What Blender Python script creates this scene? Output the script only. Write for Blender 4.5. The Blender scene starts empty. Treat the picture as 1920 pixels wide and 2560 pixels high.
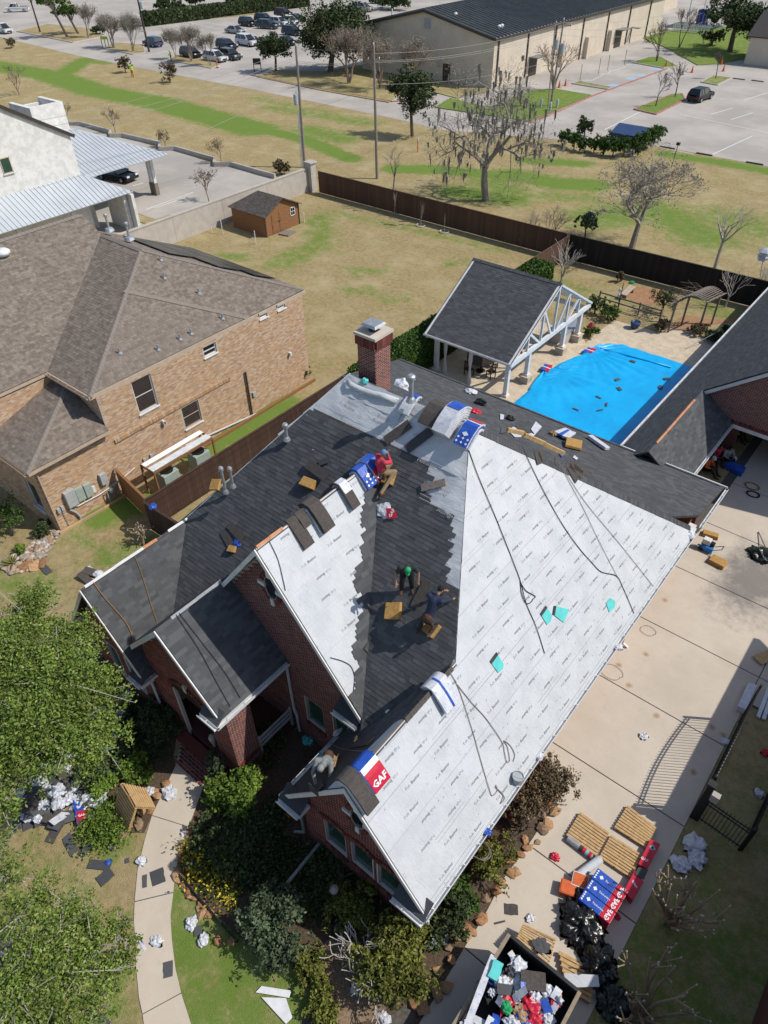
import bpy,math,random
import numpy as np
from mathutils import Vector,Matrix,noise
random.seed(7);rng=np.random.default_rng(7)
SC=bpy.context.scene
COL=SC.collection
H=24.0;FPX=1762.0
TH,RO,YA=[math.radians(a)for a in(41.9,-1.05,39.87)]
f0=np.array([-math.sin(YA),math.cos(YA),0.]);rt=np.array([math.cos(YA),math.sin(YA),0.]);UP=np.array([0,0,1.])
fw=f0*math.cos(TH)-UP*math.sin(TH);dn=-(UP*math.cos(TH)+f0*math.sin(TH))
_c,_s=math.cos(RO),math.sin(RO)
CM=np.array([_c*rt-_s*dn,_s*rt+_c*dn,fw])
cd=bpy.data.cameras.new('camera');cam=bpy.data.objects.new('camera',cd);COL.objects.link(cam)
cd.sensor_fit='VERTICAL';cd.sensor_height=36.0;cd.lens=FPX/2560*36;cd.clip_start=.5;cd.clip_end=3000
cam.matrix_world=Matrix(((CM[0][0],-CM[1][0],-CM[2][0],0),(CM[0][1],-CM[1][1],-CM[2][1],0),(CM[0][2],-CM[1][2],-CM[2][2],H),(0,0,0,1)))
SC.camera=cam
SUN=Vector((.73,.48,1.0)).normalized()
wd=bpy.data.worlds.new('World');SC.world=wd;wd.use_nodes=True
nt=wd.node_tree;bg=nt.nodes['Background'];sk=nt.nodes.new('ShaderNodeTexSky')
sk.sky_type='NISHITA';sk.sun_disc=False
sk.sun_elevation=math.asin(SUN.z);sk.sun_rotation=math.atan2(SUN.x,SUN.y)
sk.air_density=1.0;sk.dust_density=1.0
nt.links.new(sk.outputs[0],bg.inputs[0]);bg.inputs[1].default_value=0.14
ld=bpy.data.lights.new('sun','SUN');ld.energy=4.3;ld.angle=math.radians(.5);ld.color=(1,.95,.87)
lo=bpy.data.objects.new('sun',ld);COL.objects.link(lo);lo.location=(40,40,60);lo.rotation_euler=SUN.to_track_quat('Z','Y').to_euler()
SC.view_settings.view_transform='Standard';SC.view_settings.look='None';SC.view_settings.exposure=-0.08;SC.view_settings.gamma=1.0
SC.view_settings.use_curve_mapping=False
KR={'c1':(0,0,.3858),'c2':(640,0,.3858),'c3':(1280,0,.3858),'c4':(0,500,.4822),'c5':(800,500,.3617),'c6':(1300,500,.3737),'c7':(0,1000,.4219),'c8':(700,900,.3617),'d1':(1250,950,.4039),'d2':(0,1400,.3014),'d3':(350,1350,.3617),'d4':(850,1350,.3014),'d5':(1350,1450,.3436),'d6':(0,1880,.3617),'d7':(550,1850,.3918),'d8':(1100,1950,.4943),'r1':(1150,1050,.3617),'r2':(850,1650,.3617),'r3':(180,1250,.22906),'s':(0,0,1),'d':(0,0,1.1573)}
C0=np.array([0,0,H])
def ray(k,x,y):
 a,b,s=KR[k];x=a+x*s;y=b+y*s
 return CM.T@np.array([(x-960)/FPX,(y-1280)/FPX,1.0])
def W(k,x,y,z=0):
 d=ray(k,x,y);return Vector(C0+d*((z-H)/d[2]))
def WY(k,x,y,Y):d=ray(k,x,y);return Vector(C0+d*(Y/d[1]))
def WX(k,x,y,X):d=ray(k,x,y);return Vector(C0+d*(X/d[0]))
def WP(k,x,y,p0,n):
 d=ray(k,x,y);n=np.array(n,float);return Vector(C0+d*(np.dot(np.array(p0)-C0,n)/np.dot(d,n)))
def tag(o,label=None,cat=None,group=None,kind=None):
 if label:o['label']=label
 if cat:o['category']=cat
 if group:o['group']=group
 if kind:o['kind']=kind
 return o
def thing(name,label,cat,loc=(0,0,0),group=None,rz=0):
 o=bpy.data.objects.new(name,None);COL.objects.link(o);o.location=loc;o.rotation_euler=(0,0,rz)
 o.empty_display_size=.2
 return tag(o,label,cat,group)
def setp(o,parent):
 if parent is not None:
  o.parent=parent
  o.matrix_parent_inverse=wm(parent).inverted()
_WM={}
def wm(o):
 m=o.matrix_basis.copy()if o.parent is None else wm(o.parent)@o.matrix_parent_inverse@o.matrix_basis
 return m
def link(o,parent=None):
 COL.objects.link(o);setp(o,parent);return o
def inst(src,loc,parent=None,rot=(0,0,0),scale=None,name=None):
 o=bpy.data.objects.new(name or src.name.split('.')[0],src.data);COL.objects.link(o)
 o.location=loc;o.rotation_euler=rot
 if scale is not None:o.scale=scale
 setp(o,parent);return o
def copy_tree(o,parent=None,loc=None,rz=None,label=None,group=None,scale=None):
 c=o.copy();COL.objects.link(c)
 if parent is not None:c.parent=parent
 if loc is not None:c.location=loc
 if rz is not None:c.rotation_euler=(c.rotation_euler[0],c.rotation_euler[1],rz)
 if scale is not None:c.scale=scale
 if label:c['label']=label
 if group:c['group']=group
 for ch in list(o.children):copy_tree(ch,c)
 return c
class MB:
 def __init__(s):s.v=[];s.f=[];s.t=[]
 def poly(s,pts,t=None):
  n=len(s.v);s.v+=[tuple(p)for p in pts];s.f.append(tuple(range(n,n+len(pts))));s.t.append(random.random()if t is None else t)
 def raw(s,vs,fs,t=None):
  n=len(s.v);t=random.random()if t is None else t
  s.v+=[tuple(p)for p in vs]
  for f in fs:s.f.append(tuple(i+n for i in f));s.t.append(t)
 def box(s,c,d,rz=0,M=None,t=None,top=1.0):
  hx,hy,hz=d[0]/2,d[1]/2,d[2]/2
  vs=[Vector((sx*hx*(top if sz>0 else 1),sy*hy*(top if sz>0 else 1),sz*hz))for sz in(-1,1)for sx,sy in((-1,-1),(1,-1),(1,1),(-1,1))]
  R=M if M is not None else Matrix.Rotation(rz,3,'Z')
  c=Vector(c);vs=[R@v+c for v in vs]
  s.raw(vs,[(3,2,1,0),(4,5,6,7),(0,1,5,4),(1,2,6,5),(2,3,7,6),(3,0,4,7)],t);return s
 def beam(s,p,q,w,h,up=(0,0,1),t=None):
  p=Vector(p);q=Vector(q);d=q-p;L=d.length
  if L<1e-6:return s
  x=d/L;y=Vector(up).cross(x)
  if y.length<1e-4:y=Vector((0,1,0)).cross(x)
  if y.length<1e-4:y=Vector((1,0,0)).cross(x)
  y.normalize();z=x.cross(y)
  s.box((p+q)/2,(L,w,h),M=Matrix((x,y,z)).transposed(),t=t);return s
 def tube(s,pts,r,n=6,r2=None,cap=True,t=None):
  pts=[Vector(p)for p in pts];m=len(pts)
  if m<2:return s
  t=random.random()if t is None else t
  rs=r if isinstance(r,(list,tuple))else[r+((r2 if r2 is not None else r)-r)*i/(m-1)for i in range(m)]
  base=len(s.v);prev=None
  for i in range(m):
   d=(pts[min(i+1,m-1)]-pts[max(i-1,0)])
   if d.length<1e-9:d=Vector((0,0,1))
   d.normalize()
   if prev is None:
    a=d.orthogonal().normalized()
   else:
    a=prev-d*prev.dot(d)
    a=a.normalized()if a.length>1e-6 else d.orthogonal().normalized()
   prev=a;b=d.cross(a)
   for k in range(n):
    an=2*math.pi*k/n;s.v.append(tuple(pts[i]+(a*math.cos(an)+b*math.sin(an))*rs[i]))
  for i in range(m-1):
   for k in range(n):
    k2=(k+1)%n
    s.f.append((base+i*n+k,base+i*n+k2,base+(i+1)*n+k2,base+(i+1)*n+k));s.t.append(t)
  if cap:
   s.f.append(tuple(base+k for k in reversed(range(n))));s.t.append(t)
   s.f.append(tuple(base+(m-1)*n+k for k in range(n)));s.t.append(t)
  return s
 def lathe(s,c,prof,n=16,t=None,M=None):
  c=Vector(c);t=random.random()if t is None else t;base=len(s.v)
  for r,z in prof:
   for k in range(n):
    an=2*math.pi*k/n;p=Vector((r*math.cos(an),r*math.sin(an),z));s.v.append(tuple((M@p if M is not None else p)+c))
  for i in range(len(prof)-1):
   for k in range(n):
    k2=(k+1)%n;s.f.append((base+i*n+k,base+i*n+k2,base+(i+1)*n+k2,base+(i+1)*n+k));s.t.append(t)
  s.f.append(tuple(base+k for k in reversed(range(n))));s.t.append(t)
  s.f.append(tuple(base+(len(prof)-1)*n+k for k in range(n)));s.t.append(t)
  return s
 def prism(s,poly,z0,z1,t=None):
  n=len(poly);A=sum(poly[i][0]*poly[(i+1)%n][1]-poly[(i+1)%n][0]*poly[i][1]for i in range(n))
  if A<0:poly=poly[::-1]
  vs=[(p[0],p[1],z0)for p in poly]+[(p[0],p[1],z1)for p in poly]
  s.raw(vs,[tuple(reversed(range(n))),tuple(range(n,2*n))]+[(i,(i+1)%n,n+(i+1)%n,n+i)for i in range(n)],t);return s
 def slab(s,pts,thick,t=None):
  pts=[Vector(p)for p in pts];n=len(pts)
  nr=Vector((0,0,0))
  for i in range(n):nr+=(pts[i]-pts[0]).cross(pts[(i+1)%n]-pts[0])
  nr.normalize()
  if nr.z<0:pts=pts[::-1];nr=-nr
  vs=pts+[p-nr*thick for p in pts]
  s.raw(vs,[tuple(range(n)),tuple(range(2*n-1,n-1,-1))]+[(i,n+i,n+(i+1)%n,(i+1)%n)for i in range(n)],t);return s
 def build(s,name,m,parent=None,smooth=False,bevel=0,loc=None):
  me=bpy.data.meshes.new(name)
  vs=s.v
  if loc is not None:vs=[(x-loc[0],y-loc[1],z-loc[2])for x,y,z in vs]
  me.from_pydata(vs,[],s.f)
  at=me.attributes.new('tint','FLOAT','FACE');at.data.foreach_set('value',s.t)
  if smooth:me.polygons.foreach_set('use_smooth',[True]*len(me.polygons))
  me.materials.append(MT[m]if isinstance(m,str)else m)
  o=bpy.data.objects.new(name,me);COL.objects.link(o)
  if loc is not None:o.location=loc
  if bevel:
   b=o.modifiers.new('bevel','BEVEL');b.width=bevel;b.segments=2;b.limit_method='ANGLE'
  setp(o,parent);return o
def npmesh(name,V,Q,m,parent=None,tint=None,smooth=False):
 V=np.asarray(V,np.float32);Q=np.asarray(Q,np.int32);k=Q.shape[1]
 me=bpy.data.meshes.new(name);me.vertices.add(len(V));me.vertices.foreach_set('co',V.ravel())
 me.loops.add(Q.size);me.loops.foreach_set('vertex_index',Q.ravel())
 me.polygons.add(len(Q));me.polygons.foreach_set('loop_start',np.arange(0,Q.size,k,dtype=np.int32))
 try:me.polygons.foreach_set('loop_total',np.full(len(Q),k,np.int32))
 except Exception:pass
 at=me.attributes.new('tint','FLOAT','FACE');at.data.foreach_set('value',np.asarray(rng.random(len(Q))if tint is None else tint,np.float32))
 me.polygons.foreach_set('use_smooth',np.full(len(Q),bool(smooth)))
 me.update(calc_edges=True);me.validate()
 me.materials.append(MT[m]if isinstance(m,str)else m)
 o=bpy.data.objects.new(name,me);COL.objects.link(o);setp(o,parent);return o
MT={}
def srgb(r,g,b):
 return tuple(((c/255)/12.92 if c/255<=.04045 else((c/255+.055)/1.055)**2.4)for c in(r,g,b))
class NT:
 def __init__(s,m):s.t=m.node_tree;s.n=s.t.nodes;s.l=s.t.links
 def N(s,k,**kw):
  n=s.n.new(k)
  for a,b in kw.items():setattr(n,a,b)
  return n
 def S(s,sock,val):
  if hasattr(val,'is_output')or isinstance(val,bpy.types.NodeSocket):s.l.new(val,sock)
  else:sock.default_value=val
 def math(s,op,a,b=0.0,clamp=False):
  n=s.N('ShaderNodeMath',operation=op);n.use_clamp=clamp;s.S(n.inputs[0],a);s.S(n.inputs[1],b);return n.outputs[0]
 def mix(s,f,a,b,mode='MIX'):
  n=s.N('ShaderNodeMix',data_type='RGBA',blend_type=mode);s.S(n.inputs[0],f)
  s.S(n.inputs[6],a if not isinstance(a,tuple)else(*a,1));s.S(n.inputs[7],b if not isinstance(b,tuple)else(*b,1));return n.outputs[2]
 def noise(s,scale,detail=4,vec=None,rough=.6,dist=0):
  n=s.N('ShaderNodeTexNoise');n.inputs['Scale'].default_value=scale;n.inputs['Detail'].default_value=detail;n.inputs['Roughness'].default_value=rough;n.inputs['Distortion'].default_value=dist
  if vec is not None:s.l.new(vec,n.inputs['Vector'])
  return n.outputs[0]
 def ramp(s,f,stops,interp='LINEAR'):
  n=s.N('ShaderNodeValToRGB');n.color_ramp.interpolation=interp;e=n.color_ramp.elements
  while len(e)<len(stops):e.new(.5)
  for i,(p,c)in enumerate(stops):e[i].position=p;e[i].color=(*c,1)if len(c)==3 else c
  s.l.new(f,n.inputs[0]);return n.outputs[0]
 def smooth(s,v,a,b):
  n=s.N('ShaderNodeMapRange',interpolation_type='SMOOTHSTEP');s.S(n.inputs[0],v);n.inputs[1].default_value=a;n.inputs[2].default_value=b;n.inputs[3].default_value=0;n.inputs[4].default_value=1;return n.outputs[0]
def newmat(name):
 m=bpy.data.materials.new(name);m.use_nodes=True;MT[name]=m
 return m,NT(m),m.node_tree.nodes['Principled BSDF']
def lin(c):return tuple(c)
def mat(name,cols,rough=.8,scale=6,bump=0.0,bscale=None,metal=0,tint=None,spec=.35,detail=5,trans=0,lo_=.35,hi_=.65,ior=None,alpha=1):
 """cols: linear base colours mixed by noise in object space; tint: list of colours picked per piece"""
 m,n,p=newmat(name)
 tc=n.N('ShaderNodeTexCoord').outputs['Object']
 if tint:
  at=n.N('ShaderNodeAttribute',attribute_name='tint').outputs['Fac']
  oi=n.N('ShaderNodeObjectInfo').outputs['Random']
  fr=n.math('FRACT',n.math('ADD',at,n.math('MULTIPLY',oi,7.31)))
  c=n.ramp(fr,[(i/len(tint),k)for i,k in enumerate(tint)],'CONSTANT')
  if cols:
   f=n.smooth(n.noise(scale,detail,tc),lo_,hi_)
   c=n.mix(1.0,c,n.mix(f,(cols[0],)*3 if not isinstance(cols[0],tuple)else cols[0],(cols[1],)*3 if not isinstance(cols[1],tuple)else cols[1]),'MULTIPLY')
 else:
  c=None
  if len(cols)==1:cols=[cols[0],tuple(x*.82 for x in cols[0])]
  f=n.smooth(n.noise(scale,detail,tc),lo_,hi_)
  c=n.mix(f,cols[0],cols[1])
  for i,cc in enumerate(cols[2:]):
   f2=n.smooth(n.noise(scale*(2.7+i),detail,tc),.55,.75);c=n.mix(f2,c,cc)
 n.S(p.inputs['Base Color'],c);p.inputs['Roughness'].default_value=rough;p.inputs['Metallic'].default_value=metal
 p.inputs['Specular IOR Level'].default_value=spec
 if trans:p.inputs['Transmission Weight'].default_value=trans
 if ior:p.inputs['IOR'].default_value=ior
 if bump:
  b=n.N('ShaderNodeBump');b.inputs['Strength'].default_value=bump;b.inputs['Distance'].default_value=.02
  n.l.new(n.noise(bscale or scale*4,4,tc),b.inputs['Height']);n.l.new(b.outputs[0],p.inputs['Normal'])
 return m
mat('shingle',[.85,1.1],.92,40,tint=[(.078,.081,.086),(.089,.093,.099),(.069,.072,.077),(.102,.106,.112),(.083,.086,.092)],bump=.5,bscale=160,spec=.2)
mat('shingle_old',[.8,1.15],.92,5,tint=[(.205,.170,.140),(.183,.150,.123),(.222,.186,.154),(.195,.161,.133),(.165,.137,.113)],bump=.4,bscale=120,spec=.2)
mat('shingle_back',[(.075,.066,.062),(.055,.05,.047)],.95,6,bump=.3,bscale=60)
mat('ridge_cap',[(.10,.085,.075),(.075,.064,.058)],.95,20,bump=.3,bscale=120)
mat('brick_red',[.75,1.2],.9,30,tint=[(.19,.052,.038),(.14,.040,.033),(.23,.075,.052),(.10,.036,.032),(.17,.046,.036),(.21,.06,.042)],bump=.3,bscale=90)
mat('brick_tan',[.8,1.15],.9,30,tint=[(.52,.34,.20),(.46,.275,.145),(.55,.40,.27),(.41,.27,.18),(.49,.32,.175),(.35,.21,.13),(.57,.43,.31),(.51,.30,.14)],bump=.3,bscale=90)
mat('mortar',[(.52,.47,.44),(.45,.41,.38)],.95,20)
mat('mortar_tan',[(.50,.43,.36),(.42,.36,.31)],.95,20)
mat('white_paint',[(.72,.72,.71),(.62,.62,.61)],.55,2,bump=.05)
mat('white_metal',[(.70,.71,.72),(.60,.61,.62)],.4,3)
mat('grey_trim',[(.34,.34,.34),(.28,.28,.28)],.6,4)
mat('tan_trim',[(.50,.40,.30),(.44,.35,.26)],.6,4)
mat('green_glass',[(.02,.06,.045),(.03,.075,.055)],.12,1.2,spec=.6)
mat('dark_glass',[(.015,.017,.02),(.03,.03,.035)],.08,1.5,spec=.7)
mat('black_metal',[(.012,.012,.013),(.02,.02,.02)],.45,8,spec=.4)
mat('grey_metal',[(.32,.33,.34),(.25,.26,.27)],.4,8,metal=.6)
mat('galv',[(.42,.44,.46),(.34,.36,.38)],.45,5,metal=.5)
mat('copper',[(.45,.19,.09),(.55,.26,.13)],.5,6)
mat('new_wood',[(.52,.35,.17),(.43,.27,.12),(.58,.42,.23)],.8,7,bump=.2)
mat('foam',[(.45,.27,.085),(.36,.20,.06),(.28,.15,.05)],.95,9,bump=.9,bscale=25)
mat('old_wood',[(.24,.20,.17),(.17,.14,.12)],.9,12,bump=.4)
mat('concrete',[(.56,.50,.42),(.50,.445,.375),(.44,.38,.31)],.9,.9,bump=.15,bscale=60)
# ground and paving
def pts(k,L,z=0):return[W(k,x,y,z)for x,y in L]
def sheet(name,poly,z,m,parent=None,kind='structure',thick=0):
 b=MB()
 if thick:b.prism([(p[0],p[1])for p in poly],z-thick,z)
 else:
  q=[(p[0],p[1],z)for p in poly];n=len(q)
  if sum(q[i][0]*q[(i+1)%n][1]-q[(i+1)%n][0]*q[i][1]for i in range(n))<0:q=q[::-1]
  b.poly(q)
 o=b.build(name,m,parent)
 if kind and parent is None:o['kind']=kind
 return o
m,n,p=newmat('grass')
pos=n.N('ShaderNodeNewGeometry').outputs['Position']
gr=n.N('ShaderNodeAttribute',attribute_name='green').outputs['Fac']
n1=n.noise(.35,6,pos,.65);n2=n.noise(3.2,5,pos,.7);n3=n.noise(26,3,pos,.7);n4=n.noise(1.1,5,pos,.7)
dry=n.mix(n.smooth(n2,.35,.68),(.43,.33,.175),(.28,.215,.105))
dry=n.mix(n.smooth(n1,.42,.72),dry,(.46,.37,.215))
g0=n.mix(n.smooth(n3,.3,.7),(.075,.18,.018),(.17,.28,.04))
n5=n.noise(7,4,pos,.7)
gm=n.math('ADD',gr,n.math('MULTIPLY',n.math('SUBTRACT',n4,.5),1.9));gm=n.math('ADD',gm,n.math('MULTIPLY',n.math('SUBTRACT',n3,.5),1.1));gm=n.math('ADD',gm,n.math('MULTIPLY',n.math('SUBTRACT',n5,.5),1.3))
c=n.mix(n.math('MULTIPLY',n.smooth(gm,.2,1.05),.88),dry,g0)
c=n.mix(n.math('MULTIPLY',n.smooth(n3,.45,.75),.45),c,(.16,.125,.06))
n.S(p.inputs['Base Color'],c);p.inputs['Roughness'].default_value=1.0;p.inputs['Specular IOR Level'].default_value=.1
bu=n.N('ShaderNodeBump');bu.inputs['Strength'].default_value=.9;bu.inputs['Distance'].default_value=.06;n.l.new(n3,bu.inputs['Height']);n.l.new(bu.outputs[0],p.inputs['Normal'])
def axis(a,b,st,far):return np.concatenate([np.array(far[0]),np.arange(a,b+.01,st),np.array(far[1])])
gx=axis(-150,30,.6,([-3000,-1200,-500,-250],[60,150,400,1200,3000]));gy=axis(-20,130,.6,([-900,-200,-60],[150,200,300,600,1500,3000]))
GX,GY=np.meshgrid(gx,gy)
green=np.full(GX.shape,.24)
def gseg(k,pl,w,a):
 q=[W(k,*x)for x in pl]
 for i in range(len(q)-1):
  ax,ay=q[i].x,q[i].y;bx,by=q[i+1].x,q[i+1].y;L2=(bx-ax)**2+(by-ay)**2+1e-9
  t=np.clip(((GX-ax)*(bx-ax)+(GY-ay)*(by-ay))/L2,0,1);d=np.hypot(GX-ax-t*(bx-ax),GY-ay-t*(by-ay))
  green[:]=np.maximum(green,1.3*a*np.exp(-(d/w)**2))
gseg('c1',[(-60,420),(330,490),(620,590),(1000,660),(1659,840)],3.0,1.5)
gseg('c1',[(420,470),(560,385)],2.4,1.1);gseg('c1',[(600,400),(700,410)],1.5,.8)
gseg('c2',[(0,830),(300,900),(620,1030)],1.3,1.4);gseg('c2',[(330,840),(560,900)],3,.75)
gseg('c2',[(900,1095),(1200,1100),(1659,1150)],1.8,1.15);gseg('c3',[(0,1130),(300,1190),(520,1200)],2.2,1.2);gseg('c3',[(100,1040),(450,1060)],1.6,1.0)
gseg('c3',[(1000,1000),(1330,1050),(1659,1110)],1.6,.95);gseg('c6',[(1350,120),(1650,200)],5,.6)
gseg('c2',[(1500,1180),(1659,1240)],3,.7);gseg('c2',[(0,640),(400,720),(800,800)],2.2,.5)
gseg('c4',[(1450,330),(1659,230),(1659,100)],2.2,.62);gseg('c4',[(1180,290),(1270,300)],1.3,.6);gseg('c5',[(60,80),(300,130),(900,260),(1250,350)],1.2,.5)
gseg('c5',[(230,490),(420,500)],1.2,.55);gseg('c5',[(470,690),(550,680)],1.3,.5);gseg('c5',[(900,440),(1000,430)],1.2,.5);gseg('c5',[(200,620),(330,640)],1.4,.5)
gseg('c7',[(1659,30),(1200,300)],1.6,.95);gseg('c7',[(560,700),(800,620)],1.2,.95);gseg('c7',[(380,800),(700,900)],.8,.5);gseg('c7',[(640,960),(900,850)],1.0,.65)
gseg('c7',[(0,1080),(300,1090)],1.2,.55);gseg('d6',[(700,450),(800,600)],.9,.8);gseg('d6',[(1200,1050),(1250,1300),(1300,1600),(1400,1900)],1.3,.72);gseg('d6',[(1450,1250),(1600,1800)],2.6,.72)
gseg('d7',[(200,1600),(450,1400),(520,1700)],1.6,.7);gseg('d8',[(1100,500),(1500,200)],3,.38);gseg('d8',[(1000,1000),(1400,1150),(1650,900)],3.2,.55);gseg('c6',[(200,520),(600,700)],2,.45);gseg('c6',[(1250,700),(1500,800)],1.5,.6)
gseg('c6',[(500,120),(900,60),(1250,250)],4,.75);gseg('c2',[(1300,1240),(1659,1290)],3,.8);gseg('c3',[(0,1250),(500,1290)],2.5,.55);gseg('c2',[(100,700),(500,760),(700,800)],2.5,.6)
gseg('d6',[(100,1000),(500,1500),(700,1800)],2.5,.45)
nX,nY=len(gx),len(gy)
V=np.stack([GX.ravel(),GY.ravel(),np.zeros(GX.size)],1)
ii,jj=np.meshgrid(np.arange(nX-1),np.arange(nY-1));a0=(jj*nX+ii).ravel()
ground=npmesh('ground',V,np.stack([a0,a0+1,a0+1+nX,a0+nX],1),'grass');tag(ground,kind='structure')
ga=ground.data.attributes.new('green','FLOAT','POINT');ga.data.foreach_set('value',green.ravel().astype(np.float32))
def grass_patch(name,poly,z,g,thick=.1):
 o=sheet(name,poly,z,'grass',thick=thick)
 at=o.data.attributes.new('green','FLOAT','POINT');at.data.foreach_set('value',[g]*len(o.data.vertices));return o
m,n,p=newmat('lot_concrete')
pos=n.N('ShaderNodeNewGeometry').outputs['Position']
a=n.noise(.12,5,pos,.65);b_=n.noise(1.3,5,pos,.7);d_=n.noise(20,3,pos)
c=n.mix(n.smooth(a,.35,.65),(.46,.42,.37),(.34,.31,.275));c=n.mix(n.math('MULTIPLY',n.smooth(b_,.55,.8),.35),c,(.24,.22,.20));c=n.mix(n.math('MULTIPLY',d_,.3),c,(.34,.31,.28))
n.S(p.inputs['Base Color'],c);p.inputs['Roughness'].default_value=.95
m,n,p=newmat('drive_concrete')
pos=n.N('ShaderNodeNewGeometry').outputs['Position']
a=n.noise(.35,6,pos,.7);b_=n.noise(2.2,6,pos,.75);d_=n.noise(45,3,pos,.7)
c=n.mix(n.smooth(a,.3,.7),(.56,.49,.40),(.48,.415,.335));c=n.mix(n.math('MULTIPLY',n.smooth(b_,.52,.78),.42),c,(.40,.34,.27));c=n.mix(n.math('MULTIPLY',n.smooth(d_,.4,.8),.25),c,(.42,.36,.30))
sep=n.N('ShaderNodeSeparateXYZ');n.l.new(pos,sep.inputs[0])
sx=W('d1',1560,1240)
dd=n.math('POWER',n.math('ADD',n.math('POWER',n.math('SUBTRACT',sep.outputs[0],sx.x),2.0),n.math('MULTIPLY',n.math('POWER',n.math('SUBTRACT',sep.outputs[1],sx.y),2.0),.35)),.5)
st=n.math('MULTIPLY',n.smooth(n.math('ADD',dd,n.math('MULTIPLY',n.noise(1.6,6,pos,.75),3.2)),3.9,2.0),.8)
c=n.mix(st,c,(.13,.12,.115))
for kx in(('d5',910,150),('d5',570,620),('d5',845,990),('d5',1250,1075),('d5',1330,1130),('d5',1115,1400),('d5',645,770),('d5',770,545)):
 s_=W(*kx);e=n.math('POWER',n.math('ADD',n.math('POWER',n.math('SUBTRACT',sep.outputs[0],s_.x),2.0),n.math('POWER',n.math('SUBTRACT',sep.outputs[1],s_.y),2.0)),.5)
 c=n.mix(n.math('MULTIPLY',n.smooth(n.math('ADD',e,n.math('MULTIPLY',b_,.25)),.32,.12),.75),c,(.30,.13,.04))
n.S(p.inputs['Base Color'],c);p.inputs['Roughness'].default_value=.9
bu=n.N('ShaderNodeBump');bu.inputs['Strength'].default_value=.15;n.l.new(d_,bu.inputs['Height']);n.l.new(bu.outputs[0],p.inputs['Normal'])
mat('joint',[(.12,.105,.09),(.08,.07,.06)],.95,10)
mat('mulch',[(.115,.078,.05),(.065,.045,.032),(.21,.15,.10)],.95,14,bump=1.0,bscale=30)
mat('leaf_litter',[(.30,.21,.13),(.17,.115,.07),(.42,.33,.23)],.95,18,bump=1.0,bscale=35)
mat('red_kerb',[(.36,.13,.12),(.42,.22,.20)],.8,3)
mat('kerb',[(.50,.45,.40),(.42,.38,.34)],.9,3)
mat('travertine',[(.58,.49,.37),(.48,.39,.28),(.36,.27,.18)],.8,1.6,bump=.15,bscale=20)
mat('dirt',[(.36,.20,.105),(.29,.16,.085)],.95,3,bump=.4,bscale=30)
mat('line_white',[(.75,.75,.73),(.6,.6,.58)],.8,8)
mat('line_blue',[(.20,.42,.60),(.35,.5,.6)],.8,8)
mat('asphalt',[(.10,.10,.10),(.075,.075,.075)],.95,3)
lot=pts('c1',[(-150,205),(530,367),(900,440),(1659,585)])+pts('c2',[(440,675),(880,765),(1200,842)])+pts('c3',[(290,905),(960,950),(1659,1078),(2300,1190)])
lot+=[Vector((60,120,0)),Vector((60,330,0)),Vector((-330,330,0)),Vector((-330,140,0))]
sheet('parking_lot',lot,.012,'lot_concrete')
k=MB()
def kerb_line(name,L,m='kerb',h=.15,w=.2,parent=None):
 b=MB()
 for i in range(len(L)-1):b.beam((L[i].x,L[i].y,h/2+.01),(L[i+1].x,L[i+1].y,h/2+.01),w,h)
 o=b.build(name,m,parent)
 if parent is None:o['kind']='structure'
 return o
i1=pts('c2',[(0,500),(430,590),(860,668),(900,640),(1000,560),(1300,640),(1500,600),(1480,500),(700,420),(430,470),(150,455)])
grass_patch('grass_island',i1,.12,.35)
kerb_line('kerb_red',pts('c2',[(-40,487),(300,556),(600,612),(880,662),(960,655)]),'red_kerb')
def island(k,L,g,kerbmat='kerb'):
 q=pts(k,L);grass_patch('grass_island',q,.12,g);kerb_line('kerb',q+[q[0]],kerbmat)
island('c1',[(110,205),(470,278),(670,240),(600,190),(300,160)],.2)
island('c1',[(690,318),(860,355),(940,345),(930,295),(720,280)],.2)
island('c1',[(1090,392),(1370,445),(1430,425),(1250,365),(1130,365)],.15)
island('c3',[(390,545),(620,582),(650,572),(430,530)],.6)
island('c3',[(780,408),(980,445),(1070,432),(960,372),(880,375)],1.1)
island('c3',[(790,712),(930,745),(1120,650),(1100,612),(1030,618)],1.0,'red_kerb')
island('c3',[(1225,535),(1330,555),(1420,510),(1300,495)],.7)
grass_patch('grass_verge',pts('c3',[(1010,318),(1200,425),(1360,415),(1470,390),(1700,380),(1700,150),(1100,200),(840,190),(850,250)]),.12,.95)
kerb_line('kerb_pink',pts('c3',[(120,795),(300,725),(520,625),(780,530),(1000,450)]),'red_kerb')
grass_patch('grass_verge',pts('c3',[(110,790),(270,725),(515,620),(280,580),(130,590),(-150,700),(-400,640),(-500,700)]),.13,1.0)
grass_patch('grass_verge',pts('c1',[(930,165),(1659,95),(1700,10),(1659,40),(900,75)]),.12,.4)
b=MB()
for k_,L in(('c3',[((960,955),(1180,1000)),((1090,740),(1659,860)),((1430,700),(1290,740)),((1560,730),(1420,775)),((1660,600),(1500,650)),((620,470),(740,430)),((520,520),(600,480)),((600,840),(900,690)),((1300,1000),(1560,880))]),('c1',[((1300,195),(1460,230)),((1280,250),(1500,300)),((1160,130),(1420,190)),((920,365),(1100,330)),((1100,100),(1480,170))])):
 for a,e in L:b.beam(W(k_,*a,.018),W(k_,*e,.018),.12,.004)
tag(b.build('parking_lines','line_white'),kind='structure')
b=MB()
for x,y in((660,553),(772,511),(838,489),(935,449)):
 c_=W('c3',x,y,.02);b.box(c_,(1.5,1.5,.004),.1)
tag(b.build('bay_markings','line_blue'),kind='structure')
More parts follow.
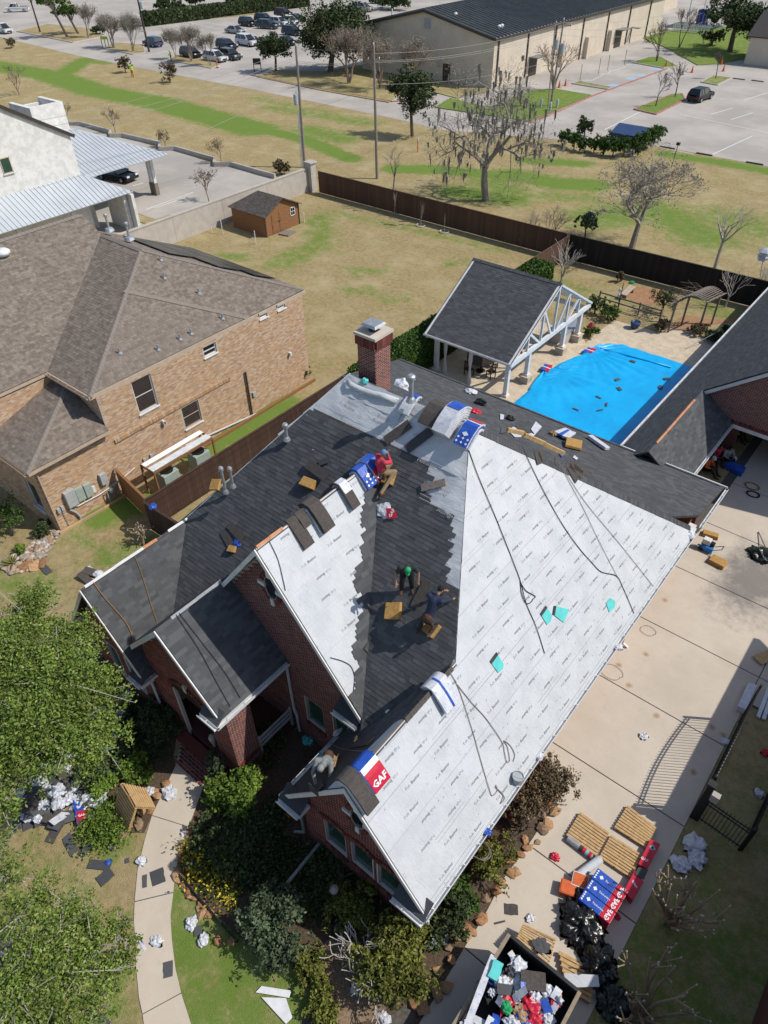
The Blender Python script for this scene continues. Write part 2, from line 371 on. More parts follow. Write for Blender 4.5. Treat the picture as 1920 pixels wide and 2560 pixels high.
sheet('clinic_lot',pts('c1',[(-300,640),(350,775),(440,810),(520,815),(720,885),(810,885),(1040,965),(1140,970),(1395,1070),(1500,1072),(1640,1120)])+pts('c2',[(130,1165),(0,1215)])+pts('c4',[(820,160),(700,190),(300,300),(-500,500)]),.012,'lot_concrete')
grass_patch('grass_verge',pts('c4',[(680,60),(810,105),(880,80),(960,150),(840,165),(690,100)]),.1,.3,.09)
b=MB()
for a,e in((('c1',860,1205),('c1',930,1185)),(('c1',1000,1348),('c1',1200,1280)),(('c4',755,50),('c4',1000,-40)),(('c1',820,1120),('c1',900,1100))):b.beam(W(*a,.018),W(*e,.018),.12,.004)
tag(b.build('clinic_lines','line_white'),kind='structure')
XL=sorted([(v.y,v.x)for v in pts('d8',[(600,40),(540,180),(430,350),(330,480),(270,590),(215,700),(130,830),(60,950),(-30,1100),(-150,1300)])])
def xleft(y):
 if y>13.6:return-4.12
 if y>XL[-1][0]:
  t=(y-XL[-1][0])/max(.01,13.6-XL[-1][0]);return XL[-1][1]*(1-t)+-4.12*t
 return float(np.interp(y,[q[0]for q in XL],[q[1]for q in XL]))
drv=sheet('driveway',[(-4.6,47),(9,47),(9,20.6),(.9,20.6),(.9,-8),(-6,-8),(-4.6,13.6)],.006,'joint')
JY=[-7.9,-4.8,-.95,2.9,6.78,10.63,14.45,18.26,22.13,26.0,29.85,33.7,39.5]
for i in range(len(JY)-1):
 y0,y1=JY[i]+.022,JY[i+1]-.022
 ys=np.linspace(y0,y1,7);xr=.9 if y1<20.8 else None
 L=[(xleft(y)+(.0 if y>13.6 else.02),y)for y in ys]
 if xr is not None:sheet('slab',L+[(xr,y1),(xr,y0)],.03,'drive_concrete',drv,thick=.02)
 elif y0<20.6:sheet('slab',L+[(.9,y1),(.9,y0)],.03,'drive_concrete',drv,thick=.02);sheet('slab',[(.93,20.7),(.93,y1),(4.9,y1),(4.9,20.7)],.03,'drive_concrete',drv,thick=.02)
 else:
  sheet('slab',L+[(.9,y1),(.9,y0)],.03,'drive_concrete',drv,thick=.02);sheet('slab',[(.94,y0),(.94,y1),(4.9,y1),(4.9,y0)],.03,'drive_concrete',drv,thick=.02)
wl=pts('d6',[(1215,95),(1050,440),(1000,610),(950,820),(930,1037),(925,1180),(940,1330),(940,1480),(960,1700),(985,1815),(1010,2000),(1060,2250)])
wr=pts('d6',[(1405,250),(1305,520),(1240,700),(1212,850),(1200,972),(1180,1130),(1190,1300),(1215,1500),(1240,1600),(1255,1668),(1330,1900),(1430,2150)])
walk=sheet('front_walk',wl+wr[::-1],.006,'joint')
def shr(a,b,t=.004):return a+(b-a)*t
for i0,i1_ in((0,1),(1,4),(4,9),(9,11)):
 q=[v.copy()for v in wl[i0:i1_+1]]+[v.copy()for v in wr[i0:i1_+1]][::-1]
 cx=sum(v.x for v in q)/len(q);cy=sum(v.y for v in q)/len(q);cv=Vector((cx,cy,0))
 sheet('slab',[v+(cv-v)*.012 for v in q],.03,'drive_concrete',walk,thick=.02)
sheet('mulch_bed',pts('d6',[(1215,850),(1250,700),(1320,500),(1410,230),(1250,60),(1200,30)])+pts('d3',[(700,1500),(1300,1200)])+[Vector((-8,8.9,0)),Vector((-4.1,6.2,0)),Vector((-4.1,13.5,0))]+[Vector((x,y,0))for y,x in XL[::-1]if y>4]+pts('d7',[(1260,1640),(1000,1830),(700,1830),(640,1700),(560,1500),(500,1320),(330,1380),(160,1290)]),.018,'mulch')
sheet('leaf_bed',pts('d7',[(640,1330),(700,1270),(850,1290),(1000,1400),(1100,1560),(1130,1640),(1000,1780),(760,1830),(700,1720),(650,1560)]),.024,'leaf_litter')
sheet('mulch_bed',pts('d6',[(1200,20),(1215,95),(1130,260),(1050,440),(1000,560),(850,560),(770,480),(680,330),(700,60),(900,-120),(1000,-250)])+pts('d2',[(900,1000),(700,800),(640,500)])+pts('d3',[(0,560),(300,1100)]),.018,'mulch')
sheet('pool_deck',pts('c6',[(440,960),(500,900),(630,805),(760,840),(910,880),(1010,860),(1140,880),(1300,950)])+[Vector((-8.6,47.0,0)),Vector((-8.6,29,0)),Vector((-24.5,29,0)),Vector((-24.5,43.6,0)),Vector((-18,43.6,0))],.012,'travertine')
sheet('dirt_patch',pts('c6',[(700,640),(790,580),(930,600),(1010,620),(990,660),(880,705),(770,690)]),.01,'dirt')
sheet('dirt_patch',pts('c6',[(1060,790),(1120,770),(1300,800),(1480,785),(1470,810),(1250,840),(1130,880),(1000,870)]),.01,'dirt')
# builders for houses
import bmesh
def clip(poly,a,b,c):
 out=[]
 for i in range(len(poly)):
  p,q=poly[i],poly[(i+1)%len(poly)];dp=a*p[0]+b*p[1]+c;dq=a*q[0]+b*q[1]+c
  if dp>=0:out.append(p)
  if(dp>=0)!=(dq>=0):
   t=dp/(dp-dq);out.append((p[0]+(q[0]-p[0])*t,p[1]+(q[1]-p[1])*t))
 return out
class Plane:
 """a roof plane: polygon of 3D points, u along the eave, v up the slope"""
 def __init__(s,P,u):
  s.P=[Vector(p)for p in P]
  nr=Vector((0,0,0))
  for i in range(len(P)):nr+=(s.P[i]-s.P[0]).cross(s.P[(i+1)%len(P)]-s.P[0])
  nr.normalize()
  if nr.z<0:nr=-nr;s.P=s.P[::-1]
  s.n=nr;u=Vector(u);s.u=(u-nr*u.dot(nr)).normalized();s.v=nr.cross(s.u)
  if s.v.z<0:s.u=-s.u;s.v=-s.v
  s.o=min(s.P,key=lambda p:p.z)
  s.q=[((p-s.o).dot(s.u),(p-s.o).dot(s.v))for p in s.P]
 def at(s,a,b,h=0):return s.o+s.u*a+s.v*b+s.n*h
 def uv(s,p):p=Vector(p)-s.o;return p.dot(s.u),p.dot(s.v)
 def px(s,k,x,y):return s.uv(WP(k,x,y,s.o,s.n))
 def inside(s,a,b):
  c=False;q=s.q;j=len(q)-1
  for i in range(len(q)):
   if(q[i][1]>b)!=(q[j][1]>b)and a<(q[j][0]-q[i][0])*(b-q[i][1])/(q[j][1]-q[i][1])+q[i][0]:c=not c
   j=i
  return c
 def spans(s,b):
  xs=[];q=s.q;j=len(q)-1
  for i in range(len(q)):
   if(q[i][1]>b)!=(q[j][1]>b):xs.append((q[j][0]-q[i][0])*(b-q[i][1])/(q[j][1]-q[i][1])+q[i][0])
   j=i
  xs.sort();return xs
SH_MESH={}
def unit_shingle(m):
 if m not in SH_MESH:
  b=MB();b.raw([(0,0,0),(1,0,0),(1,1,0),(0,1,0),(0,0,1),(1,0,1),(1,1,.2),(0,1,.2)],[(4,5,6,7),(0,1,5,4),(1,2,6,5),(3,0,4,7),(2,3,7,6),(3,2,1,0)],.5)
  me=bpy.data.meshes.new('shingle');me.from_pydata(b.v,[],b.f);me.materials.append(MT[m]);SH_MESH[m]=me
 return SH_MESH[m]
def shingles(pl,parent,m='shingle',pred=None,ind=0,e=.143,wid=(.2,.42),lift=.0075,base=.005,key=None):
 """courses of separate shingles over a roof plane; the `ind` that show largest stay single objects"""
 tabs=[]
 vmin=min(q[1]for q in pl.q);vmax=max(q[1]for q in pl.q)
 for r in range(int(vmin/e)-1,int(vmax/e)+1):
  v0,v1=r*e,(r+1)*e
  A=pl.spans(max(v0,vmin)+.002);B=pl.spans(min(v1,vmax)-.002)
  if len(A)<2 or len(B)<2:continue
  if len(A)!=len(B):
   A=pl.spans((v0+v1)/2);B=A
  for s in range(0,len(A)-1,2):
   L0,R0,L1,R1=A[s],A[s+1],B[s],B[s+1]
   u=min(L0,L1)-random.random()*.3
   while u<max(R0,R1):
    w=random.uniform(*wid);a,b=u,u+w;u=b
    a0,b0=min(max(a,L0),R0),min(max(b,L0),R0);a1,b1=min(max(a,L1),R1),min(max(b,L1),R1)
    if b0-a0<.015 and b1-a1<.015:continue
    if pred and not pred((a+b)/2,(v0+v1)/2):continue
    tabs.append((a0,b0,a1,b1,max(v0,vmin),min(v1+.02,vmax+.02),a,b))
 if key is None:key=lambda t:(pl.at(t[6],t[4])-Vector((0,0,H))).length
 order=sorted(range(len(tabs)),key=lambda i:key(tabs[i]))if ind else[]
 full=[i for i in order if abs(tabs[i][0]-tabs[i][6])<1e-6 and abs(tabs[i][1]-tabs[i][7])<1e-6 and abs(tabs[i][2]-tabs[i][6])<1e-6 and abs(tabs[i][3]-tabs[i][7])<1e-6][:ind]
 fs=set(full);me=unit_shingle(m)
 for i in full:
  a0,b0,a1,b1,v0,v1,_,_=tabs[i];l=lift*random.choice((.8,1,1.5))
  o=bpy.data.objects.new('shingle',me);COL.objects.link(o)
  c=pl.at(a0,v0,base)
  M=Matrix(((pl.u.x*(b0-a0),pl.v.x*(v1-v0),pl.n.x*l,c.x),(pl.u.y*(b0-a0),pl.v.y*(v1-v0),pl.n.y*l,c.y),(pl.u.z*(b0-a0),pl.v.z*(v1-v0),pl.n.z*l,c.z),(0,0,0,1)))
  o.parent=parent;o.matrix_parent_inverse=wm(parent).inverted();o.matrix_basis=M
 V=[];Q=[];T=[]
 for i,(a0,b0,a1,b1,v0,v1,_,_)in enumerate(tabs):
  if i in fs:continue
  l=lift*random.choice((.8,1,1.5));k=len(V);t=random.random()
  V+=[pl.at(a0,v0,base-.005),pl.at(b0,v0,base-.005),pl.at(a0,v0,base+l),pl.at(b0,v0,base+l),pl.at(b1,v1,base),pl.at(a1,v1,base),pl.at(a1,v1,base-.004),pl.at(b1,v1,base-.004)]
  Q+=[(k+2,k+3,k+4,k+5),(k,k+1,k+3,k+2),(k+1,k+7,k+4,k+3),(k+6,k,k+2,k+5)];T+=[t]*4
 if Q:
  o=npmesh('shingles',[tuple(v)for v in V],Q,m,parent,T);o['kind']='stuff'
 return len(tabs)
def deck(pl,name,parent,m='shingle_back',thick=.1):
 b=MB();b.slab([p for p in pl.P],thick);return b.build(name,m,parent)
def ridge_caps(p,q,s1,s2,parent,m='shingle',w=.17,step=.14,name='ridge_cap',kind='stuff'):
 """folded cap shingles lapped along a ridge or hip; s1,s2: downhill directions either side"""
 p,q=Vector(p),Vector(q);d=(q-p);L=d.length;d/=L;b=MB();k=int(L/step)
 s1,s2=Vector(s1).normalized(),Vector(s2).normalized();up=Vector((0,0,1))
 for i in range(k):
  a=p+d*(i*step);c=p+d*min(L,(i+1)*step+.03);t=random.random();h0,h1=.06,.045
  b.raw([a+up*h0,c+up*h1,c+s1*w+up*h1*.8,a+s1*w+up*h0*.8,c+s2*w+up*h1*.8,a+s2*w+up*h0*.8,a,a+s1*w,a+s2*w],[(0,1,2,3),(1,0,5,4),(6,0,3,7),(0,6,8,5)],t)
 o=b.build(name,m,parent);o['kind']=kind;return o
def perp(pl,d):
 s=pl.n.cross(Vector(d)).normalized();return s if s.z<0 else-s
def hip_caps(p,q,a,b_,parent,m='shingle',w=.16,**kw):
 d=Vector(q)-Vector(p);return ridge_caps(p,q,perp(a,d),perp(b_,d),parent,m,w,**kw)
def gutter(p,q,out,parent,m='white_metal',w=.12,h=.11,straps=True,name='gutter'):
 p,q,out=Vector(p),Vector(q),Vector(out).normalized();z=Vector((0,0,1));b=MB()
 for a,c,ww,hh in((out*.008,-z*h/2,.008,h),(out*w,-z*(h/2-.01),.014,h),(out*w/2,-z*h,w,.01)):
  b.beam(p+a+c,q+a+c,ww,hh)
 L=(q-p).length;d=(q-p)/L
 if straps:
  x=.4
  while x<L:
   b.beam(p+d*x+out*.005-z*.008,p+d*x+out*w-z*.008,.03,.006);x+=.75
 return b.build(name,m,parent)
def caps_end(b,p,out,w=.12,h=.11):pass
def downspout(path,parent,m='white_metal',w=.08):
 b=MB()
 for i in range(len(path)-1):b.beam(path[i],path[i+1],w,w*.75)
 return b.build('downspout',m,parent)
BK={}
def wall(parent,o,u,top,zbot,holes,out,bm,mm,ind=0,name='wall',bw=.207,bh=.060,pitch=(.222,.0745),depth=.004,skip=None):
 """brick wall: mortar face with openings + a brick for every brick. top = [(u,z)...] piecewise top edge; holes = [(u0,u1,z0,z1,arch)]"""
 o,u,out=Vector(o),Vector(u).normalized(),Vector(out).normalized();z=Vector((0,0,1))
 us=[t[0]for t in top];zs=[t[1]for t in top]
 zt=lambda a:float(np.interp(a,us,zs))
 br=sorted(set(us+[h[0]for h in holes]+[h[1]for h in holes]));br=[x for x in br if us[0]<=x<=us[-1]]
 P=lambda a,b,d=0:o+u*a+z*b+out*d
 b=MB()
 for i in range(len(br)-1):
  a,c=br[i],br[i+1];mid=(a+c)/2
  hs=sorted([h for h in holes if h[0]<=mid<=h[1]],key=lambda h:h[2]);cur=zbot
  for h in hs:
   if h[2]>cur:b.poly([P(a,cur),P(c,cur),P(c,h[2]),P(a,h[2])])
   cur=h[3]
  b.poly([P(a,cur),P(c,cur),P(c,zt(c)),P(a,zt(a))])
 for h in holes:
  for(a,e,c,d)in((h[0],h[2],h[0],h[3]),(h[1],h[3],h[1],h[2]),(h[0],h[3],h[1],h[3]),(h[1],h[2],h[0],h[2])):
   b.poly([P(a,e),P(c,d),P(c,d,-.12),P(a,e,-.12)])
 w=b.build(name,mm,parent)
 V=[];Q=[];T=[];recs=[]
 zmax=max(zs)
 def hit(a0,a1,b0,b1):
  for h in holes:
   if a1>h[0]and a0<h[1]and b1>h[2]and b0<h[3]:return True
  return skip(a0,a1,b0,b1)if skip else False
 for r in range(int((zmax-zbot)/pitch[1])):
  b0=zbot+r*pitch[1]+.006;b1=b0+bh;a=us[0]-(pitch[0]/2 if r%2 else 0)
  while a<us[-1]:
   a0,a1=max(a,us[0]),min(a+bw,us[-1])
   if a1-a0>.04 and b1<min(zt(a0),zt(a1))+.02:
    if not hit(a0,a1,b0,b1):recs.append((a0,a1,b0,b1))
    else:
     for c0,c1 in((a0,(a0+a1)/2-.004),((a0+a1)/2+.004,a1)):
      if not hit(c0,c1,b0,b1):recs.append((c0,c1,b0,b1))
   a+=pitch[0]
 singles=set()
 if ind:
  fu=[i for i,r in enumerate(recs)if abs(r[1]-r[0]-bw)<1e-6];fu.sort(key=lambda i:(P(recs[i][0],recs[i][2])-Vector((0,0,H))).length);singles=set(fu[:ind])
  if bm not in BK:
   bb=MB();bb.box((0,0,0),(bw,.024,bh),t=.3);me=bpy.data.meshes.new('brick');me.from_pydata(bb.v,[],bb.f);me.materials.append(MT[bm]);BK[bm]=me
  for i in singles:
   ob=bpy.data.objects.new('brick',BK[bm]);COL.objects.link(ob);ob.parent=w
   ob.location=P((recs[i][0]+recs[i][1])/2,(recs[i][2]+recs[i][3])/2,depth-.012);ob.rotation_euler=(0,0,math.atan2(u.y,u.x))
 for i,(a0,a1,b0,b1)in enumerate(recs):
  if i in singles:continue
  k=len(V);d=depth*random.uniform(.75,1.15);t=random.random()
  V+=[P(a0,b0,-.002),P(a1,b0,-.002),P(a1,b1,-.002),P(a0,b1,-.002),P(a0,b0,d),P(a1,b0,d),P(a1,b1,d),P(a0,b1,d)]
  Q+=[(k+4,k+5,k+6,k+7),(k,k+1,k+5,k+4),(k+1,k+2,k+6,k+5),(k+2,k+3,k+7,k+6),(k+3,k,k+4,k+7)];T+=[t]*5
 if Q:
  ob=npmesh('bricks',[tuple(v)for v in V],Q,bm,w,T);ob['kind']='stuff'
 return w
def soldier(parent,p,q,out,hgt,bm,name='soldier_course',pitch=.075,proud=.03):
 """row of upright bricks from p to q"""
 p,q,out=Vector(p),Vector(q),Vector(out);L=(q-p).length;d=(q-p)/L;b=MB();k=int(L/pitch);up=out.cross(d);up=up if up.z>=0 else-up
 M=Matrix((d,out,d.cross(out))).transposed()
 for i in range(k):
  b.box(p+d*((i+.5)*L/k)+up*hgt/2+out*proud/2,(pitch-.014,proud*2,hgt),M=M)
 ob=b.build(name,bm,parent);ob['kind']='stuff';return ob
def window(parent,o,u,out,u0,u1,z0,z1,glass='green_glass',frame='white_paint',fw_=.06,rec=.09,mull=(1,1),sill=True,slats=False):
 o,u,out=Vector(o),Vector(u).normalized(),Vector(out).normalized();z=Vector((0,0,1));P=lambda a,b,d=0:o+u*a+z*b+out*d
 b=MB()
 for a,c in((P(u0,z0+fw_/2,-rec),P(u1,z0+fw_/2,-rec)),(P(u0,z1-fw_/2,-rec),P(u1,z1-fw_/2,-rec))):b.beam(a,c,.05,fw_,t=.5)
 for a,c in((P(u0+fw_/2,z0,-rec),P(u0+fw_/2,z1,-rec)),(P(u1-fw_/2,z0,-rec),P(u1-fw_/2,z1,-rec))):b.beam(a,c,.05,fw_,up=out,t=.5)if False else b.box((a+c)/2,(fw_ if abs(u.x)>.5 else.05,.05 if abs(u.x)>.5 else fw_,z1-z0))
 for i in range(1,mull[0]):x=u0+(u1-u0)*i/mull[0];b.box(P(x,(z0+z1)/2,-rec),(.03 if abs(u.x)>.5 else.04,.04 if abs(u.x)>.5 else.03,z1-z0))
 for i in range(1,mull[1]):y=z0+(z1-z0)*i/mull[1];b.beam(P(u0,y,-rec),P(u1,y,-rec),.04,.04)
 f=b.build('window',frame,parent)
 g=MB();g.poly([P(u0,z0,-rec-.01),P(u1,z0,-rec-.01),P(u1,z1,-rec-.01),P(u0,z1,-rec-.01)]);g.build('pane',glass,f)
 if slats:
  s=MB();k=int((z1-z0)/.09)
  for i in range(k):s.beam(P(u0+.06,z0+(i+.5)*(z1-z0)/k,-rec+.0),P(u1-.06,z0+(i+.5)*(z1-z0)/k,-rec+.0),.05,.012)
  s.build('blind','blind',f)
 if sill:
  s=MB();s.beam(P(u0-.06,z0-.035,.02),P(u1+.06,z0-.035,.02),.12,.06);s.build('sill','brick_red' if frame=='black_metal' else 'white_paint',f)
 return f
mat('blind',[(.10,.07,.055),(.07,.05,.04)],.6,5)
m,n,p=newmat('felt')
pos=n.N('ShaderNodeTexCoord').outputs['Object']
a=n.noise(1.3,5,pos,.6);b_=n.noise(60,2,pos);c=n.mix(n.smooth(a,.35,.7),(.54,.56,.578),(.47,.492,.512));c=n.mix(n.math('MULTIPLY',n.smooth(b_,.62,.72),.25),c,(.45,.48,.52))
n.S(p.inputs['Base Color'],c);p.inputs['Roughness'].default_value=.9;p.inputs['Specular IOR Level'].default_value=.12
mp=n.N('ShaderNodeMapping');n.l.new(pos,mp.inputs[0]);mp.inputs['Scale'].default_value=(1.2,4.5,1.8)
bu=n.N('ShaderNodeBump');bu.inputs['Strength'].default_value=.6;bu.inputs['Distance'].default_value=.04;n.l.new(n.noise(1.6,6,mp.outputs[0],.65,1.2),bu.inputs['Height']);n.l.new(bu.outputs[0],p.inputs['Normal'])
mat('ink',[(.27,.28,.29),(.32,.33,.34)],.7,3)
mat('ink_pale',[(.46,.49,.51),(.44,.46,.48)],.7,3)
mat('tape',[(.03,.03,.035),(.05,.05,.055)],.6,3)
TXT={}
def text_mesh(s,bold=0.0,res=1):
 if(s,bold)in TXT:return TXT[(s,bold)]
 cu=bpy.data.curves.new('t','FONT');cu.body=s;cu.size=1;cu.resolution_u=res;cu.offset=bold;cu.align_x='CENTER';cu.align_y='CENTER'
 ob=bpy.data.objects.new('t',cu);COL.objects.link(ob);dg=bpy.context.evaluated_depsgraph_get();me=bpy.data.meshes.new_from_object(ob.evaluated_get(dg))
 V=[tuple(v.co)for v in me.vertices];F=[tuple(p.vertices)for p in me.polygons]
 bpy.data.objects.remove(ob);bpy.data.curves.remove(cu);bpy.data.meshes.remove(me);TXT[(s,bold)]=(V,F);return V,F
def put_text(b,s,c,ex,ey,size,bold=0.0):
 """lay printed lettering s centred at c with axes ex (reading direction) and ey (up)"""
 V,F=text_mesh(s,bold);c,ex,ey=Vector(c),Vector(ex).normalized(),Vector(ey).normalized()
 b.raw([c+ex*(x*size)+ey*(y*size)for x,y,_ in V],F,.5)
def felt(pl,parent,row=1.15,name='felt_strip',res=.3,amp=.006,seed=0,lap=.05,freq=(1.5,3.5)):
 """underlay laid in lapped strips, each its own piece, lightly wrinkled"""
 vmin=min(q[1]for q in pl.q);vmax=max(q[1]for q in pl.q);i=0;objs=[]
 v0=vmin
 while v0<vmax-.02:
  q=clip(clip(pl.q,0,1,-(v0-lap)),0,-1,v0+row)
  if len(q)>=3:
   bm=bmesh.new();us=[a for a,_ in q];vs=[b for _,b in q]
   ua,ub,va,vb=min(us),max(us),min(vs),max(vs);nu=max(1,int((ub-ua)/res));nv=max(1,int((vb-va)/min(res,row/4)))
   g=[[bm.verts.new((ua+(ub-ua)*x/nu,va+(vb-va)*y/nv,0))for x in range(nu+1)]for y in range(nv+1)]
   for y in range(nv):
    for x in range(nu):bm.faces.new((g[y][x],g[y][x+1],g[y+1][x+1],g[y+1][x]))
   A=sum(q[k][0]*q[(k+1)%len(q)][1]-q[(k+1)%len(q)][0]*q[k][1]for k in range(len(q)));qq=q if A>0 else q[::-1]
   for k in range(len(qq)):
    a,e=qq[k],qq[(k+1)%len(qq)];dx,dy=e[0]-a[0],e[1]-a[1]
    if math.hypot(dx,dy)<1e-4:continue
    bmesh.ops.bisect_plane(bm,geom=bm.verts[:]+bm.edges[:]+bm.faces[:],plane_co=(a[0],a[1],0),plane_no=(dy,-dx,0),clear_outer=True)
   for v in bm.verts:
    h=amp*(noise.noise((v.co.x*freq[0]+seed,v.co.y*freq[1],i*3.1))+.6*noise.noise((v.co.x*freq[0]*3,v.co.y*freq[1]*2.6+seed,i)))+.012+.010*(1-(v.co.y-v0)/row)
    v.co=pl.at(v.co.x,v.co.y,max(h,.005))
   me=bpy.data.meshes.new(name);bm.to_mesh(me);bm.free();me.materials.append(MT['felt']);me.polygons.foreach_set('use_smooth',[True]*len(me.polygons))
   o=bpy.data.objects.new(name,me);COL.objects.link(o);setp(o,parent);objs.append(o)
  v0+=row;i+=1
 return objs
def felt_print(pl,parent,row=1.15,size=.125,du=1.75,h=.03,name='printed_lettering',region=None,seed=1):
 rr=random.Random(seed);b=MB();bp=MB();vmin=min(q[1]for q in pl.q);vmax=max(q[1]for q in pl.q);umin=min(q[0]for q in pl.q);umax=max(q[0]for q in pl.q)
 r=0;v=vmin+row*.28;v_=v
 while v<vmax:
  fl=(r//2)%2;ex=pl.u*(1 if fl==0 else-1);ey=pl.v*(1 if fl==0 else-1)
  u=umin+(.35 if r%2 else 1.2)+rr.uniform(-.1,.1)
  while u<umax:
   ok=all(pl.inside(u+s,v+t)for s in(-.5,.5)for t in(-.08,.08))and(region is None or region(u,v))
   if ok:
    put_text(b,'Buster',pl.at(u+.17*(1 if fl==0 else-1),v,h),ex,ey,size,.012)
    put_text(bp,'Felt',pl.at(u-.16*(1 if fl==0 else-1),v,h),ex,ey,size)
   u+=du*rr.uniform(.86,1.14)
  v+=row/2*rr.uniform(.9,1.1);r+=1
 v=vmin
 while v<vmax:
  for vv in(v+.03,v+.16):
   sp=pl.spans(vv)
   for i in range(0,len(sp)-1,2):
    n_=max(1,int((sp[i+1]-sp[i])/1.4))
    for j in range(n_):
     if rr.random()<.45 or(vv<v+.1 and rr.random()<.8):
      ua=sp[i]+(sp[i+1]-sp[i])*j/n_;ub=sp[i]+(sp[i+1]-sp[i])*(j+1)/n_
      if region is None or region((ua+ub)/2,vv):bp.poly([pl.at(ua,vv,h),pl.at(ub,vv,h),pl.at(ub,vv+.014,h),pl.at(ua,vv+.014,h)])
  for _ in range(int((umax-umin)*2.2)):
   u,w2=rr.uniform(umin,umax),v+rr.random()*row
   if pl.inside(u,w2)and(region is None or region(u,w2)):bp.poly([pl.at(u-.02,w2,h),pl.at(u+.035,w2+.01,h),pl.at(u+.04,w2+.03,h),pl.at(u-.015,w2+.022,h)])
  v+=row
 for bb,mm in((b,'ink'),(bp,'ink_pale')):
  if bb.f:o=bb.build(name,mm,parent);o['kind']='stuff'
# the house being re-roofed
house=thing('brick_house','red brick house being re-roofed, white underlay and new charcoal shingles on its steep gables','house',(-10,15,0))
def F_z(y):return 6.78+.9*(y-10.87)
def F_p(x,y):return(x,y,F_z(y))
RZ,RY=11.2,15.78
def Rp(x,y):return(x,y,3+1.4*(-3.75-x))
A1=(-6.45,10.87,6.78);AP=(-9.61,RY,RZ);APL=(-14.6,RY,RZ);LJ=(-18.2,10.34,6.3)
VM=(-8.26,8.67,F_z(8.67));TIP=(-8.06,8.37,F_z(8.37));MRT=(-12.0,F_z and 14.28,9.85)
LVB=(-17.14,8.67,F_z(8.67));MLB=(-15.74,8.67,F_z(8.67))
pF1=Plane([APL,LJ,(-16.46,7.59,F_z(7.59)),MRT,(-12.0,RY,RZ)],(1,0,0))
pF2=Plane([(-12.0,RY,RZ),MRT,VM,TIP,A1,AP],(1,0,0))
pR=Plane([Rp(-3.75,25.4),Rp(-3.75,5.95),(-6.45,5.95,6.78),A1,AP],(0,1,0))
hb=(-6.45,15.78+(RZ-6.78)/(8.2/9.62),6.78)
pR1=Plane([Rp(-3.75,25.4),Rp(-3.75,5.95),(-6.45,5.95,6.78),hb],(0,1,0));pR2=Plane([A1,hb,AP],(0,1,0))
pRL=Plane([(-6.45,5.95,6.78),A1,TIP,VM,(-9.15,8.7,3.0),(-9.15,5.95,3.0)],(0,1,0))
pMR=Plane([(-12,8.62,9.85),MRT,VM,(-8.26,8.62,4.8)],(0,1,0))
pML=Plane([(-12,8.62,9.85),MRT,(-15.74,8.67,4.8),(-15.74,8.62,4.8)],(0,1,0))
pLR=Plane([(-18.2,5.75,6.3),LJ,(-16.46,7.6,3.83),(-15.95,7.6,3.1),(-15.95,5.75,3.1)],(0,1,0))
pLL=Plane([(-18.2,5.75,6.3),LJ,(-20.5,9.0,3.04),(-20.5,5.75,3.04)],(0,1,0))
pL=Plane([APL,LJ,(-21.16,7.2,3.0),(-21.16,24.5,3.0)],(0,1,0))
pPR=Plane([(-14.22,6.0,7.0),(-14.22,8.95,7.0),(-11.85,8.95,4.35),(-11.85,6.0,4.35)],(0,1,0))
pPL=Plane([(-14.22,6.0,7.0),(-14.22,8.95,7.0),(-16.6,8.95,4.35),(-16.6,6.0,4.35)],(0,1,0))
mbk=8.2/9.62
yv=23.9;zv=3+mbk*(25.4-yv)
pB=Plane([AP,APL,(-20.3,yv,zv),(-4.75,yv,zv)],(1,0,0))
pLB=Plane([(-3.8,29.0,3.0),(-22.75,29.0,3.0),(-22.75,yv,zv),(-4.7,yv,zv),(-3.8,25.2,3.0+.25*3.8)],(1,0,0))
roof_defs=dict(F1=pF1,F2=pF2,R=pR,RL=pRL,MR=pMR,ML=pML,LR=pLR,LL=pLL,L=pL,PR=pPR,PL=pPL,B=pB,LB=pLB)
decks={k:deck(p_,'roof_slope',house,'new_wood' if k in('R','MR')else 'shingle_back',.09)for k,p_ in roof_defs.items()}
topv=pF1.px('c8',600,535)[1];topv2=pF2.px('c8',600,535)[1]
shingles(pF1,decks['F1'],pred=lambda u,v:v<topv,ind=0,base=.05)
edge=[pF2.px('d4',x,y)for x,y in((895,1085),(960,1000),(1005,940),(1020,800),(990,620),(1015,520),(1000,440),(890,350))]+[pF2.px('c8',x,y)for x,y in((1180,1300),(1180,1180),(1190,1100),(1035,990),(1030,760),(1030,740))]
ev=[q[1]for q in edge];eu=[q[0]for q in edge]
def predF2(u,v):
 if v>topv2:return False
 return u<float(np.interp(v,ev,eu))+.10*math.sin(v*44)+.05
shingles(pF2,decks['F2'],pred=predF2,ind=110,base=.05)
shingles(pRL,decks['RL'],pred=lambda u,v:v<4.55-(.35 if pRL.at(u,v).y<8.6 else 0)+.05*math.sin(u*5)or pRL.at(u,v).y>9.6,ind=30)
def predMR(u,v):
 p_=pMR.at(u,v);zz=p_.z;yv_=10.87+(zz-6.78)/.9
 return p_.y>yv_-.62-.12*math.sin(v*40)-.02*v
shingles(pMR,decks['MR'],pred=predMR,ind=0,base=.04)
for k_ in('LR','PR','B','LB'):shingles(roof_defs[k_],decks[k_],ind=70 if k_ in('LR','PR')else 0)
f2=felt(pF2,decks['F2'],1.2,res=.1,amp=.036,seed=5,freq=(1.1,2.2));felt_print(pF2,decks['F2'],1.2,.19,1.45,.085,seed=3,region=lambda u,v:not predF2(u,v))
felt(Plane([APL,(-12.0,RY,RZ),MRT,F_p(-13.1,12.6),F_p(-16.2,13.55)],(1,0,0)),decks['F1'],1.2,res=.1,amp=.036,seed=9,freq=(1.1,2.2));felt_print(pF1,decks['F1'],1.2,.19,1.45,.085,seed=4,region=lambda u,v:v>topv+.05)
